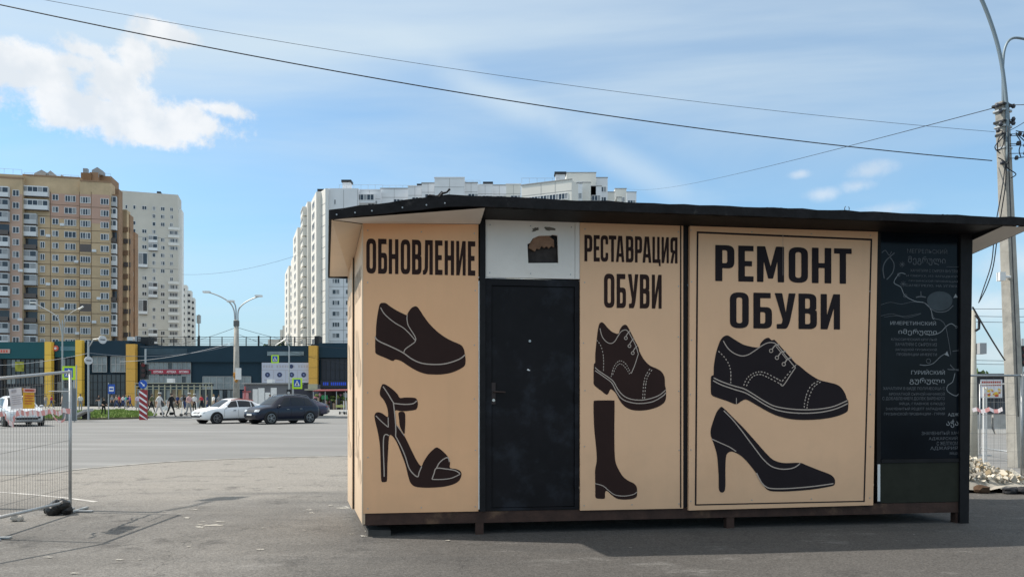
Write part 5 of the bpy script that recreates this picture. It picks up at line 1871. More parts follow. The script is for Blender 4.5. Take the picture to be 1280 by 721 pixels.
# ------------------------------------------------------------------ shopping centre
MT = 120.0
MX = lambda px: (px - 640) / F * MT
MZ = lambda py: EYE + (HZ - py) / F * MT
mall = thing('shopping_centre', 'low dark blue shopping centre with yellow pillars along the far side of the road', 'shopping centre', (MX(200), MT, 0))
OX = MX(200)


def mbox(name, x0, x1, y0, y1, d0, d1, m, parent=mall, label=None):
    """box by photograph extents on the facade plane; d0..d1 metres in front (-) or behind (+) of it"""
    mb = MB()
    mb.box(MX(x0) - OX, MX(x1) - OX, d0, d1, MZ(y0), MZ(y1))
    return mb.build(name, m, parent, label=label)


M_teal = mat('cladding_teal', (0.012, 0.082, 0.095), .5, spec=.25, var=.06, vscale=.3)
M_navy = mat('cladding_navy', (0.014, 0.036, 0.055), .55, spec=.2, var=.08, vscale=.3)
M_navy2 = mat('cladding_dark', (0.017, 0.02, 0.03), .4, var=.2, vscale=.3)
M_yel = mat('pillar_yellow', (0.80, 0.50, 0.07), .55)
M_yel2 = mat('pillar_ochre', (0.66, 0.37, 0.07), .6, var=.08)
M_mglass = mat('mall_glass', (0.02, 0.03, 0.04), .1, spec=.8)
M_mglass2 = mat('mall_glass_pale', (0.20, 0.23, 0.24), .18, spec=.7, var=.35, vscale=.5)
M_mull = mat('mullion_grey', (0.35, 0.36, 0.36), .5)
GY = 510.5
mbox('facade_panel', -220, 99.8, GY, 427.3, 0, 30, M_navy2)
mbox('facade_panel', 108.2, 163, GY, 425.5, .2, 30, M_navy)
mbox('facade_panel', 174.2, 388, GY, 431.8, 0.1, 30, M_navy)
mbox('facade_panel', 399.2, 520, GY, 428.5, .15, 30, M_navy)
mbox('facade_panel', 99.9, 108.1, GY, 427.5, .4, 30, M_navy)
mbox('facade_panel', 163.1, 174.1, GY, 428.5, .4, 30, M_navy)
mbox('facade_panel', 388.1, 399.1, GY, 430, .4, 30, M_navy)
mbox('fascia_band', -220, 61.5, 448.2, 427.9, -.5, -.02, M_teal)
mbox('fascia_band', 71, 99.6, 446.5, 426.4, -.5, -.02, M_teal)
mbox('fascia_band', 108.8, 163, 445, 426, -.5, .18, M_navy, label='navy fascia band')
mbox('fascia_band', 174.6, 388, 452.5, 432.5, -.5, .08, M_navy, label='navy fascia band')
mbox('fascia_band', 399.4, 520, 447, 429, -.5, .13, M_navy, label='navy fascia band')
for x0, x1, y0, y1, m in ((62, 70.2, 508, 427.8, M_yel), (100, 108, 508, 425.5, M_yel), (162.6, 174, 507, 430.5, M_yel2), (388.4, 399, 500, 432.5, M_yel2), (0, 2.2, 508, 448, M_yel2)):
    p_ = mbox('pillar', x0, x1, y0, y1, -1.3, -.52, m)
    for k in range(1, 5):
        yy = y0 + (y1 - y0) * k / 5
        mbox('panel_joint', x0 - .05, x1 + .05, yy + .12, yy - .12, -1.31, -.53, M_dkmetal, p_)


def glazing(x0, x1, y0, y1, nx, ny, m, fm=M_mull, d=-.06, fw=.10, parent=mall, mp=None):
    r_ = random.Random(int(x0 * 10 + y0))
    g_ = mbox('glazing', x0, x1, y0, y1, d, d + .04, M_dkmetal, parent)
    for i in range(nx):
        for j in range(ny):
            a0, a1 = x0 + (x1 - x0) * i / nx, x0 + (x1 - x0) * (i + 1) / nx
            b0, b1 = y0 + (y1 - y0) * j / ny, y0 + (y1 - y0) * (j + 1) / ny
            q = m if r_.random() < (mp if mp is not None else 1) else (M_mglass2 if m is M_mglass else M_mglass)
            mbox('pane', a0 + .15, a1 - .15, b0 - .15, b1 + .15, d - .03 - r_.uniform(0, .02), d - .004, q, g_)
    mb = MB()
    for i in range(nx + 1):
        x = MX(x0 + (x1 - x0) * i / nx) - OX
        mb.box(x - fw / 2, x + fw / 2, d - .12, d - .055, MZ(y0), MZ(y1))
    for j in range(ny + 1):
        z = MZ(y0 + (y1 - y0) * j / ny)
        mb.box(MX(x0) - OX, MX(x1) - OX, d - .115, d - .052, z - fw / 2, z + fw / 2)
    mb.build('mullions', fm, g_)
    return g_


glazing(3, 61, 480, 449, 10, 3, M_mglass, M_dkmetal, mp=.8)
glazing(3, 61, 507, 483, 8, 2, M_mglass, M_dkmetal, mp=.7)
glazing(72, 99, 505, 448, 5, 4, M_mglass, M_dkmetal, mp=.85)
glazing(116.5, 134, 464.8, 445.4, 3, 2, M_mglass2, M_mull)
glazing(139.4, 162.4, 464.8, 445.4, 4, 2, M_mglass2, M_mull, mp=.9)
glazing(111, 162.4, 506, 468, 9, 4, M_mglass, M_dkmetal, mp=.93, fw=.06)
gz = glazing(176, 239, 478.5, 453, 11, 3, M_mglass2, M_mull, mp=.8, fw=.06)
glazing(254, 314, 486, 470.5, 7, 2, M_mglass2, M_mull, fw=.08)
glazing(274, 294, 506, 487, 4, 1, M_mglass, M_dkmetal, mp=.7, fw=.06)
glazing(402, 436, 476, 448, 6, 2, M_navy2, M_dkmetal, mp=1, fw=.05)
glazing(402, 520, 504, 489, 9, 1, M_mglass, M_dkmetal, mp=.8)
# yellow plant panel in a left window
mbox('window_poster', 20, 31, 464, 452, -.22, -.19, mat('poster_green', (.28, .28, .03), .6, var=.5, vscale=1.5))
# signs on the fascias
M_blur = mat('sign_blurred', (.07, .17, .21), .5, var=.3, vscale=.8)
M_blurg = mat('sign_blurred_grey', (.17, .22, .24), .5, var=.25, vscale=1.0)
mbox('fascia_sign', 78, 99, 438.5, 433, -.62, -.51, M_blur, label='pale smeared fascia sign')
mbox('fascia_sign', 335.5, 381, 444.6, 439.4, -.62, -.51, M_blurg, label='pale grey smeared fascia sign')
mbox('fascia_sign', 183, 236, 443.5, 435.5, -.56, -.51, mat('sign_blurred_dark', (.028, .055, .075), .5, var=.3, vscale=.6), label='dim smeared fascia sign')
rs = mbox('fascia_sign', -8, 15.5, 441.5, 436.5, -.66, -.51, mat('sign_redwhite', (.55, .36, .32), .5), label='small red and white fascia sign')
for k in range(4):
    mbox('sign_letter', 1 + k * 3.3, 3 + k * 3.3, 440.5, 437.6, -.68, -.665, M_redp, rs)
mb = MB()
mb.disc((MX(72.5) - OX, -.6, MZ(435.5)), .45, 'y', 20, .2)
o = mb.build('round_sign', mat('sign_pinkred', (.6, .13, .10), .5), mall)
mb = MB()
mb.disc((MX(72.5) - OX, -.72, MZ(435.5)), .2, 'y', 16, .02)
mb.build('sign_letter', M_signwhite, o)
strip = mbox('red_sign_strip', 183.5, 238.5, 467.2, 461.8, -.34, -.25, mat('strip_red', (.33, .03, .055), .5))


def sign_text(body, px0, px1, py0, py1, m, parent, d):
    cu = bpy.data.curves.new('sign_text', 'FONT')
    cu.body = body
    cu.resolution_u = 1
    cu.offset = 0.02
    o = bpy.data.objects.new('sign_text', cu)
    COL.objects.link(o)
    bpy.context.view_layer.update()
    me = bpy.data.meshes.new_from_object(o.evaluated_get(bpy.context.evaluated_depsgraph_get()))
    bpy.data.objects.remove(o)
    xs_ = [v.co.x for v in me.vertices]
    ys_ = [v.co.y for v in me.vertices]
    x0, x1, y0, y1 = min(xs_), max(xs_), min(ys_), max(ys_)
    for v in me.vertices:
        v.co = (MX(px0 + (v.co.x - x0) / (x1 - x0) * (px1 - px0)) - OX, d, MZ(py1 + (v.co.y - y0) / (y1 - y0) * (py0 - py1)))
    me.materials.clear()
    me.materials.append(m)
    inst('sign_text', me, parent)


for w_, a_, b2 in (('АЦ', 183.8, 189.5), ('ОПТИКА', 193, 205.3), ('АПТЕКА', 209.5, 221.4), ('ОПТИКА', 225, 237)):
    sign_text(w_, a_, b2, 463.2, 466, M_signwhite, strip, -.35)
# white wall board with four round emblems
wb = mbox('wall_board', 328.8, 388, 478.3, 453.3, -.62, -.52, mat('board_lilac', (.48, .50, .58), .6))
mbox('board_joint', 328.8, 388, 462.7, 462.2, -.64, -.625, M_greyp, wb)
for i in range(5):
    mbox('board_joint', 328.7 + i * 14.75, 329.1 + i * 14.75, 478.3, 462.8, -.64, -.625, M_greyp, wb)
for i in range(4):
    cxp = 336 + i * 15
    mb = MB()
    mb.disc((MX(cxp) - OX, -.645, MZ(468.4)), .40, 'y', 18, .03)
    e_ = mb.build('round_emblem', mat('emblem_navy', (.035, .05, .12), .5), wb)
    mb = MB()
    mb.flat([(MX(cxp) - OX + q[0] * .18, MZ(468.4) + q[1] * .18) for q in ((-1, .8), (.9, .3), (0, -1), (-.3, .1))], -.665)
    mb.build('emblem_mark', mat('emblem_pale', (.25, .3, .5), .5), e_)
    mb = MB()
    for k in range(5):
        mb.box(MX(cxp - 4 + k * 1.7) - OX, MX(cxp - 2.8 + k * 1.7) - OX, -.632, -.626, MZ(475.6), MZ(474))
    mb.build('board_lettering', M_greyp, wb)
mb = MB()
r_ = random.Random(2)
for k in range(17):
    if k in (4, 10, 12): continue
    x_ = 330.5 + k * 3.35
    mb.box(MX(x_) - OX, MX(x_ + 2.1) - OX, -.632, -.626, MZ(459.6), MZ(456.4))
mb.build('board_lettering', M_greyp, wb)
mb = MB()
mb.disc((MX(365.6) - OX, -.645, MZ(458)), .33, 'y', 16, .03)
mb.build('round_emblem', MATS['emblem_navy'], wb)
# blue sign at the right
bs = mbox('fascia_sign', 401, 436, 484.5, 475.5, -.35, -.1, M_navy2, label='dark sign box with blue lettering')
mb = MB()
for k in range(12):
    if k == 3: continue
    x_ = 404.5 + k * 2.45
    mb.box(MX(x_) - OX, MX(x_ + 1.7) - OX, -.37, -.36, MZ(481.4), MZ(477.6))
mb.build('blue_letter', mat('blue_letter_glow', (.02, .06, .45), .4, emit=((.02, .06, .5), .15)), bs)  # faint glow added to plain blue lettering
# rooftop railings and gear
mb = MB()
for yy in (420.6, 423.6, 426.2, 429):
    mb.box(MX(168) - OX, MX(396) - OX, 1.0, 1.08, MZ(yy) - .04, MZ(yy) + .04)
for k in range(16):
    x = MX(168 + k * 15.2) - OX
    mb.box(x - .06, x + .06, .98, 1.1, MZ(431.6), MZ(420))
mb.build('roof_railing', M_dkmetal, mall)
mb = MB()
for px_, h_ in ((246, 419), (321, 419)):
    MB().box(MX(px_) - OX - .12, MX(px_) - OX + .12, .8, .97, MZ(432), MZ(h_)).build('roof_post', M_dkmetal, mall)
mbox('roof_plant', 168, 178, 430.6, 419.5, 2, 4, M_dkmetal)
mbox('roof_plant', 389, 395, 432, 418.5, 2, 4, M_dkmetal)
mbox('roof_plant', 147, 154, 425, 419, 3, 5, M_white)
mbox('roof_plant', 157, 162, 425, 418, 3, 5, mat('plant_grey', (.4, .41, .42), .6))

# cream steel arcade in front of the shopping centre
AT = 104.0
AX = lambda px: (px - 640) / F * AT
AZ = lambda py: EYE + (HZ - py) / F * AT
arc = thing('market_arcade', 'cream steel arcade with a black panelled top in front of the shopping centre', 'arcade', (AX(215), AT, .12))
M_cream = mat('arcade_cream', (.36, .35, .26), .6)
ax0 = AX(215)
for k in range(14):
    px_ = 169 + k * 7.35
    x = AX(px_) - ax0
    if k < 14:
        MB().box(x - .07, x + .07, 0, .14, 0, AZ(480.5) - .12).build('post', M_cream, arc)
mb = MB()
mb.box(AX(168) - ax0, AX(265) - ax0, .02, .12, AZ(480.3), AZ(479.4))
mb.box(AX(168) - ax0, AX(265) - ax0, .02, .12, AZ(484.4), AZ(483.4))
mb.box(AX(168) - ax0, AX(265) - ax0, .02, .12, AZ(487.6), AZ(487.1))
mb.build('top_rail', M_cream, arc)
for k in range(14):
    px_ = 169 + k * 7.05
    MB().box(AX(px_ + .9) - ax0, AX(px_ + 6.2) - ax0, .05, .1, AZ(483.3), AZ(480.8)).build('black_panel', M_black, arc)
rr = random.Random(12)
mshop = [mat('stall_goods', (.25, .2, .15), .7, var=.5, vscale=2), M_mglass, mat('stall_wood', (.33, .25, .12), .7), M_mglass2, M_mglass]
for k in range(13):
    px_ = 169.8 + k * 7.35
    MB().box(AX(px_) - ax0, AX(px_ + 6.2) - ax0, .3, .36, .02, AZ(488)).build('shop_pane', mshop[rr.randrange(5)], arc)
MB().box(AX(209) - ax0, AX(216.5) - ax0, -.1, .6, AZ(479.2), AZ(474)).build('roof_unit', M_white, arc)

# grey trade pavilion with white posters
PVT = 92.0
QX = lambda px: (px - 640) / F * PVT
QZ = lambda py: EYE + (HZ - py) / F * PVT
pav = thing('trade_pavilion', 'low grey trade pavilion with white posters behind the cars', 'pavilion', (QX(340), PVT, .12))
q0 = QX(340)
qb = lambda name, x0, x1, y0, y1, d0, d1, m, lab=None: MB().box(QX(x0) - q0, QX(x1) - q0, d0, d1, max(QZ(y0) - .12, 0) if y0 > 505 else QZ(y0), QZ(y1)).build(name, m, pav, label=lab)
qb('wall', 305, 366, 520, 481, 0, 4, mat('pavilion_grey', (.14, .14, .15), .6, var=.15, vscale=1))
qb('roof', 303.5, 368, 481, 479.7, -.4, 4.2, mat('pavilion_roof', (.3, .3, .3), .6))
qb('wall', 366.2, 390, 520, 481, 0, 4, mat('pavilion_dark', (.035, .035, .05), .6), 'dark end wall')
for x0, x1, y0, y1 in ((323, 330.8, 507, 486), (338.6, 346, 502, 485.6), (331.6, 338, 507, 491.5), (316, 322.4, 507, 487.2)):
    qb('poster', x0, x1, y0, y1, -.06, -.01, M_white)
qb('red_frame', 307, 308.5, 508, 484, -.5, -.3, mat('frame_red', (.5, .12, .12), .5))
qb('red_frame', 305, 315, 491, 490, -.5, -.3, MATS['frame_red'])
qb('red_frame', 305, 312, 500, 492, -.45, -.3, mat('stall_pink', (.55, .25, .25), .6))
qb('cream_sill', 384, 401, 489, 487.2, -1.2, 0, M_cream)
qb('cream_sill', 385.5, 397, 487, 481, -.2, -.02, M_cream)
qb('roof_unit', 332, 338.5, 479.6, 474.8, .5, 1.5, M_white)
# market stall with red awning and greenery
ST = 88.0
SX = lambda px: (px - 640) / F * ST
SZ = lambda py: EYE + (HZ - py) / F * ST
st = thing('flower_stall', 'open market stall with a dark red awning and plants right of the dark cars', 'stall', (SX(415), ST, .12))
s0_ = SX(415)
sb = lambda name, x0, x1, z0, z1, d0, d1, m: MB().box(SX(x0) - s0_, SX(x1) - s0_, d0, d1, z0, z1).build(name, m, st)
mb = MB()
mb.hexa([(SX(394) - s0_, -1.2, SZ(490.5)), (SX(438) - s0_, -1.2, SZ(490)), (SX(438) - s0_, 1.5, SZ(488)), (SX(394) - s0_, 1.5, SZ(488.5))],
        [(SX(394) - s0_, -1.2, SZ(489.5)), (SX(438) - s0_, -1.2, SZ(489)), (SX(438) - s0_, 1.5, SZ(487)), (SX(394) - s0_, 1.5, SZ(487.5))])
mb.build('awning', mat('awning_red', (.17, .03, .03), .7), st)
for px_ in (394.5, 409, 423, 434):
    sb('post', px_, px_ + .7, 0, SZ(489), -1.1, -1.03, M_galv)
sb('back_wall', 394, 438, 0, SZ(489), 1.4, 1.5, mat('stall_back', (.05, .05, .05), .8, var=.5, vscale=1))
rr = random.Random(77)
M_leaf = [mat('plant_green', (.05, .11, .03), .8), mat('plant_light', (.16, .2, .05), .8), mat('stall_mix', (.35, .25, .18), .8), mat('flower_pink', (.45, .2, .25), .8)]
for k in range(12):
    px_ = 397 + k * 3.2
    mb = MB()
    zz = rr.uniform(.6, 1.6)
    for q in range(8):
        mb.blob((SX(px_) - s0_ + rr.uniform(-.2, .2), rr.uniform(-.9, .4), zz + rr.uniform(-.2, .25)), rr.uniform(.1, .22), k * 9 + q, m=rr.choice((0, 0, 1, 1, 3)), jit=.5)
    mb.build('potted_plant', M_leaf, st)
    sb('crate', px_ - 1.2, px_ + 1.2, 0, zz - .15, -.9, .5, M_leaf[2] if k % 3 else M_dkmetal)
sb('green_cloth', 404.5, 412, SZ(500), SZ(495), -1.0, -.95, mat('cloth_green', (.03, .2, .08), .8))
sb('white_panel', 428, 433, SZ(503), SZ(492), .5, .56, M_white)
sb('yellow_sheet', 423, 434, SZ(510), SZ(507), -1.3, -1.25, mat('sheet_lime', (.4, .42, .15), .7))

# ------------------------------------------------------------------ apartment blocks
WC = {}


def win_mesh(w, h, n, kind=0):
    """window of n panes w x h metres: frame proud of the wall, panes set back in it"""
    k = (round(w, 1), round(h, 1), n, kind)
    if k in WC: return WC[k]
    mb = MB()
    fr, dp = .11, .10
    mb.box(-w / 2, w / 2, -dp, 0, -h / 2, -h / 2 + fr, 0)
    mb.box(-w / 2, w / 2, -dp, 0, h / 2 - fr, h / 2, 0)
    for i in range(n + 1):
        x = -w / 2 + (w - fr) * i / n
        mb.box(x, x + fr, -dp + .004, 0, -h / 2 + fr, h / 2 - fr, 0)
    for i in range(n):
        x0 = -w / 2 + (w - fr) * i / n + fr
        x1 = -w / 2 + (w - fr) * (i + 1) / n
        g_ = 1 if (kind + i * 2) % 3 != 1 else 2
        if kind == 3: g_ = 1
        if kind == 4: g_ = 2
        mb.box(x0, x1, -.03, 0, -h / 2 + fr, h / 2 - fr, g_)
    WC[k] = mb.mesh('window', [M_frame, M_glass, M_glass2])
    return WC[k]


BALC = {}


def balcony_mesh(w, h, dpt, kind, mats):
    k = (round(w, 1), round(h, 1), round(dpt, 1), kind, mats[0].name)
    if k in BALC: return BALC[k]
    mb = MB()
    # parapet, slab, glazing band, top
    mb.box(-w / 2, w / 2, -dpt, 0, -h / 2, -h / 2 + .14, 3)
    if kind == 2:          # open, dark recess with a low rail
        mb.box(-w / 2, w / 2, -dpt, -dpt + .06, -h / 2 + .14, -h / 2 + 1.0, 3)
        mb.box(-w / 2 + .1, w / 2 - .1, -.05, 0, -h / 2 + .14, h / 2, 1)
    else:
        mb.box(-w / 2, w / 2, -dpt, 0, -h / 2 + .14, -h / 2 + 1.15, 0)
        n = max(2, int(w / .95))
        for i in range(n):
            x0 = -w / 2 + w * i / n
            x1 = -w / 2 + w * (i + 1) / n
            mb.box(x0 + .05, x1 - .05, -dpt + .04, 0, -h / 2 + 1.16, h / 2 - .28, 1 if (i * 5 + kind) % 3 else 2)
            mb.box(x0, x0 + .05, -dpt, 0, -h / 2 + 1.15, h / 2 - .25, 0)
            mb.box(x1 - .05, x1, -dpt, 0, -h / 2 + 1.15, h / 2 - .25, 0)
        mb.box(-w / 2, w / 2, -dpt, 0, h / 2 - .25, h / 2, 0)
    BALC[k] = mb.mesh('balcony', mats)
    return BALC[k]


rr = random.Random(31)


class Block:
    def __init__(self, name, label, px0, t0, th):
        self.pl = Plane((xr(px0, t0), t0), th)
        self.th = th
        self.root = thing(name, label, 'apartment block', (xr(px0, t0), t0, 0), th)

    def wall(self, px0, px1, py, v, dpt, m, name='wall', z0=0.0, label=None, parent=None, trim=True):
        u0, u1 = self.pl.u(px0, v), self.pl.u(px1, v)
        zt_ = self.pl.uz((px0 + px1) / 2, py, v)[1]
        o = MB().box(u0, u1, v, v + dpt, z0, zt_).build(name, m, parent or self.root, label=label)
        return u0, u1, zt_

    def win(self, px, py, wpx, hpx, n, v, kind=None):
        u, z = self.pl.uz(px, py, v)
        w = abs(self.pl.u(px + wpx / 2, v) - self.pl.u(px - wpx / 2, v))
        t = (self.pl.A + self.pl.n * v + self.pl.d * u).y
        h = hpx / F * t
        inst('window', win_mesh(w, h, n, rr.randrange(4) if kind is None else kind), self.root, (u, v - .002, z))

    def balc(self, px, py, wpx, hpx, v, dpt, kind, mats):
        u, z = self.pl.uz(px, py, v)
        w = abs(self.pl.u(px + wpx / 2, v) - self.pl.u(px - wpx / 2, v))
        t = (self.pl.A + self.pl.n * v + self.pl.d * u).y
        inst('balcony', balcony_mesh(w, hpx / F * t, dpt, kind, mats), self.root, (u, v - .002, z))

    def joint(self, px0, px1, py, v, m, name='floor_joint'):
        u0, z = self.pl.uz(px0, py, v)
        u1 = self.pl.u(px1, v)
        MB().box(u0, u1, v - .03, v - .001, z - .06, z + .06).build(name, m, self.root)


M_tanw = mat('tan_brick', (.54, .40, .25), .9, var=.14, col2=(.46, .35, .22), c2scale=.12, vscale=.25)
M_pink = mat('pink_brick', (.50, .325, .255), .9, var=.09, vscale=.25)
M_brown = mat('brown_brick', (.30, .19, .12), .9, var=.12, vscale=.3)
M_jnt = mat('joint_dark', (.17, .11, .07), .9)
M_bal = mat('balcony_grey', (.50, .52, .54), .6, var=.1, vscale=.7)
M_bal2 = mat('balcony_white', (.70, .72, .74), .6)
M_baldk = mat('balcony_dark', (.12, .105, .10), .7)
balm = [M_bal, M_glass, M_glass2, M_baldk]
balw = [M_bal2, M_glass, M_glass2, M_baldk]

T0 = 172
tb = Block('tan_apartment_block', 'tall tan brick apartment block with pink upper storeys at the left edge', 28, T0, R(12))
V0 = 0
# masses
tb.wall(-160, 28, 213.5, -1.6, 16, M_tanw)
tb.wall(28, 99.8, 219.5, 0, 14, M_tanw)
tb.wall(99.8, 137.2, 226.5, -1.0, 4, M_tanw)
tb.wall(137.3, 148.2, 243, 1.0, 3, M_brown)
# slim side wings further back
tb.wall(147.5, 158.5, 262, 10, 3, M_tanw)
tb.wall(158.7, 162.5, 268, 12, 3, M_brown)
tb.wall(162, 168.6, 290, 22, 3, M_brown)
tb.wall(143, 148.5, 236, 5, 3, M_brown)
tb.wall(101, 114, 216, 2, 5, mat('brick_dark', (.21, .125, .07), .9), 'lift_house')
tb.wall(112, 123, 215.5, 2.5, 5, M_brown, 'lift_house')
tb.wall(122.5, 139, 220, 4, 6, M_brown, 'lift_house')
# pink zones
for (a, c, y0, y1, v) in ((13.5, 27.9, 500, 243, -1.602), (62.2, 99.7, 273, 243.5, 0.0), (99.9, 113.8, 273, 243.5, -1.0), (114, 137.1, 279, 244, -1.0), (-150, 13, 500, 236, -1.602)):
    u0, z0_ = tb.pl.uz(a, y0, v)
    u1, z1_ = tb.pl.uz(c, y1, v)
    if y0 == 500: z0_ = 0
    MB().box(u0, u1, v - .025, v - .003, max(z0_, 0), z1_).build('brick_panel', M_pink if y0 != 500 else mat('pink_brick_pale', (.50, .345, .27), .9, var=.08, vscale=.2), tb.root)
# parapets and bay edges
for (a, c, py, v) in ((-160, 28.2, 213.2, -1.7), (28.2, 99.8, 219.2, -.1), (99.9, 137.4, 226.2, -1.1)):
    u0, z_ = tb.pl.uz(a, py, v)
    u1 = tb.pl.u(c, v)
    MB().box(u0, u1, v, v + .5, z_ - .05, z_ + .3).build('parapet', M_brown, tb.root)
for px_, v in ((63, -.03), (99.4, -.03), (114, -1.03)):
    u0 = tb.pl.u(px_, v)
    MB().box(u0 - .06, u0 + .06, v, v + .02, 0, tb.pl.uz(px_, 240, v)[1]).build('bay_joint', M_jnt, tb.root)
rows = [248.5 + k * 14.95 for k in range(17)]
for k, y in enumerate(rows):
    yl = y + (0 if k > 1 else 0)
    s = lambda px_: (y - HZ) * 0.00021 * (px_ - 88) * -1  # perspective fall of a storey line along the facade
    yy = lambda px_: HZ - (HZ - y) * (1 - 0.00034 * (px_ - 88))
    tb.joint(28.5, 99.3, yy(64) + 7.3, 0, M_jnt)
    tb.joint(100.2, 137, yy(118) + 7.3, -1, M_jnt)
    tb.win(88, yy(88), 15 if k % 4 else 13.5, 8, 4 if k not in (1, 3) else 3, 0)
    tb.win(69.3, yy(69), 8, 7.6, 2, 0)
    tb.win(20, yy(20) - 1.2, 8.5, 8, 2, -1.6)
    tb.win(131, yy(131), 10.5, 7.8, 3, -1)
    if k % 5 != 4 or k < 3:
        tb.win(106.8, yy(107), 13, 8, 4, -1)
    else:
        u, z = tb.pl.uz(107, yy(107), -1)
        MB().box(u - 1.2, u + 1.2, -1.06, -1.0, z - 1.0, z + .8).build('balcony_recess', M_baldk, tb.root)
    if k < 2:
        tb.balc(46, yy(46) - 4.5 + k * 1.5, 31.5, 13.2, 0, 1.0, 0, balw)
    else:
        tb.balc(39.5, yy(39), 15.8, 13.6, 0, 1.0, (0, 2, 1, 0, 2, 0, 1, 1, 2)[k % 9], balm if k % 3 else balw)
        tb.win(53.2, yy(53), 6, 8, 2 if k % 3 else 1, 0)
    tb.balc(5, yy(5) - .5, 15, 13.5, -1.6, 1.0, (0, 0, 1, 2, 0, 1, 0)[k % 7], balm if k % 4 else balw)
    tb.balc(-14, yy(-14) - .5, 12, 12, -1.6, .8, k % 3, balm)
    tb.balc(142.4, yy(142), 8.6, 13.2, 1.0, 1.0, (0, 0, 0, 2, 0, 1, 0, 0, 2)[k % 9], balw if k % 3 else balm)
    if k > 1:
        for px_, v in ((149.5, 10), (157.5, 10), (160.7, 12)):
            u, z = tb.pl.uz(px_, yy(px_) + 2, v)
            MB().box(u - .5, u + .5, v - .3, v - .003, z - .9, z + .3).build('balcony', M_baldk if k % 2 else M_brown, tb.root)
        tb.joint(148, 158.3, yy(155) + 6, 10, M_jnt)
    if k > 3:
        u, z = tb.pl.uz(165, yy(165), 22)
        MB().box(u - .5, u + .4, 21.6, 21.997, z - .7, z + .6).build('balcony', M_bal if k % 3 == 0 else M_baldk, tb.root)
# air conditioners below some windows
acm = MB().box(-.45, .45, -.35, -.003, -.3, .3).mesh('air_conditioner', M_bal2)
ra_ = random.Random(3)
for px_, k, v in ((78, 2, 0), (96, 5, 0), (60.5, 7, 0), (78.5, 9, 0), (97, 11, 0), (118, 4, -1), (124, 8, -1), (118, 10, -1), (60.5, 3, 0), (26, 6, -1.6), (25.5, 10, -1.6), (79, 12, 0)):
    y = rows[k] + 3.4
    u, z = tb.pl.uz(px_, HZ - (HZ - y) * (1 - 0.00034 * (px_ - 88)), v)
    inst('air_conditioner', acm, tb.root, (u, v, z))
# roof clutter
c = tb.pl
for (px_, py_, w, h, rf) in ((52, 216, 3.2, 1.2, 1), (63, 217, 2.0, 1.2, 1), (121.5, 212, 2.4, 1.0, 1), (77, 220, .8, .5, 1)):
    u, z = c.uz(px_, py_, 3)
    mb = MB()
    mb.prism([(u - w / 2, z - h * 1.2), (u + w / 2, z - h * 1.2), (u + w / 2, z - .2), (u, z + h * .6), (u - w / 2, z - .2)], 3, 5, 'y')
    mb.build('roof_hatch', mat('hatch_grey', (.3, .31, .32), .7), tb.root)
u, z = c.uz(106.5, 212.5, 3)
MB().box(u - .5, u + .5, 3, 4, z - .8, z + .4).build('roof_tank', M_glass2, tb.root)
mb = MB()
for a_, b2, py_ in ((-40, 27, 208.5), (30, 98, 216), (123, 138, 216.5)):
    u0, z = c.uz(a_, py_, 1)
    u1 = c.u(b2, 1)
    mb.box(u0, u1, 1, 1.04, z, z + .05)
    n = int((u1 - u0) / 1.6)
    for k in range(n + 1):
        x = u0 + (u1 - u0) * k / n
        mb.box(x, x + .05, 1.05, 1.1, z - 1.0, z)
mb.build('roof_railing', M_galv, tb.root)

# pale tower behind it
M_pale = mat('tower_pale', (.56, .54, .49), .9, var=.06, vscale=.2)
M_palew = mat('tower_white', (.72, .72, .70), .8, var=.05)
M_palej = mat('tower_joint', (.28, .265, .23), .9)
wt = Block('pale_tower_block', 'pale beige tower block standing behind the tan brick block', 148, 258, R(17))
wt.wall(140, 222.5, 240.5, 0, 9, M_pale)
wt.wall(222.6, 227.4, 262, 1.0, 5, M_palew)
wt.wall(196, 201, 239.3, 4, 4, M_dkmetal, 'roof_vent')
for v_, px0, px1, py in ((28, 225, 233.5, 356), (30, 233.5, 239, 363), (32, 239, 242.8, 372)):
    wt.wall(px0, px1, py, v_, 5, M_palew, label='lower stepped wing')
    for k in range(int((430 - py) / 7.5)):
        u, z = wt.pl.uz((px0 + px1) / 2, py + 6 + k * 7.4, v_)
        inst('window', win_mesh(1.2, 1.2, 1, 3), wt.root, (u, v_ - .002, z))
for k in range(20):
    y = 260.5 + k * 9.72
    yy = lambda px_: HZ - (HZ - y) * (1 - 0.00025 * (px_ - 190))
    if k % 4 == 3:
        wt.joint(149, 222, yy(185) + 4.9, 0, M_palej)
    wt.win(158, yy(158), 3.0, 5, 1, 0)
    if (k // 3) % 2 == 0 and k > 0:
        if k % 3 == 0:
            wt.balc(179, yy(179) + 7, 11, 18.5, 0, .7, 0, balw)
    else:
        wt.win(180.5, yy(180), 6, 5, 2, 0)
    if (k // 2) % 3 == 2:
        wt.balc(191.5, yy(191), 11, 9.5, 0, .7, 0, balw)
    elif k % 7 != 5:
        wt.win(192.5, yy(192), 4.2, 5, 2 if k % 2 else 1, 0)
    if k % 6 != 3: wt.win(203.5, yy(203), 5.5, 4.8, 2, 0)
    if 2 < k < 6 or 9 < k < 20:
        wt.win(217, yy(217), 10.5, 4.8, 5, 0)
        u, z = wt.pl.uz(217, yy(217) - 4.6, 0)
        MB().box(u - 1.7, u + 1.9, -.5, -.003, z - .35, z + .55).build('balcony_band', M_palew, wt.root)
    else:
        wt.win(214.5, yy(214), 4, 4.8, 2, 0)
    wt.win(168, yy(168), 3.4, 5, 1, 0) if k % 3 != 1 else None

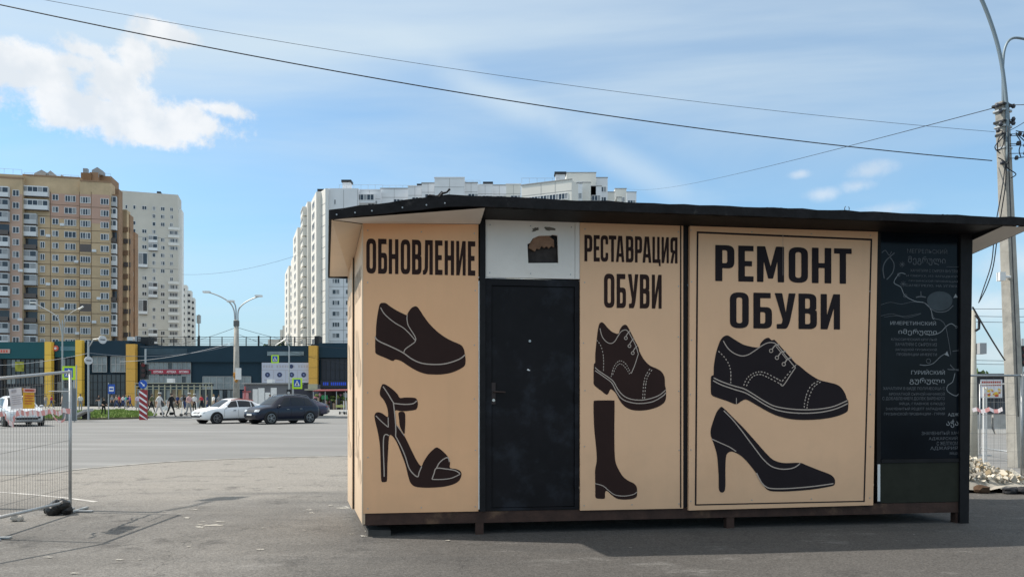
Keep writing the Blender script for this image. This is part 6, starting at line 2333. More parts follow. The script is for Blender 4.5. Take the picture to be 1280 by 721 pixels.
# central white block: sunlit side running away on the left, shaded front on the right
M_cw = mat('panel_sunlit_tint', (.68, .66, .61), .85, var=.04, vscale=.3)  # warm sunlight tint put into the white panel colour
M_cg = mat('panel_shade_tint', (.70, .71, .73), .85, var=.05, vscale=.3)  # same white panels with bluish shade put into the colour
M_cj = mat('panel_joint', (.33, .33, .33), .9)
TC = 190.0
cb = Block('white_panel_block', 'long white panel apartment block rising behind the kiosk roof', 396, TC, R(0))
cx0 = xr(396, TC)
# end slab facing us
ea, eb_ = Vector((xr(395.4, 196), 196)), Vector((xr(406.6, 190), 190))
ean = math.atan2((eb_ - ea).y, (eb_ - ea).x)
eo = ea - Vector((cx0, TC))
eL = (eb_ - ea).length
MB().box(0, eL, 0, 5, 0, PT(0, 239.8, 193).z).build('end_wall', M_cw, cb.root, loc=(eo.x, eo.y, 0), rz=ean)
ej = MB().box(0.02, eL - .02, -.04, -.003, -.06, .06).mesh('floor_joint', M_cj)
for k in range(18):
    inst('floor_joint', ej, cb.root, (eo.x, eo.y, 51.5 - k * 2.8), ean)
cb.wall(406.8, 410, 235.5, -.8, 12, mat('panel_bright', (.70, .70, .68), .7), 'end_wall')
cb.wall(410.2, 448, 235.5, 0.3, 14, M_cg)
for px_ in (429.5, 447):
    u0 = cb.pl.u(px_, .3)
    MB().box(u0 - .05, u0 + .05, .27, .298, 0, 55).build('panel_joint', M_cj, cb.root)
for k in range(20):
    y = 256 + k * 13.6
    cb.joint(410.3, 447, y + 7, .3, M_cj)
    if k > 0:
        cb.win(420, y, 9.5, 6.2, 3 if k % 2 else 2, .3)
        cb.win(436, y, 8, 6.2, 2, .3)
cb.win(418.8, 252.5, 2.4, 6.5, 1, .3, 3)
# receding sunlit side as a chain of projecting bays
side = thing('white_panel_wing', 'sunlit white wing with stacked balconies running away left of the kiosk', 'apartment block', (0, 0, 0))
prof = [(395.3, 240, 192, 0), (388.5, 252, 203, 1), (384, 262, 212, 0), (377.5, 277, 222, 2), (371.5, 305, 238, 0), (364.5, 330, 262, 1), (359.5, 344, 280, 0), (356.8, 350, 292, 3)]
rr = random.Random(8)
for i in range(len(prof) - 1):
    pxa, pya, ta, ka = prof[i]
    pxb, pyb, tb_, kb = prof[i + 1]
    a, b2 = Vector((xr(pxa, ta), ta)), Vector((xr(pxb, tb_), tb_))
    za, zb2 = PT(0, pya + 1, ta).z, PT(0, pyb, tb_).z
    z_ = max(za, zb2) * .5 + min(za, zb2) * .5
    bay = (0, .9, 0, 1.3, .2, 1.0, .3)[i]
    d = (b2 - a).normalized()
    n_ = Vector((-d.y, d.x))
    if n_.x > 0: n_ = -n_
    a2, b3 = a + n_ * bay, b2 + n_ * bay
    inn = -n_ * 12
    P4_ = [a2, a2 + inn, b3 + inn, b3]
    mb = MB()
    mb.hexa([(q.x, q.y, 0) for q in P4_], [(q.x, q.y, z_) for q in P4_])
    w_ = mb.build('wall', M_cw, side)
    L = (b3 - a2).length
    ang = math.atan2((a2 - b3).y, (a2 - b3).x)     # outward normal is local -y
    nst = int(z_ / 2.8)
    for k in range(nst):
        zz = z_ - 2.2 - k * 2.8
        if zz < 8: break
        mid = (a2 + b3) / 2
        if i % 2 == 0 or L > 12:
            me = win_mesh(min(L * .4, 4.5), 1.6, 3, rr.randrange(4))
            inst('window', me, side, (mid.x + n_.x * .01, mid.y + n_.y * .01, zz), ang)
        else:
            me = balcony_mesh(min(L * .7, 6.0), 2.4, 1.1, k % 2, [M_cw, M_glass, M_glass2, M_cw])
            inst('balcony', me, side, (mid.x + n_.x * .01, mid.y + n_.y * .01, zz), ang)
    # cornice joint lines on the end face towards us
# narrow faces towards the camera with window stacks
for px0, px1, pyt, t_ in ((388.6, 393.2, 256, 200), (376.6, 380.6, 282, 219), (369.5, 372, 312, 236), (361.6, 365, 336, 259)):
    u0, u1 = xr(px0, t_), xr(px1, t_)
    z_ = PT(0, pyt, t_).z
    wv = u1 - u0
    mb = MB()
    mb.hexa([(u0, t_ + wv * 1.1, 0), (u1, t_ - .2, 0), (u1 + .1, t_ + 3, 0), (u0 + .1, t_ + 3 + wv, 0)], [(u0, t_ + wv * 1.1, z_), (u1, t_ - .2, z_), (u1 + .1, t_ + 3, z_), (u0 + .1, t_ + 3 + wv, z_)])
    mb.build('bay', M_cw, side)
    sp_ = 2.8
    for k in range(int(z_ / sp_)):
        zz = z_ - 1.6 - k * sp_
        if zz < 8: break
        inst('window', win_mesh(max(.8, (u1 - u0) * .75), 1.5, 2 if u1 - u0 > .9 else 1, rr.randrange(4)), side, ((u0 + u1) / 2 - .03, t_ - .2 + (wv * 1.1 + .2) / 2 - .03, zz), math.atan2(-(wv * 1.1 + .2), wv))

# skyline of the rest of the long block above the kiosk roof
sky_b = [(448, 475.5, 238, 192, M_cg), (475.6, 510, 236.2, 194, M_cg), (510.2, 527, 233.5, 190, M_cg), (527.2, 543, 229.5, 188, M_cg), (543.2, 580.5, 222.8, 186, M_cg),
         (580.7, 597, 229, 188, M_cg), (597.2, 615.6, 231.5, 190, M_cg), (615.8, 632.4, 232, 192, M_cg), (632.6, 651, 231, 184, M_cw)]
for i, (a_, c_, py, t_, m_) in enumerate(sky_b):
    z_ = PT(0, py, t_).z
    X0_, X1_ = xr(a_, t_) - cx0, xr(c_, t_) - cx0
    MB().box(X0_, X1_, t_ - TC, t_ - TC + 14, 0, z_).build('wall', m_, cb.root)
    MB().box(X0_ - .1, X1_ + .1, t_ - TC - .15, t_ - TC + .3, z_ + .003, z_ + .25).build('cornice', M_cj if i % 2 else M_cg, cb.root)
    mid = (X0_ + X1_) / 2
    for q in (mid,):
        MB().box(q - .04, q + .04, t_ - TC - .03, t_ - TC - .002, 20, z_).build('panel_joint', M_cj, cb.root)
    for k in range(3):
        zz = z_ - 3.4 - k * 2.8
        if i not in (4,):
            inst('window', win_mesh(2.6, 1.5, 3, k), cb.root, ((X0_ * .35 + X1_ * .65), t_ - TC - .003, zz))
    MB().box(X0_, X1_, t_ - TC - .03, t_ - TC - .002, z_ - 2.3, z_ - 2.2).build('panel_joint', M_cj, cb.root)
mb = MB()
u_ = xr(454, 192) - cx0
z_ = PT(0, 248, 192).z
MB().box(u_ - 2.6, u_ + 3.2, 1.0, 1.99, z_ - 1.4, z_ + 1.0).build('loggia', M_cg, cb.root)
inst('window', win_mesh(5.4, 1.6, 6, 1), cb.root, (u_ + .3, .99, z_))


def angled(root, ox, oy, a, c_, z_, m, depth=12, name='wall'):
    """upright slab between ground points a and c_ (world), body going away from the camera"""
    a, c_ = Vector(a) - Vector((ox, oy)), Vector(c_) - Vector((ox, oy))
    d = (c_ - a).normalized()
    n_ = Vector((-d.y, d.x))
    if n_.y < 0: n_ = -n_
    mb = MB()
    q = [a, c_, c_ + n_ * depth, a + n_ * depth]
    if (c_ - a).cross(n_) < 0: q.reverse()
    mb.hexa([(p.x, p.y, 0) for p in q], [(p.x, p.y, z_) for p in q])
    return mb.build(name, m, root)


ox, oy = cx0, TC
# sunlit faces to the right: they run towards the camera and end in a sharp corner at 715
A_, B_ = Vector((xr(651.5, 177), 177)), Vector((xr(714.5, 172), 172))
zt_ = PT(0, 224.5, 172).z
angled(cb.root, ox, oy, A_, B_, zt_, M_cw, 5)
C_ = Vector((xr(727.5, 185), 185))
mb = MB()
for kk in range(3):
    for s_ in (.12, .30, .48, .66, .84):
        p = A_.lerp(B_, s_)
        an = math.atan2((B_ - A_).y, (B_ - A_).x)
        nn_ = Vector((math.sin(an), -math.cos(an)))
        inst('window', win_mesh(2.4, 1.5, 3, kk), cb.root, (p.x - ox + nn_.x * .01, p.y - oy + nn_.y * .01, zt_ - 3.7 - kk * 2.8), an)
for s_ in (.4, .68):
    p = A_.lerp(B_, s_) - Vector((ox, oy))
    an = math.atan2((B_ - A_).y, (B_ - A_).x)
    MB().box(-.04, .04, -.03, -.004, 20, zt_).build('panel_joint', M_cj, cb.root, loc=(p.x, p.y, 0), rz=an)
p = A_ - Vector((ox, oy))
MB().box(0, (B_ - A_).length, -.03, -.004, zt_ - 2.6, zt_ - 2.5).build('panel_joint', M_cj, cb.root, loc=(p.x, p.y, 0), rz=an)
MB().box(-.1, (B_ - A_).length + .1, -.15, .3, zt_ + .003, zt_ + .22).build('cornice', M_cj, cb.root, loc=(p.x, p.y, 0), rz=an)
for (a_, c_, py, t_, m_) in ((715, 728, 229.5, 186, M_cg), (727.5, 738.5, 228.5, 190, M_cw), (708, 745, 216.3, 196, M_cw), (745.2, 759.5, 222.5, 200, M_cg), (738, 752, 233, 196, M_cg), (757, 768.5, 240.5, 205, M_cw), (768.7, 783, 236.2, 212, M_cw),
                             (783.2, 795.5, 240.5, 222, M_cg), (771, 777, 247, 206, M_cw)):
    z_ = PT(0, py, t_).z
    MB().box(xr(a_, t_) - ox, xr(c_, t_) - ox, t_ - oy, t_ - oy + 8, 0, z_).build('wall', m_, cb.root)
    MB().box(xr(a_, t_) - ox - .1, xr(c_, t_) - ox + .1, t_ - oy - .12, t_ - oy + .3, z_ + .003, z_ + .2).build('cornice', M_cj, cb.root)
    if c_ - a_ > 11:
        for kk in range(3):
            inst('window', win_mesh(2.4, 1.5, 3, kk), cb.root, (xr((a_ + c_) / 2, t_) - ox, t_ - oy - .003, z_ - 3.1 - kk * 2.8))
for (px_, py_, t_, w_) in ((433, 226.5, 196, 2.6), (401, 238.0, 194, 1.7), (525, 231.5, 193, 1.6), (610, 229, 192, 2.6), (700.5, 216.5, 188, 3.0), (721, 218, 202, 1.0)):
    p = PT(px_, py_, t_)
    MB().box(p.x - ox - w_ / 2 * .8, p.x - ox + w_ / 2 * .8, t_ - oy, t_ - oy + 2, p.z - 2.2, p.z - .3).build('roof_vent', M_cg, cb.root)
    MB().box(p.x - ox - w_ / 2, p.x - ox + w_ / 2, t_ - oy - .3, t_ - oy + 2.3, p.z - .3, p.z + .3).build('vent_cap', M_dkmetal, cb.root)
mb = MB()
for a_, c_, py, t_ in ((424, 478, 231.2, 195), (478, 520, 232, 196), (582, 600, 225.8, 190), (652, 700, 223, 186)):
    p, q = PT(a_, py, t_), PT(c_, py, t_)
    mb.box(p.x - ox, q.x - ox, t_ - oy, t_ - oy + .05, p.z, p.z + .06)
    n = int((q.x - p.x) / 1.7)
    for k in range(n + 1):
        x = p.x + (q.x - p.x) * k / n - ox
        mb.box(x, x + .06, t_ - oy + .06, t_ - oy + .1, p.z - 1.2, p.z)
mb.build('roof_railing', M_galv, cb.root)

# small far things: mobile mast, low white block
tt = 300
r = thing('mobile_mast', 'slim grey mobile phone mast right of the pale tower', 'mast', (xr(248.5, tt), tt, 0))
MB().tube([(0, 0, 0), (0, 0, PT(0, 393, tt).z)], .3, 8).build('mast', M_galv, r)
MB().box(-.7, .7, -.5, .5, PT(0, 404, tt).z, PT(0, 394, tt).z).build('antenna', M_galv, r)
tt = 320
r = thing('distant_block', 'small far white block at the foot of the white wing', 'apartment block', (xr(355, tt), tt, 0))
for a_, c_, py in ((350, 353, 412), (353.2, 358, 407), (335, 350, 424), (358.2, 386, 419)):
    MB().box(xr(a_, tt) - xr(355, tt), xr(c_, tt) - xr(355, tt), 0, 12, 0, PT(0, py, tt).z).build('wall', M_cw, r)
for k in range(5):
    MB().box(xr(356, tt) - xr(355, tt), xr(357.4, tt) - xr(355, tt), -.05, -.004, 20 + k * 3, 21.6 + k * 3).build('window', M_glass, r)


# trees
def tree(label, X, Y, h, rad, seed, group=None, n=1500, leaf=.32):
    r_ = random.Random(seed)
    t_ = thing('broadleaf_tree', label, 'tree', (X, Y, 0), 0, group)
    mb = MB()
    mb.tube([(0, 0, 0), (.1, 0, h * .3), (0, .1, h * .62)], [.22, .16, .07], 7)
    for k in range(7):
        a = k * 2.4
        z = h * (.3 + .05 * k)
        mb.tube([(0, 0, z), (math.cos(a) * rad * .4, math.sin(a) * rad * .4, z + h * .15), (math.cos(a) * rad * .75, math.sin(a) * rad * .75, z + h * .26)], [.08, .05, .02], 5)
    mb.build('trunk', mat('bark', (.09, .07, .05), .95), t_)
    cl = [(Vector((r_.gauss(0, .42) * rad, r_.gauss(0, .42) * rad, h * (.62 + r_.uniform(-.22, .3)))), r_.uniform(.25, .5) * rad) for _ in range(16)]
    mb = MB()
    for _ in range(n):
        c_, q = r_.choice(cl)
        d = Vector((r_.gauss(0, 1), r_.gauss(0, 1), r_.gauss(0, 1))).normalized() * q * r_.uniform(.55, 1.05)
        p = c_ + d
        a = Vector((r_.gauss(0, 1), r_.gauss(0, 1), r_.gauss(0, .6))).normalized() * leaf * r_.uniform(.5, 1.1)
        b2 = a.cross(Vector((r_.gauss(0, 1), r_.gauss(0, 1), r_.gauss(0, 1)))).normalized() * leaf * .6
        mb.add([p - a, p + b2, p + a, p - b2], [(0, 1, 2, 3)], r_.randrange(2))
    o = mb.build('crown', [mat('leaf_dark', (.035, .065, .02), .7), mat('leaf_mid', (.06, .105, .03), .7)], t_)
    o['kind'] = 'stuff'
    return t_


for i, (px_, tt, h, lab) in enumerate(((1224, 62, 3.2, 'small dark tree just right of the kiosk corner post, behind the hut'), (1234, 70, 3.0, 'low bushy tree behind the food banner hut'),
                                       (1262, 75, 3.6, 'dark bushy tree behind the big concrete pole'), (1290, 80, 4.2, 'dark tree at the right edge of the photo'))):
    tree(lab, xr(px_, tt), tt, h, 2.2, 40 + i, 'small trees behind the right fence')
for i, (px_, tt, h, lab) in enumerate(((342, 175, 14.5, 'leafy tree top showing over the shopping centre roof, left one'), (376, 178, 14.0, 'leafy tree top showing over the shopping centre roof, right one'))):
    tree(lab, xr(px_, tt), tt, h, 4, 60 + i, 'trees behind the shopping centre', leaf=.6)
# ------------------------------------------------------------------ cars
M_tyre = mat('tyre_rubber', (.012, .012, .013), .85)
M_rim = mat('alloy_rim', (.30, .31, .32), .35, metal=.8)
M_plastic = mat('black_plastic', (.018, .018, .02), .6)
M_cglass = mat('car_glass', (.012, .015, .02), .08, spec=.5)
M_plate = mat('number_plate', (.7, .7, .68), .5)
M_lamp = mat('headlight_glass', (.55, .58, .6), .12, spec=.8)
M_tail = mat('tail_lamp', (.25, .01, .012), .25)


def paint(name, col, metal=.0):
    m = mat(name, col, .33, metal=metal, spec=.4)
    m.node_tree.nodes['Principled BSDF'].inputs['Coat Weight'].default_value = .25
    m.node_tree.nodes['Principled BSDF'].inputs['Coat Roughness'].default_value = .05
    return m


CT = {'suv': [(-2.2, .84, .52, .78, .66, .42), (-2.13, 1.02, .58, .90, .78, .33), (-1.98, 1.24, .60, .97, .85, .26), (-1.62, 1.50, .60, 1.0, .885, .22), (-.95, 1.63, .63, .99, .90, .2), (-.15, 1.66, .645, .97, .90, .2),
              (.32, 1.60, .63, .96, .90, .2), (.78, 1.37, .67, .95, .90, .2), (1.16, 1.09, .75, .945, .89, .2), (1.55, 1.01, .75, .92, .875, .22), (1.93, .91, .69, .83, .80, .25), (2.12, .78, .60, .70, .70, .3), (2.2, .64, .50, .58, .58, .4)],
      'hatch': [(-2.2, .80, .52, .74, .64, .42), (-2.13, .94, .60, .85, .76, .32), (-1.98, 1.03, .64, .91, .84, .25), (-1.55, 1.18, .60, .93, .88, .2), (-.98, 1.40, .60, .92, .89, .19), (-.2, 1.47, .62, .91, .89, .19),
                (.30, 1.42, .61, .90, .89, .19), (.76, 1.19, .66, .89, .89, .19), (1.14, .96, .74, .88, .88, .19), (1.55, .88, .74, .85, .86, .2), (1.93, .79, .68, .75, .79, .23), (2.12, .68, .60, .63, .69, .28), (2.2, .56, .50, .52, .57, .36)]}


def car(name, label, cat, X, Y, heading, pm, L=4.4, W=1.8, H=1.62, kind='suv', rails=False):
    r = thing(name, label, cat, (X, Y, 0), heading)
    hl, hw = L / 2, W / 2
    T = CT[kind]
    kx, ky, kz = L / 4.4, W / 1.8, H / (1.66 if kind == 'suv' else 1.47)

    def st(x):
        xs_ = x / kx
        for i in range(len(T) - 1):
            if xs_ <= T[i + 1][0] or i == len(T) - 2:
                a_, b_ = T[i], T[i + 1]
                p_, n_ = T[max(i - 1, 0)], T[min(i + 2, len(T) - 1)]
                t = (xs_ - a_[0]) / (b_[0] - a_[0])
                t = min(max(t, 0), 1)
                out = []
                for q in range(1, 6):
                    h = b_[0] - a_[0]
                    m0 = (b_[q] - p_[q]) / max(b_[0] - p_[0], 1e-6) * h
                    m1 = (n_[q] - a_[q]) / max(n_[0] - a_[0], 1e-6) * h
                    out.append((2 * t ** 3 - 3 * t * t + 1) * a_[q] + (t ** 3 - 2 * t * t + t) * m0 + (-2 * t ** 3 + 3 * t * t) * b_[q] + (t ** 3 - t * t) * m1)
                zt, wt, zb, wb, zl = out
                return zt * kz, wt * ky, zb * kz, wb * ky, zl
        return None

    def half(x):
        zt, wt, zb, wb, zl = st(x)
        ze = zt - min(.07, (zt - zb) * .6)
        return [(0, zl), (wb * .86, zl), (wb * .965, zl + .10), (wb, (zl + zb) / 2), (wb * .985, zb - .09), (wb * .945, zb), ((wb * .945 + wt) / 2 + .012, (zb + ze) / 2), (wt, ze), (wt * .82, zt - (zt - ze) * .3), (wt * .45, zt - .005), (0, zt)]
    xs = [T[0][0] * kx + (T[-1][0] - T[0][0]) * kx * i / 56 for i in range(57)]
    mb = MB()
    ring0 = None
    for x in xs:
        h_ = half(x)
        full = [(x, y, z) for y, z in h_] + [(x, -y, z) for y, z in reversed(h_[1:-1])]
        mb.v += full
        k = len(full)
    for i in range(len(xs) - 1):
        for j in range(k):
            j2 = (j + 1) % k
            mb.f.append((i * k + j, i * k + j2, (i + 1) * k + j2, (i + 1) * k + j))
            mb.mi.append(0)
    mb.f += [tuple(reversed(range(k))), tuple(range((len(xs) - 1) * k, len(xs) * k))]
    mb.mi += [0, 0]
    mb.build('body', pm, r, True)
    suv = kind == 'suv'
    # side glass lies on the flank between belt and roof edge
    xr_, xf_ = (-1.72, .98) if suv else (-1.42, .98)
    for s in (1, -1):
        def sp(x, q, off=.008):
            h_ = half(x)
            p5, p6, p7 = h_[5], h_[6], h_[7]
            if q < .5: y = p5[0] + (p6[0] - p5[0]) * q * 2; z = p5[1] + (p6[1] - p5[1]) * q * 2
            else: y = p6[0] + (p7[0] - p6[0]) * (q - .5) * 2; z = p6[1] + (p7[1] - p6[1]) * (q - .5) * 2
            return (x, s * (y + off), z)
        cuts = [(-.02, xf_ - .16), (-.98, -.08), (xr_ + .10, -1.04)] if suv else [(-.02, xf_ - .16), (-.92, -.08), (xr_ + .18, -.98)]
        for w_i, (xa, xb) in enumerate(cuts):
            m2 = MB()
            nx, nz = 10, 3
            vs = []
            for j in range(nz + 1):
                q = .10 + .76 * j / nz
                for i in range(nx + 1):
                    a_, b_ = xa, xb
                    if w_i == 0: b_ = xb - (xb - xa) * .58 * (j / nz) ** 1.1
                    if w_i == 2: a_ = xa + (xb - xa) * (.30 if suv else .55) * (j / nz)
                    vs.append(sp((a_ + (b_ - a_) * i / nx) * kx, q))
            fs = [(j * (nx + 1) + i, j * (nx + 1) + i + 1, (j + 1) * (nx + 1) + i + 1, (j + 1) * (nx + 1) + i) for j in range(nz) for i in range(nx)]
            m2.add(vs, fs)
            m2.build('side_window', M_cglass, r, True)
        m2 = MB()
        for x in (.86, -.05, -.95):
            zb_ = st(x * kx)[2]
            m2.tube([(x * kx, s * (st(x * kx)[3] + .001), .40), (x * kx, s * (st(x * kx)[3] + .002), .7), (x * kx, s * (st(x * kx)[3] * .985 + .002), zb_ - .09)], .006, 4)
        m2.build('door_seam', M_plastic, r)
        MB().box(-1.1 * kx, 1.0 * kx, s * (hw - .06), s * (hw + .004), .17, .30).build('sill', M_plastic, r)
        for x in (.12, -.80):
            zb_ = st(x * kx)[2]
            MB().box(x * kx, x * kx + .16, s * (hw * .99), s * (hw + .022), zb_ - .15, zb_ - .12).build('door_handle', M_rim, r)
        zm = st(.8 * kx)[2]
        m2 = MB()
        m2.blob((.80 * kx, s * (hw + .07), zm + .07), .11, 4, sub=2, jit=0, sq=(.6, 1.0, .65))
        m2.box(.78 * kx, .84 * kx, s * (hw - .06), s * (hw + .02), zm - .01, zm + .04)
        m2.build('mirror', pm, r, True)
        if rails:
            MB().tube([(-1.5 * kx, s * .56 * ky, st(-1.5 * kx)[0] - .02), (-1.35 * kx, s * .56 * ky, st(-1.35 * kx)[0] + .05), (-.5 * kx, s * .57 * ky, st(-.5 * kx)[0] + .05), (.2 * kx, s * .57 * ky, st(.2 * kx)[0] + .04), (.35 * kx, s * .56 * ky, st(.35 * kx)[0] - .02)], .018, 6).build('roof_rail', M_rim, r)

    def patch(nm, xa, xb, f, m_):
        m2 = MB()
        nx, ny = 6, 8
        vs = []
        for i in range(nx + 1):
            x = (xa + (xb - xa) * i / nx) * kx
            zt, wt, zb, wb, zl = st(x)
            ze = zt - min(.07, (zt - zb) * .6)
            for j in range(ny + 1):
                y = wt * f * (j / ny * 2 - 1)
                a_ = abs(y) / wt
                z = zt - .005 * a_ / .45 if a_ < .45 else (zt - .005 + (-(zt - ze) * .3 + .005) * (a_ - .45) / .37 if a_ < .82 else zt - (zt - ze) * .3 - (zt - ze) * .7 * (a_ - .82) / .18)
                vs.append((x + (.006 if xa > 0 else -.006), y, z + .010))
        m2.add(vs, [(i * (ny + 1) + j, i * (ny + 1) + j + 1, (i + 1) * (ny + 1) + j + 1, (i + 1) * (ny + 1) + j) for i in range(nx) for j in range(ny)])
        return m2.build(nm, m_, r, True)
    patch('windscreen', .40, 1.12, .88, M_cglass)
    if suv: patch('rear_window', -2.02, -1.62, .86, M_cglass)
    else: patch('rear_window', -1.62, -1.02, .86, M_cglass)

    # nose and tail details follow the body surface
    def nose(nm, ya, yb, za, zb_, m_, out_=.012, side=1, n=6):
        m2 = MB()
        vs = []
        for j in range(2):
            z = (za, zb_)[j]
            for i in range(n + 1):
                y = ya + (yb - ya) * i / n
                # walk in from the end until the flank is wider than |y| and the height fits
                x = side * hl
                for q in range(60):
                    x = side * (hl - q * .012)
                    zt, wt, zb2, wb, zl = st(x)
                    hw_here = wb if z < zb2 else wb * .945 + (wt - wb * .945) * min(1, (z - zb2) / max(zt - zb2, .01))
                    if zt >= z >= zl - .02 and hw_here >= abs(y): break
                vs.append((x + side * out_, y * 1.004, z))
        m2.add(vs, [(i, i + 1, n + 2 + i, n + 1 + i) for i in range(n)])
        return m2.build(nm, m_, r)
    zh = .70 * kz if suv else .62 * kz
    for s in (1, -1):
        nose('headlight', s * .40 * ky, s * .74 * ky, zh, zh + (.12 if suv else .10), M_lamp)
        nose('fog_lamp', s * .50 * ky, s * .62 * ky, .42, .52, M_plastic)
        nose('tail_lamp', s * .42 * ky, s * .74 * ky, .78 * kz, .88 * kz, M_tail, side=-1)
    nose('grille', -.36 * ky, .36 * ky, zh - .03, zh + .10, M_plastic)
    for q in range(3):
        nose('grille_bar', -.34 * ky, .34 * ky, zh - .01 + q * .035, zh - .002 + q * .035, M_rim, .02)
    nose('bumper_intake', -.50 * ky, .50 * ky, .36, .47, M_plastic, .015)
    nose('number_plate', -.26, .26, .50, .60, M_plate, .03)
    nose('number_plate', -.26, .26, .62, .72, M_plate, .03, -1)
    nose('bumper_intake', -.55 * ky, .55 * ky, .40, .50, M_plastic, .015, -1)
    wr = .345 if suv else .32
    for x in (1.34 * kx, -1.36 * kx):
        for s in (1, -1):
            mb = MB()
            mb.disc((x, s * (hw - .07), wr + .01), wr + .05, 'y', 28, .15)
            mb.build('wheel_arch', M_plastic, r)
            w_ = MB().disc((0, 0, 0), wr, 'y', 30, .22).build('wheel', M_tyre, r, loc=(x, s * (hw - .09), wr))
            mb = MB()
            mb.disc((0, s * .112, 0), wr * .70, 'y', 24, .006, m=1)
            for q in range(5):
                a = q / 5 * math.tau
                for da in (-.16, .16):
                    mb.add([(math.cos(a + da * 2) * .04, s * .122, math.sin(a + da * 2) * .04), (math.cos(a + da - .05) * wr * .69, s * .120, math.sin(a + da - .05) * wr * .69),
                            (math.cos(a + da + .05) * wr * .69, s * .120, math.sin(a + da + .05) * wr * .69), (math.cos(a + da * 2 + .4) * .04, s * .122, math.sin(a + da * 2 + .4) * .04)], [(0, 1, 2, 3)])
            mb.disc((0, s * .12, 0), .05, 'y', 12, .01)
            rim_o = [(math.cos(q / 24 * math.tau), math.sin(q / 24 * math.tau)) for q in range(24)]
            mb.add([(c_ * wr * .73, s * .121, d_ * wr * .73) for c_, d_ in rim_o] + [(c_ * wr * .67, s * .123, d_ * wr * .67) for c_, d_ in rim_o],
                   [(q, (q + 1) % 24, (q + 1) % 24 + 24, q + 24) for q in range(24)])
            mb.build('rim', [M_rim, M_plastic], w_)
    return r


P_w = paint('paint_white', (.88, .88, .88))
P_n = paint('paint_navy', (.004, .008, .024), .0)
P_g = paint('paint_plum', (.05, .05, .085), .3)
P_s = paint('paint_silver', (.62, .64, .66), .2)
h45 = R(230)
hv = Vector((math.cos(h45), math.sin(h45)))
# white car: front axle midpoint stands at px 262.5
tt = 43.4
fa = Vector((xr(263.5, tt), tt))
cc = fa - hv * 1.22
c1 = car('hatchback_car', 'white car with a green patch on its rear door ahead of the dark crossover', 'car', cc.x, cc.y, h45, P_w, 4.25, 1.76, 1.47, 'hatch')
MB().add([(-1.02, .882, .40), (-.62, .882, .40), (-.72, .886, .56), (-.58, .886, .60), (-.76, .882, .78), (-.88, .886, .60), (-1.05, .886, .56)], [(6, 5, 4, 3, 2, 1, 0)]).build('green_patch', mat('decal_green', (.02, .2, .08), .5), c1)
MB().tube([(-1.15, .60, 1.34), (-.7, .62, 1.41), (-.2, .63, 1.435), (.3, .62, 1.39)], .03, 6).build('red_stripe', mat('decal_red', (.5, .12, .09), .5), c1)
tt = 42.6
h2 = R(230)
hv2 = Vector((math.cos(h2), math.sin(h2)))
fa = Vector((xr(329, tt), tt))
cc = fa - hv2 * 1.24
car('crossover_car', 'dark navy crossover car with roof rails crossing behind the white car', 'car', cc.x, cc.y, h2, P_n, 4.2, 1.80, 1.68, 'suv', True)
tt = 56.6
c3 = car('sedan_car', 'dark plum coloured car half hidden behind the navy crossover', 'car', xr(374, tt), tt, R(186), P_g, 4.4, 1.75, 1.48, 'hatch')
tt = 39.2
h4 = R(315)
hv4 = Vector((math.cos(h4), math.sin(h4)))
fa = Vector((xr(29, tt), tt))
cc = fa - hv4 * 1.35
car('silver_car', 'silver white car cut off by the left edge behind the mesh fence', 'car', cc.x, cc.y, h4, P_s, 4.4, 1.8, 1.62, 'hatch')


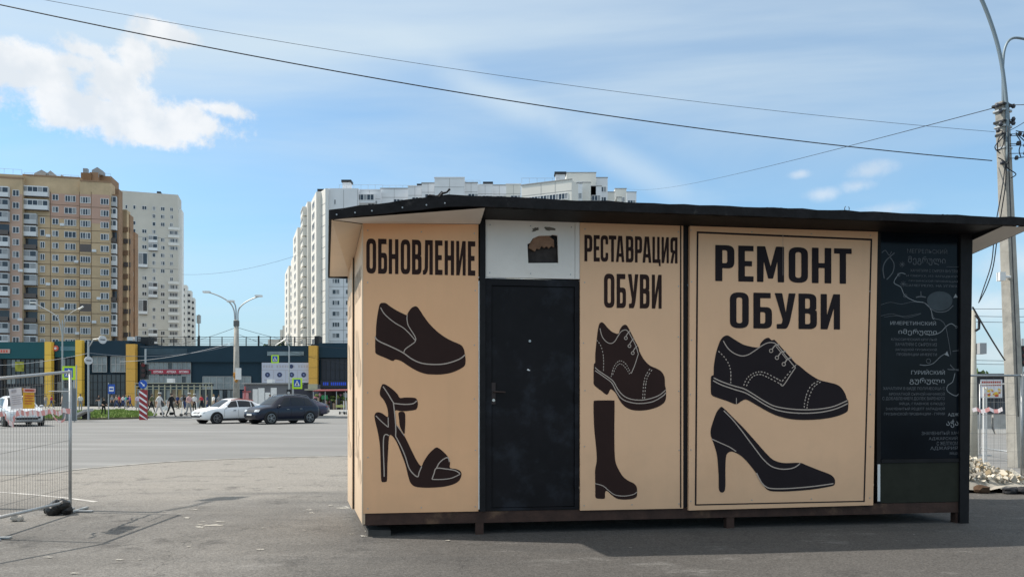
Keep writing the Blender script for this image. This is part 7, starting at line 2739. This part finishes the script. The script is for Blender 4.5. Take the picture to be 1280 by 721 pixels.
# ------------------------------------------------------------------ people
def person_mesh(pose, seed=0):
    """skinned figure 1.70 m tall facing -y; returns mesh with material slots skin, shirt, trousers, shoes"""
    lean, step, armL, armR = pose
    J = {}
    J['pelvis'] = Vector((0, 0, .92))
    J['waist'] = Vector((0, -.02 * lean, 1.06))
    J['chest'] = Vector((0, -.08 * lean, 1.28))
    J['neck0'] = Vector((0, -.12 * lean, 1.43))
    J['neck1'] = Vector((0, -.14 * lean, 1.50))
    J['head0'] = Vector((0, -.15 * lean, 1.575))
    J['head1'] = Vector((0, -.155 * lean, 1.655))
    J['nose'] = Vector((0, -.155 * lean - .095, 1.575))
    for s, nm, st_ in ((1, 'L', step), (-1, 'R', -step)):
        J['hip' + nm] = Vector((s * .09, 0, .88))
        J['knee' + nm] = Vector((s * .10, -.16 * st_ - .03, .48))
        J['ank' + nm] = Vector((s * .10, -.30 * st_ + (.06 if st_ < 0 else 0), .085))
        J['toe' + nm] = Vector((s * .11, -.30 * st_ - .14, .035))
        J['sho' + nm] = Vector((s * .165, -.10 * lean, 1.39))
        el, wr_ = (armL if nm == 'L' else armR)
        J['elb' + nm] = J['sho' + nm] + Vector((s * el[0], el[1], el[2]))
        J['wri' + nm] = J['elb' + nm] + Vector((s * wr_[0], wr_[1], wr_[2]))
        hd = Vector((s * wr_[0], wr_[1], wr_[2])).normalized()
        J['palm' + nm] = J['wri' + nm] + hd * .07
        sd = hd.cross(Vector((s, .2, 0))).normalized()
        for f_ in range(4):
            J['f%d%s' % (f_, nm)] = J['palm' + nm] + hd * (.075, .085, .08, .06)[f_] + sd * (-.03 + f_ * .02) + Vector((-s * .015, -.01, 0))
        J['th' + nm] = J['wri' + nm] + hd * .05 + sd * -.055
    rad = dict(pelvis=.135, waist=.125, chest=.15, neck0=.07, neck1=.052, head0=.082, head1=.086, nose=.013)
    for nm in 'LR':
        rad.update({'hip' + nm: .095, 'knee' + nm: .06, 'ank' + nm: .04, 'toe' + nm: .036, 'sho' + nm: .06, 'elb' + nm: .042, 'wri' + nm: .028, 'palm' + nm: .032, 'th' + nm: .010})
        for f_ in range(4): rad['f%d%s' % (f_, nm)] = .009
    E = [('pelvis', 'waist'), ('waist', 'chest'), ('chest', 'neck0'), ('neck0', 'neck1'), ('neck1', 'head0'), ('head0', 'head1'), ('head0', 'nose')]
    for nm in 'LR':
        E += [('pelvis', 'hip' + nm), ('hip' + nm, 'knee' + nm), ('knee' + nm, 'ank' + nm), ('ank' + nm, 'toe' + nm), ('neck0', 'sho' + nm), ('sho' + nm, 'elb' + nm),
              ('elb' + nm, 'wri' + nm), ('wri' + nm, 'palm' + nm), ('wri' + nm, 'th' + nm)] + [('palm' + nm, 'f%d%s' % (f_, nm)) for f_ in range(4)]
    keys = list(J)
    me = bpy.data.meshes.new('person')
    me.from_pydata([J[k] for k in keys], [(keys.index(a), keys.index(b_)) for a, b_ in E], [])
    o = bpy.data.objects.new('person', me)
    COL.objects.link(o)
    sk = o.modifiers.new('skin', 'SKIN')
    for i, k in enumerate(keys):
        v = me.skin_vertices[0].data[i]
        rr_k = rad[k]
        v.radius = (rr_k * (1.25 if k in ('chest', 'waist', 'pelvis') else 1), rr_k * (.8 if k in ('chest', 'waist', 'pelvis') else 1))
        v.use_root = (k == 'pelvis')
    sub = o.modifiers.new('sub', 'SUBSURF')
    sub.levels = 1
    bpy.context.view_layer.update()
    out = bpy.data.meshes.new_from_object(o.evaluated_get(bpy.context.evaluated_depsgraph_get()))
    bpy.data.objects.remove(o)
    # material regions: nearest bone
    seg = []
    for a, b_ in E:
        if a.startswith('neck1') or a.startswith('head') or a[:3] in ('wri',) or a.startswith('palm'): m_ = 0
        elif b_[:3] in ('hip',) or a[:3] in ('hip', 'kne'): m_ = 2
        elif a[:3] == 'ank': m_ = 3
        elif a == 'pelvis': m_ = 2
        elif a[:3] == 'elb': m_ = 0
        else: m_ = 1
        seg.append((J[a], J[b_], m_))
    mi_ = []
    for p in out.polygons:
        c = p.center
        best, bm_ = 1e9, 1
        for a, b_, m_ in seg:
            ab = b_ - a
            t = max(0, min(1, (c - a).dot(ab) / ab.length_squared))
            d = (a + ab * t - c).length
            if d < best: best, bm_ = d, m_
        mi_.append(bm_)
        p.use_smooth = True
    J['_mi'] = mi_
    return out, J


POSES = {'stand': (.1, .15, ((.04, .02, -.28), (.0, -.06, -.24)), ((.04, .02, -.28), (.0, -.06, -.24))),
         'walk': (.5, .9, ((.04, -.13, -.25), (.0, -.16, -.18)), ((.04, .13, -.25), (.0, .02, -.25))),
         'carry': (.3, .5, ((.05, -.03, -.27), (-.02, -.2, -.08)), ((.05, -.03, -.27), (-.02, -.2, -.08)))}
PM = {k: person_mesh(v) for k, v in POSES.items()}
M_skin = mat('skin', (.45, .28, .20), .6)
M_shoe = mat('shoes', (.06, .05, .05), .6)


def person(label, px, foot_y, face, pose, shirt, trousers, hair=(.05, .035, .025), h=1.7, group='pedestrians across the road', base=.12, hat=None):
    tt = (EYE - base) * F / (foot_y - HZ)
    src, J = PM[pose]
    me = src.copy()
    me.materials.clear()
    for m_ in (M_skin, mat('cloth_%.2f_%.2f_%.2f' % shirt, shirt, .9, var=.1, vscale=8), mat('cloth_%.2f_%.2f_%.2f' % trousers, trousers, .9, var=.1, vscale=8), M_shoe):
        me.materials.append(m_)
    for i_, p_ in enumerate(me.polygons):
        p_.material_index = J['_mi'][i_]
    o = bpy.data.objects.new('person', me)
    COL.objects.link(o)
    o.location = (xr(px, tt), tt, base)
    o.rotation_euler.z = R(face)
    k = h / 1.70
    o.scale = (k, k, k)
    tag(o, label, 'person', group)
    hd = (J['head0'] + J['head1']) / 2
    mb = MB()
    mb.blob((hd.x, hd.y + .022, hd.z + .035), .108, 3, sub=2, jit=.04, sq=(.92, 1.0, 1.0))
    mb.build('hair', mat('hair_%.2f' % hair[0], hair, .8), o, True)
    mb = MB()
    for s in (1, -1):
        mb.blob((hd.x + s * .032, hd.y - .088, hd.z - .012), .010, 1, jit=0)
    mb.build('eyes', M_black, o)
    if hat:
        mb = MB()
        mb.disc((hd.x, hd.y, hd.z + .06), .15, 'z', 16, .02)
        mb.disc((hd.x, hd.y, hd.z + .11), .10, 'z', 16, .1)
        mb.build('hat', mat('hat_%.2f' % hat[0], hat, .9), o)
    return o, tt


W_, LT, BK, NV, OL, GR, RD, PK, BE = (.68, .66, .64), (.55, .52, .5), (.015, .015, .018), (.03, .05, .14), (.12, .12, .06), (.25, .26, .27), (.5, .05, .06), (.55, .35, .35), (.42, .34, .25)
person('person in long white clothes walking right of the striped bollard', 198.5, 521.2, 80, 'walk', W_, LT, hat=(.6, .58, .55))
person('person in black walking beside a white pushchair', 213.5, 520.6, 75, 'walk', BK, BK)
person('person in an olive jacket walking just behind the striped bollard', 189, 515.8, 90, 'walk', OL, BK)
person('person in a pale top and grey trousers on a scooter', 236, 520, 60, 'carry', PK, GR, hat=(.6, .55, .5))
person('person in a white top standing behind the scooter rider', 243, 515.5, 20, 'stand', W_, BK, hat=(.62, .6, .56))
person('person in a navy top near the arcade, left of the white car', 259, 512.5, -70, 'stand', NV, NV)
person('person in a white shirt walking towards the shops behind the white car', 266.5, 513, 160, 'walk', W_, BE, hair=(.3, .2, .1))
person('person in a grey top behind the roof of the white car', 273.5, 511, 30, 'stand', GR, BK)
person('person in a cream top behind the roof of the white car by the lamp post', 297, 514, 0, 'stand', (.6, .5, .35), BE, hair=(.32, .22, .12))
person('person in navy leaning forward between the white posters and the dark crossover', 337, 513.5, 70, 'walk', (.03, .04, .07), BK)
person('person in a white shirt standing beside the second yellow pillar', 100.5, 514.5, 30, 'stand', W_, GR, base=.14)
person('person in a pale shirt standing behind the left fence', 78.5, 514.5, -30, 'stand', (.6, .45, .35), GR, base=.14)
person('person in dark clothes on the grass island', 129.5, 519.5, 60, 'carry', BK, BK, h=1.35, base=.13)
person('person in a white top left of the striped bollard', 172, 513.2, 50, 'stand', (.6, .5, .65), GR)
person('person in a bright mixed top beside the striped bollard', 175.5, 512, -40, 'stand', (.6, .6, .62), NV)
for i, (px_, c_, lab) in enumerate(((149, RD, 'in red'), (153.5, W_, 'in white'), (157, (.1, .35, .3), 'in teal'), (160.5, NV, 'in navy'), (146, BE, 'in beige'), (124, BK, 'in black by the glass'),
                                    (140, GR, 'in grey under the bus stop sign'), (64, RD, 'in dark red behind the fence'), (57, BE, 'in beige behind the fence'), (181, PK, 'in pink behind the bollard'), (163, (.3, .1, .3), 'in purple by the ochre pillar'))):
    person('distant person %s standing near the shop windows' % lab, px_, 509.2 + (i % 3) * .5, (i * 67) % 360, ('stand', 'walk', 'carry')[i % 3], c_, (BK, NV, GR)[i % 3], hair=(.05, .035, .025) if i % 2 else (.2, .13, .08))
for i, (px_, c_) in enumerate(((222, NV), (227, GR), (231, BK), (252, RD), (402, W_), (417.5, PK))):
    lab = ('in navy left of the scooter rider', 'in grey left of the scooter rider', 'in black at the arcade', 'in red at the arcade', 'in white at the flower stall', 'in pink at the flower stall')[i]
    person('distant person %s' % lab, px_, 511.2, (i * 80) % 360, ('stand', 'walk')[i % 2], c_, (BK, BE, NV)[i % 3])

# pushchair and scooters
tt = 59
r = thing('pushchair', 'white pushchair between the two walking people', 'pushchair', (xr(207.8, tt), tt, .12), R(10))
mb = MB()
mb.prism([(-.32, .45), (.1, .38), (.34, .62), (.36, .95), (.12, 1.02), (-.05, .72), (-.34, .62)], -.2, .2, 'y')
mb.build('seat', M_white, r)
mb = MB()
mb.prism([(.05, .95), (.36, .96), (.40, 1.12), (.2, 1.25), (-.02, 1.18)], -.22, .22, 'y')
mb.build('hood', mat('pram_grey', (.5, .5, .5), .8), r)
mb = MB()
for s in (-.2, .2):
    mb.tube([(-.3, s, .15), (.1, s, .55), (.62, s, 1.05)], .015, 6)
    mb.tube([(.4, s, .15), (.05, s, .5)], .015, 6)
mb.tube([(.62, -.2, 1.05), (.62, .2, 1.05)], .018, 6)
mb.build('push_frame', M_galv, r)
for x in (-.3, .4):
    for s in (-.23, .23):
        MB().disc((x, s, .12), .12, 'y', 16, .04).build('wheel', M_tyre, r)
for i, (px_, foot) in enumerate(((233, 520.4), (240, 518.5), (427.5, 517.5), (432, 517.8))):
    tt = (EYE - .12) * F / (foot - HZ)
    r = thing('kick_scooter', ('white kick scooter under the rider with the pale top', 'grey kick scooter parked behind the rider', 'white kick scooter parked left at the kiosk edge', 'white kick scooter parked nearest the kiosk edge')[i], 'scooter',
              (xr(px_, tt), tt, .12), R((170, 20, 80, 95)[i]), 'kick scooters')
    MB().box(-.4, .35, -.08, .08, .12, .17).build('deck', M_plastic, r)
    mb = MB()
    mb.tube([(.42, 0, .12), (.36, 0, .6), (.3, 0, 1.15)], .03, 8)
    mb.build('steering_column', M_white, r)
    MB().tube([(.3, -.24, 1.15), (.3, .24, 1.15)], .02, 8).build('handlebar', M_plastic, r)
    for x in (-.46, .43):
        MB().disc((x, 0, .12), .12, 'y', 16, .05).build('wheel', M_tyre, r)
    MB().box(-.56, -.36, -.05, .05, .24, .27).build('mudguard', M_white, r)
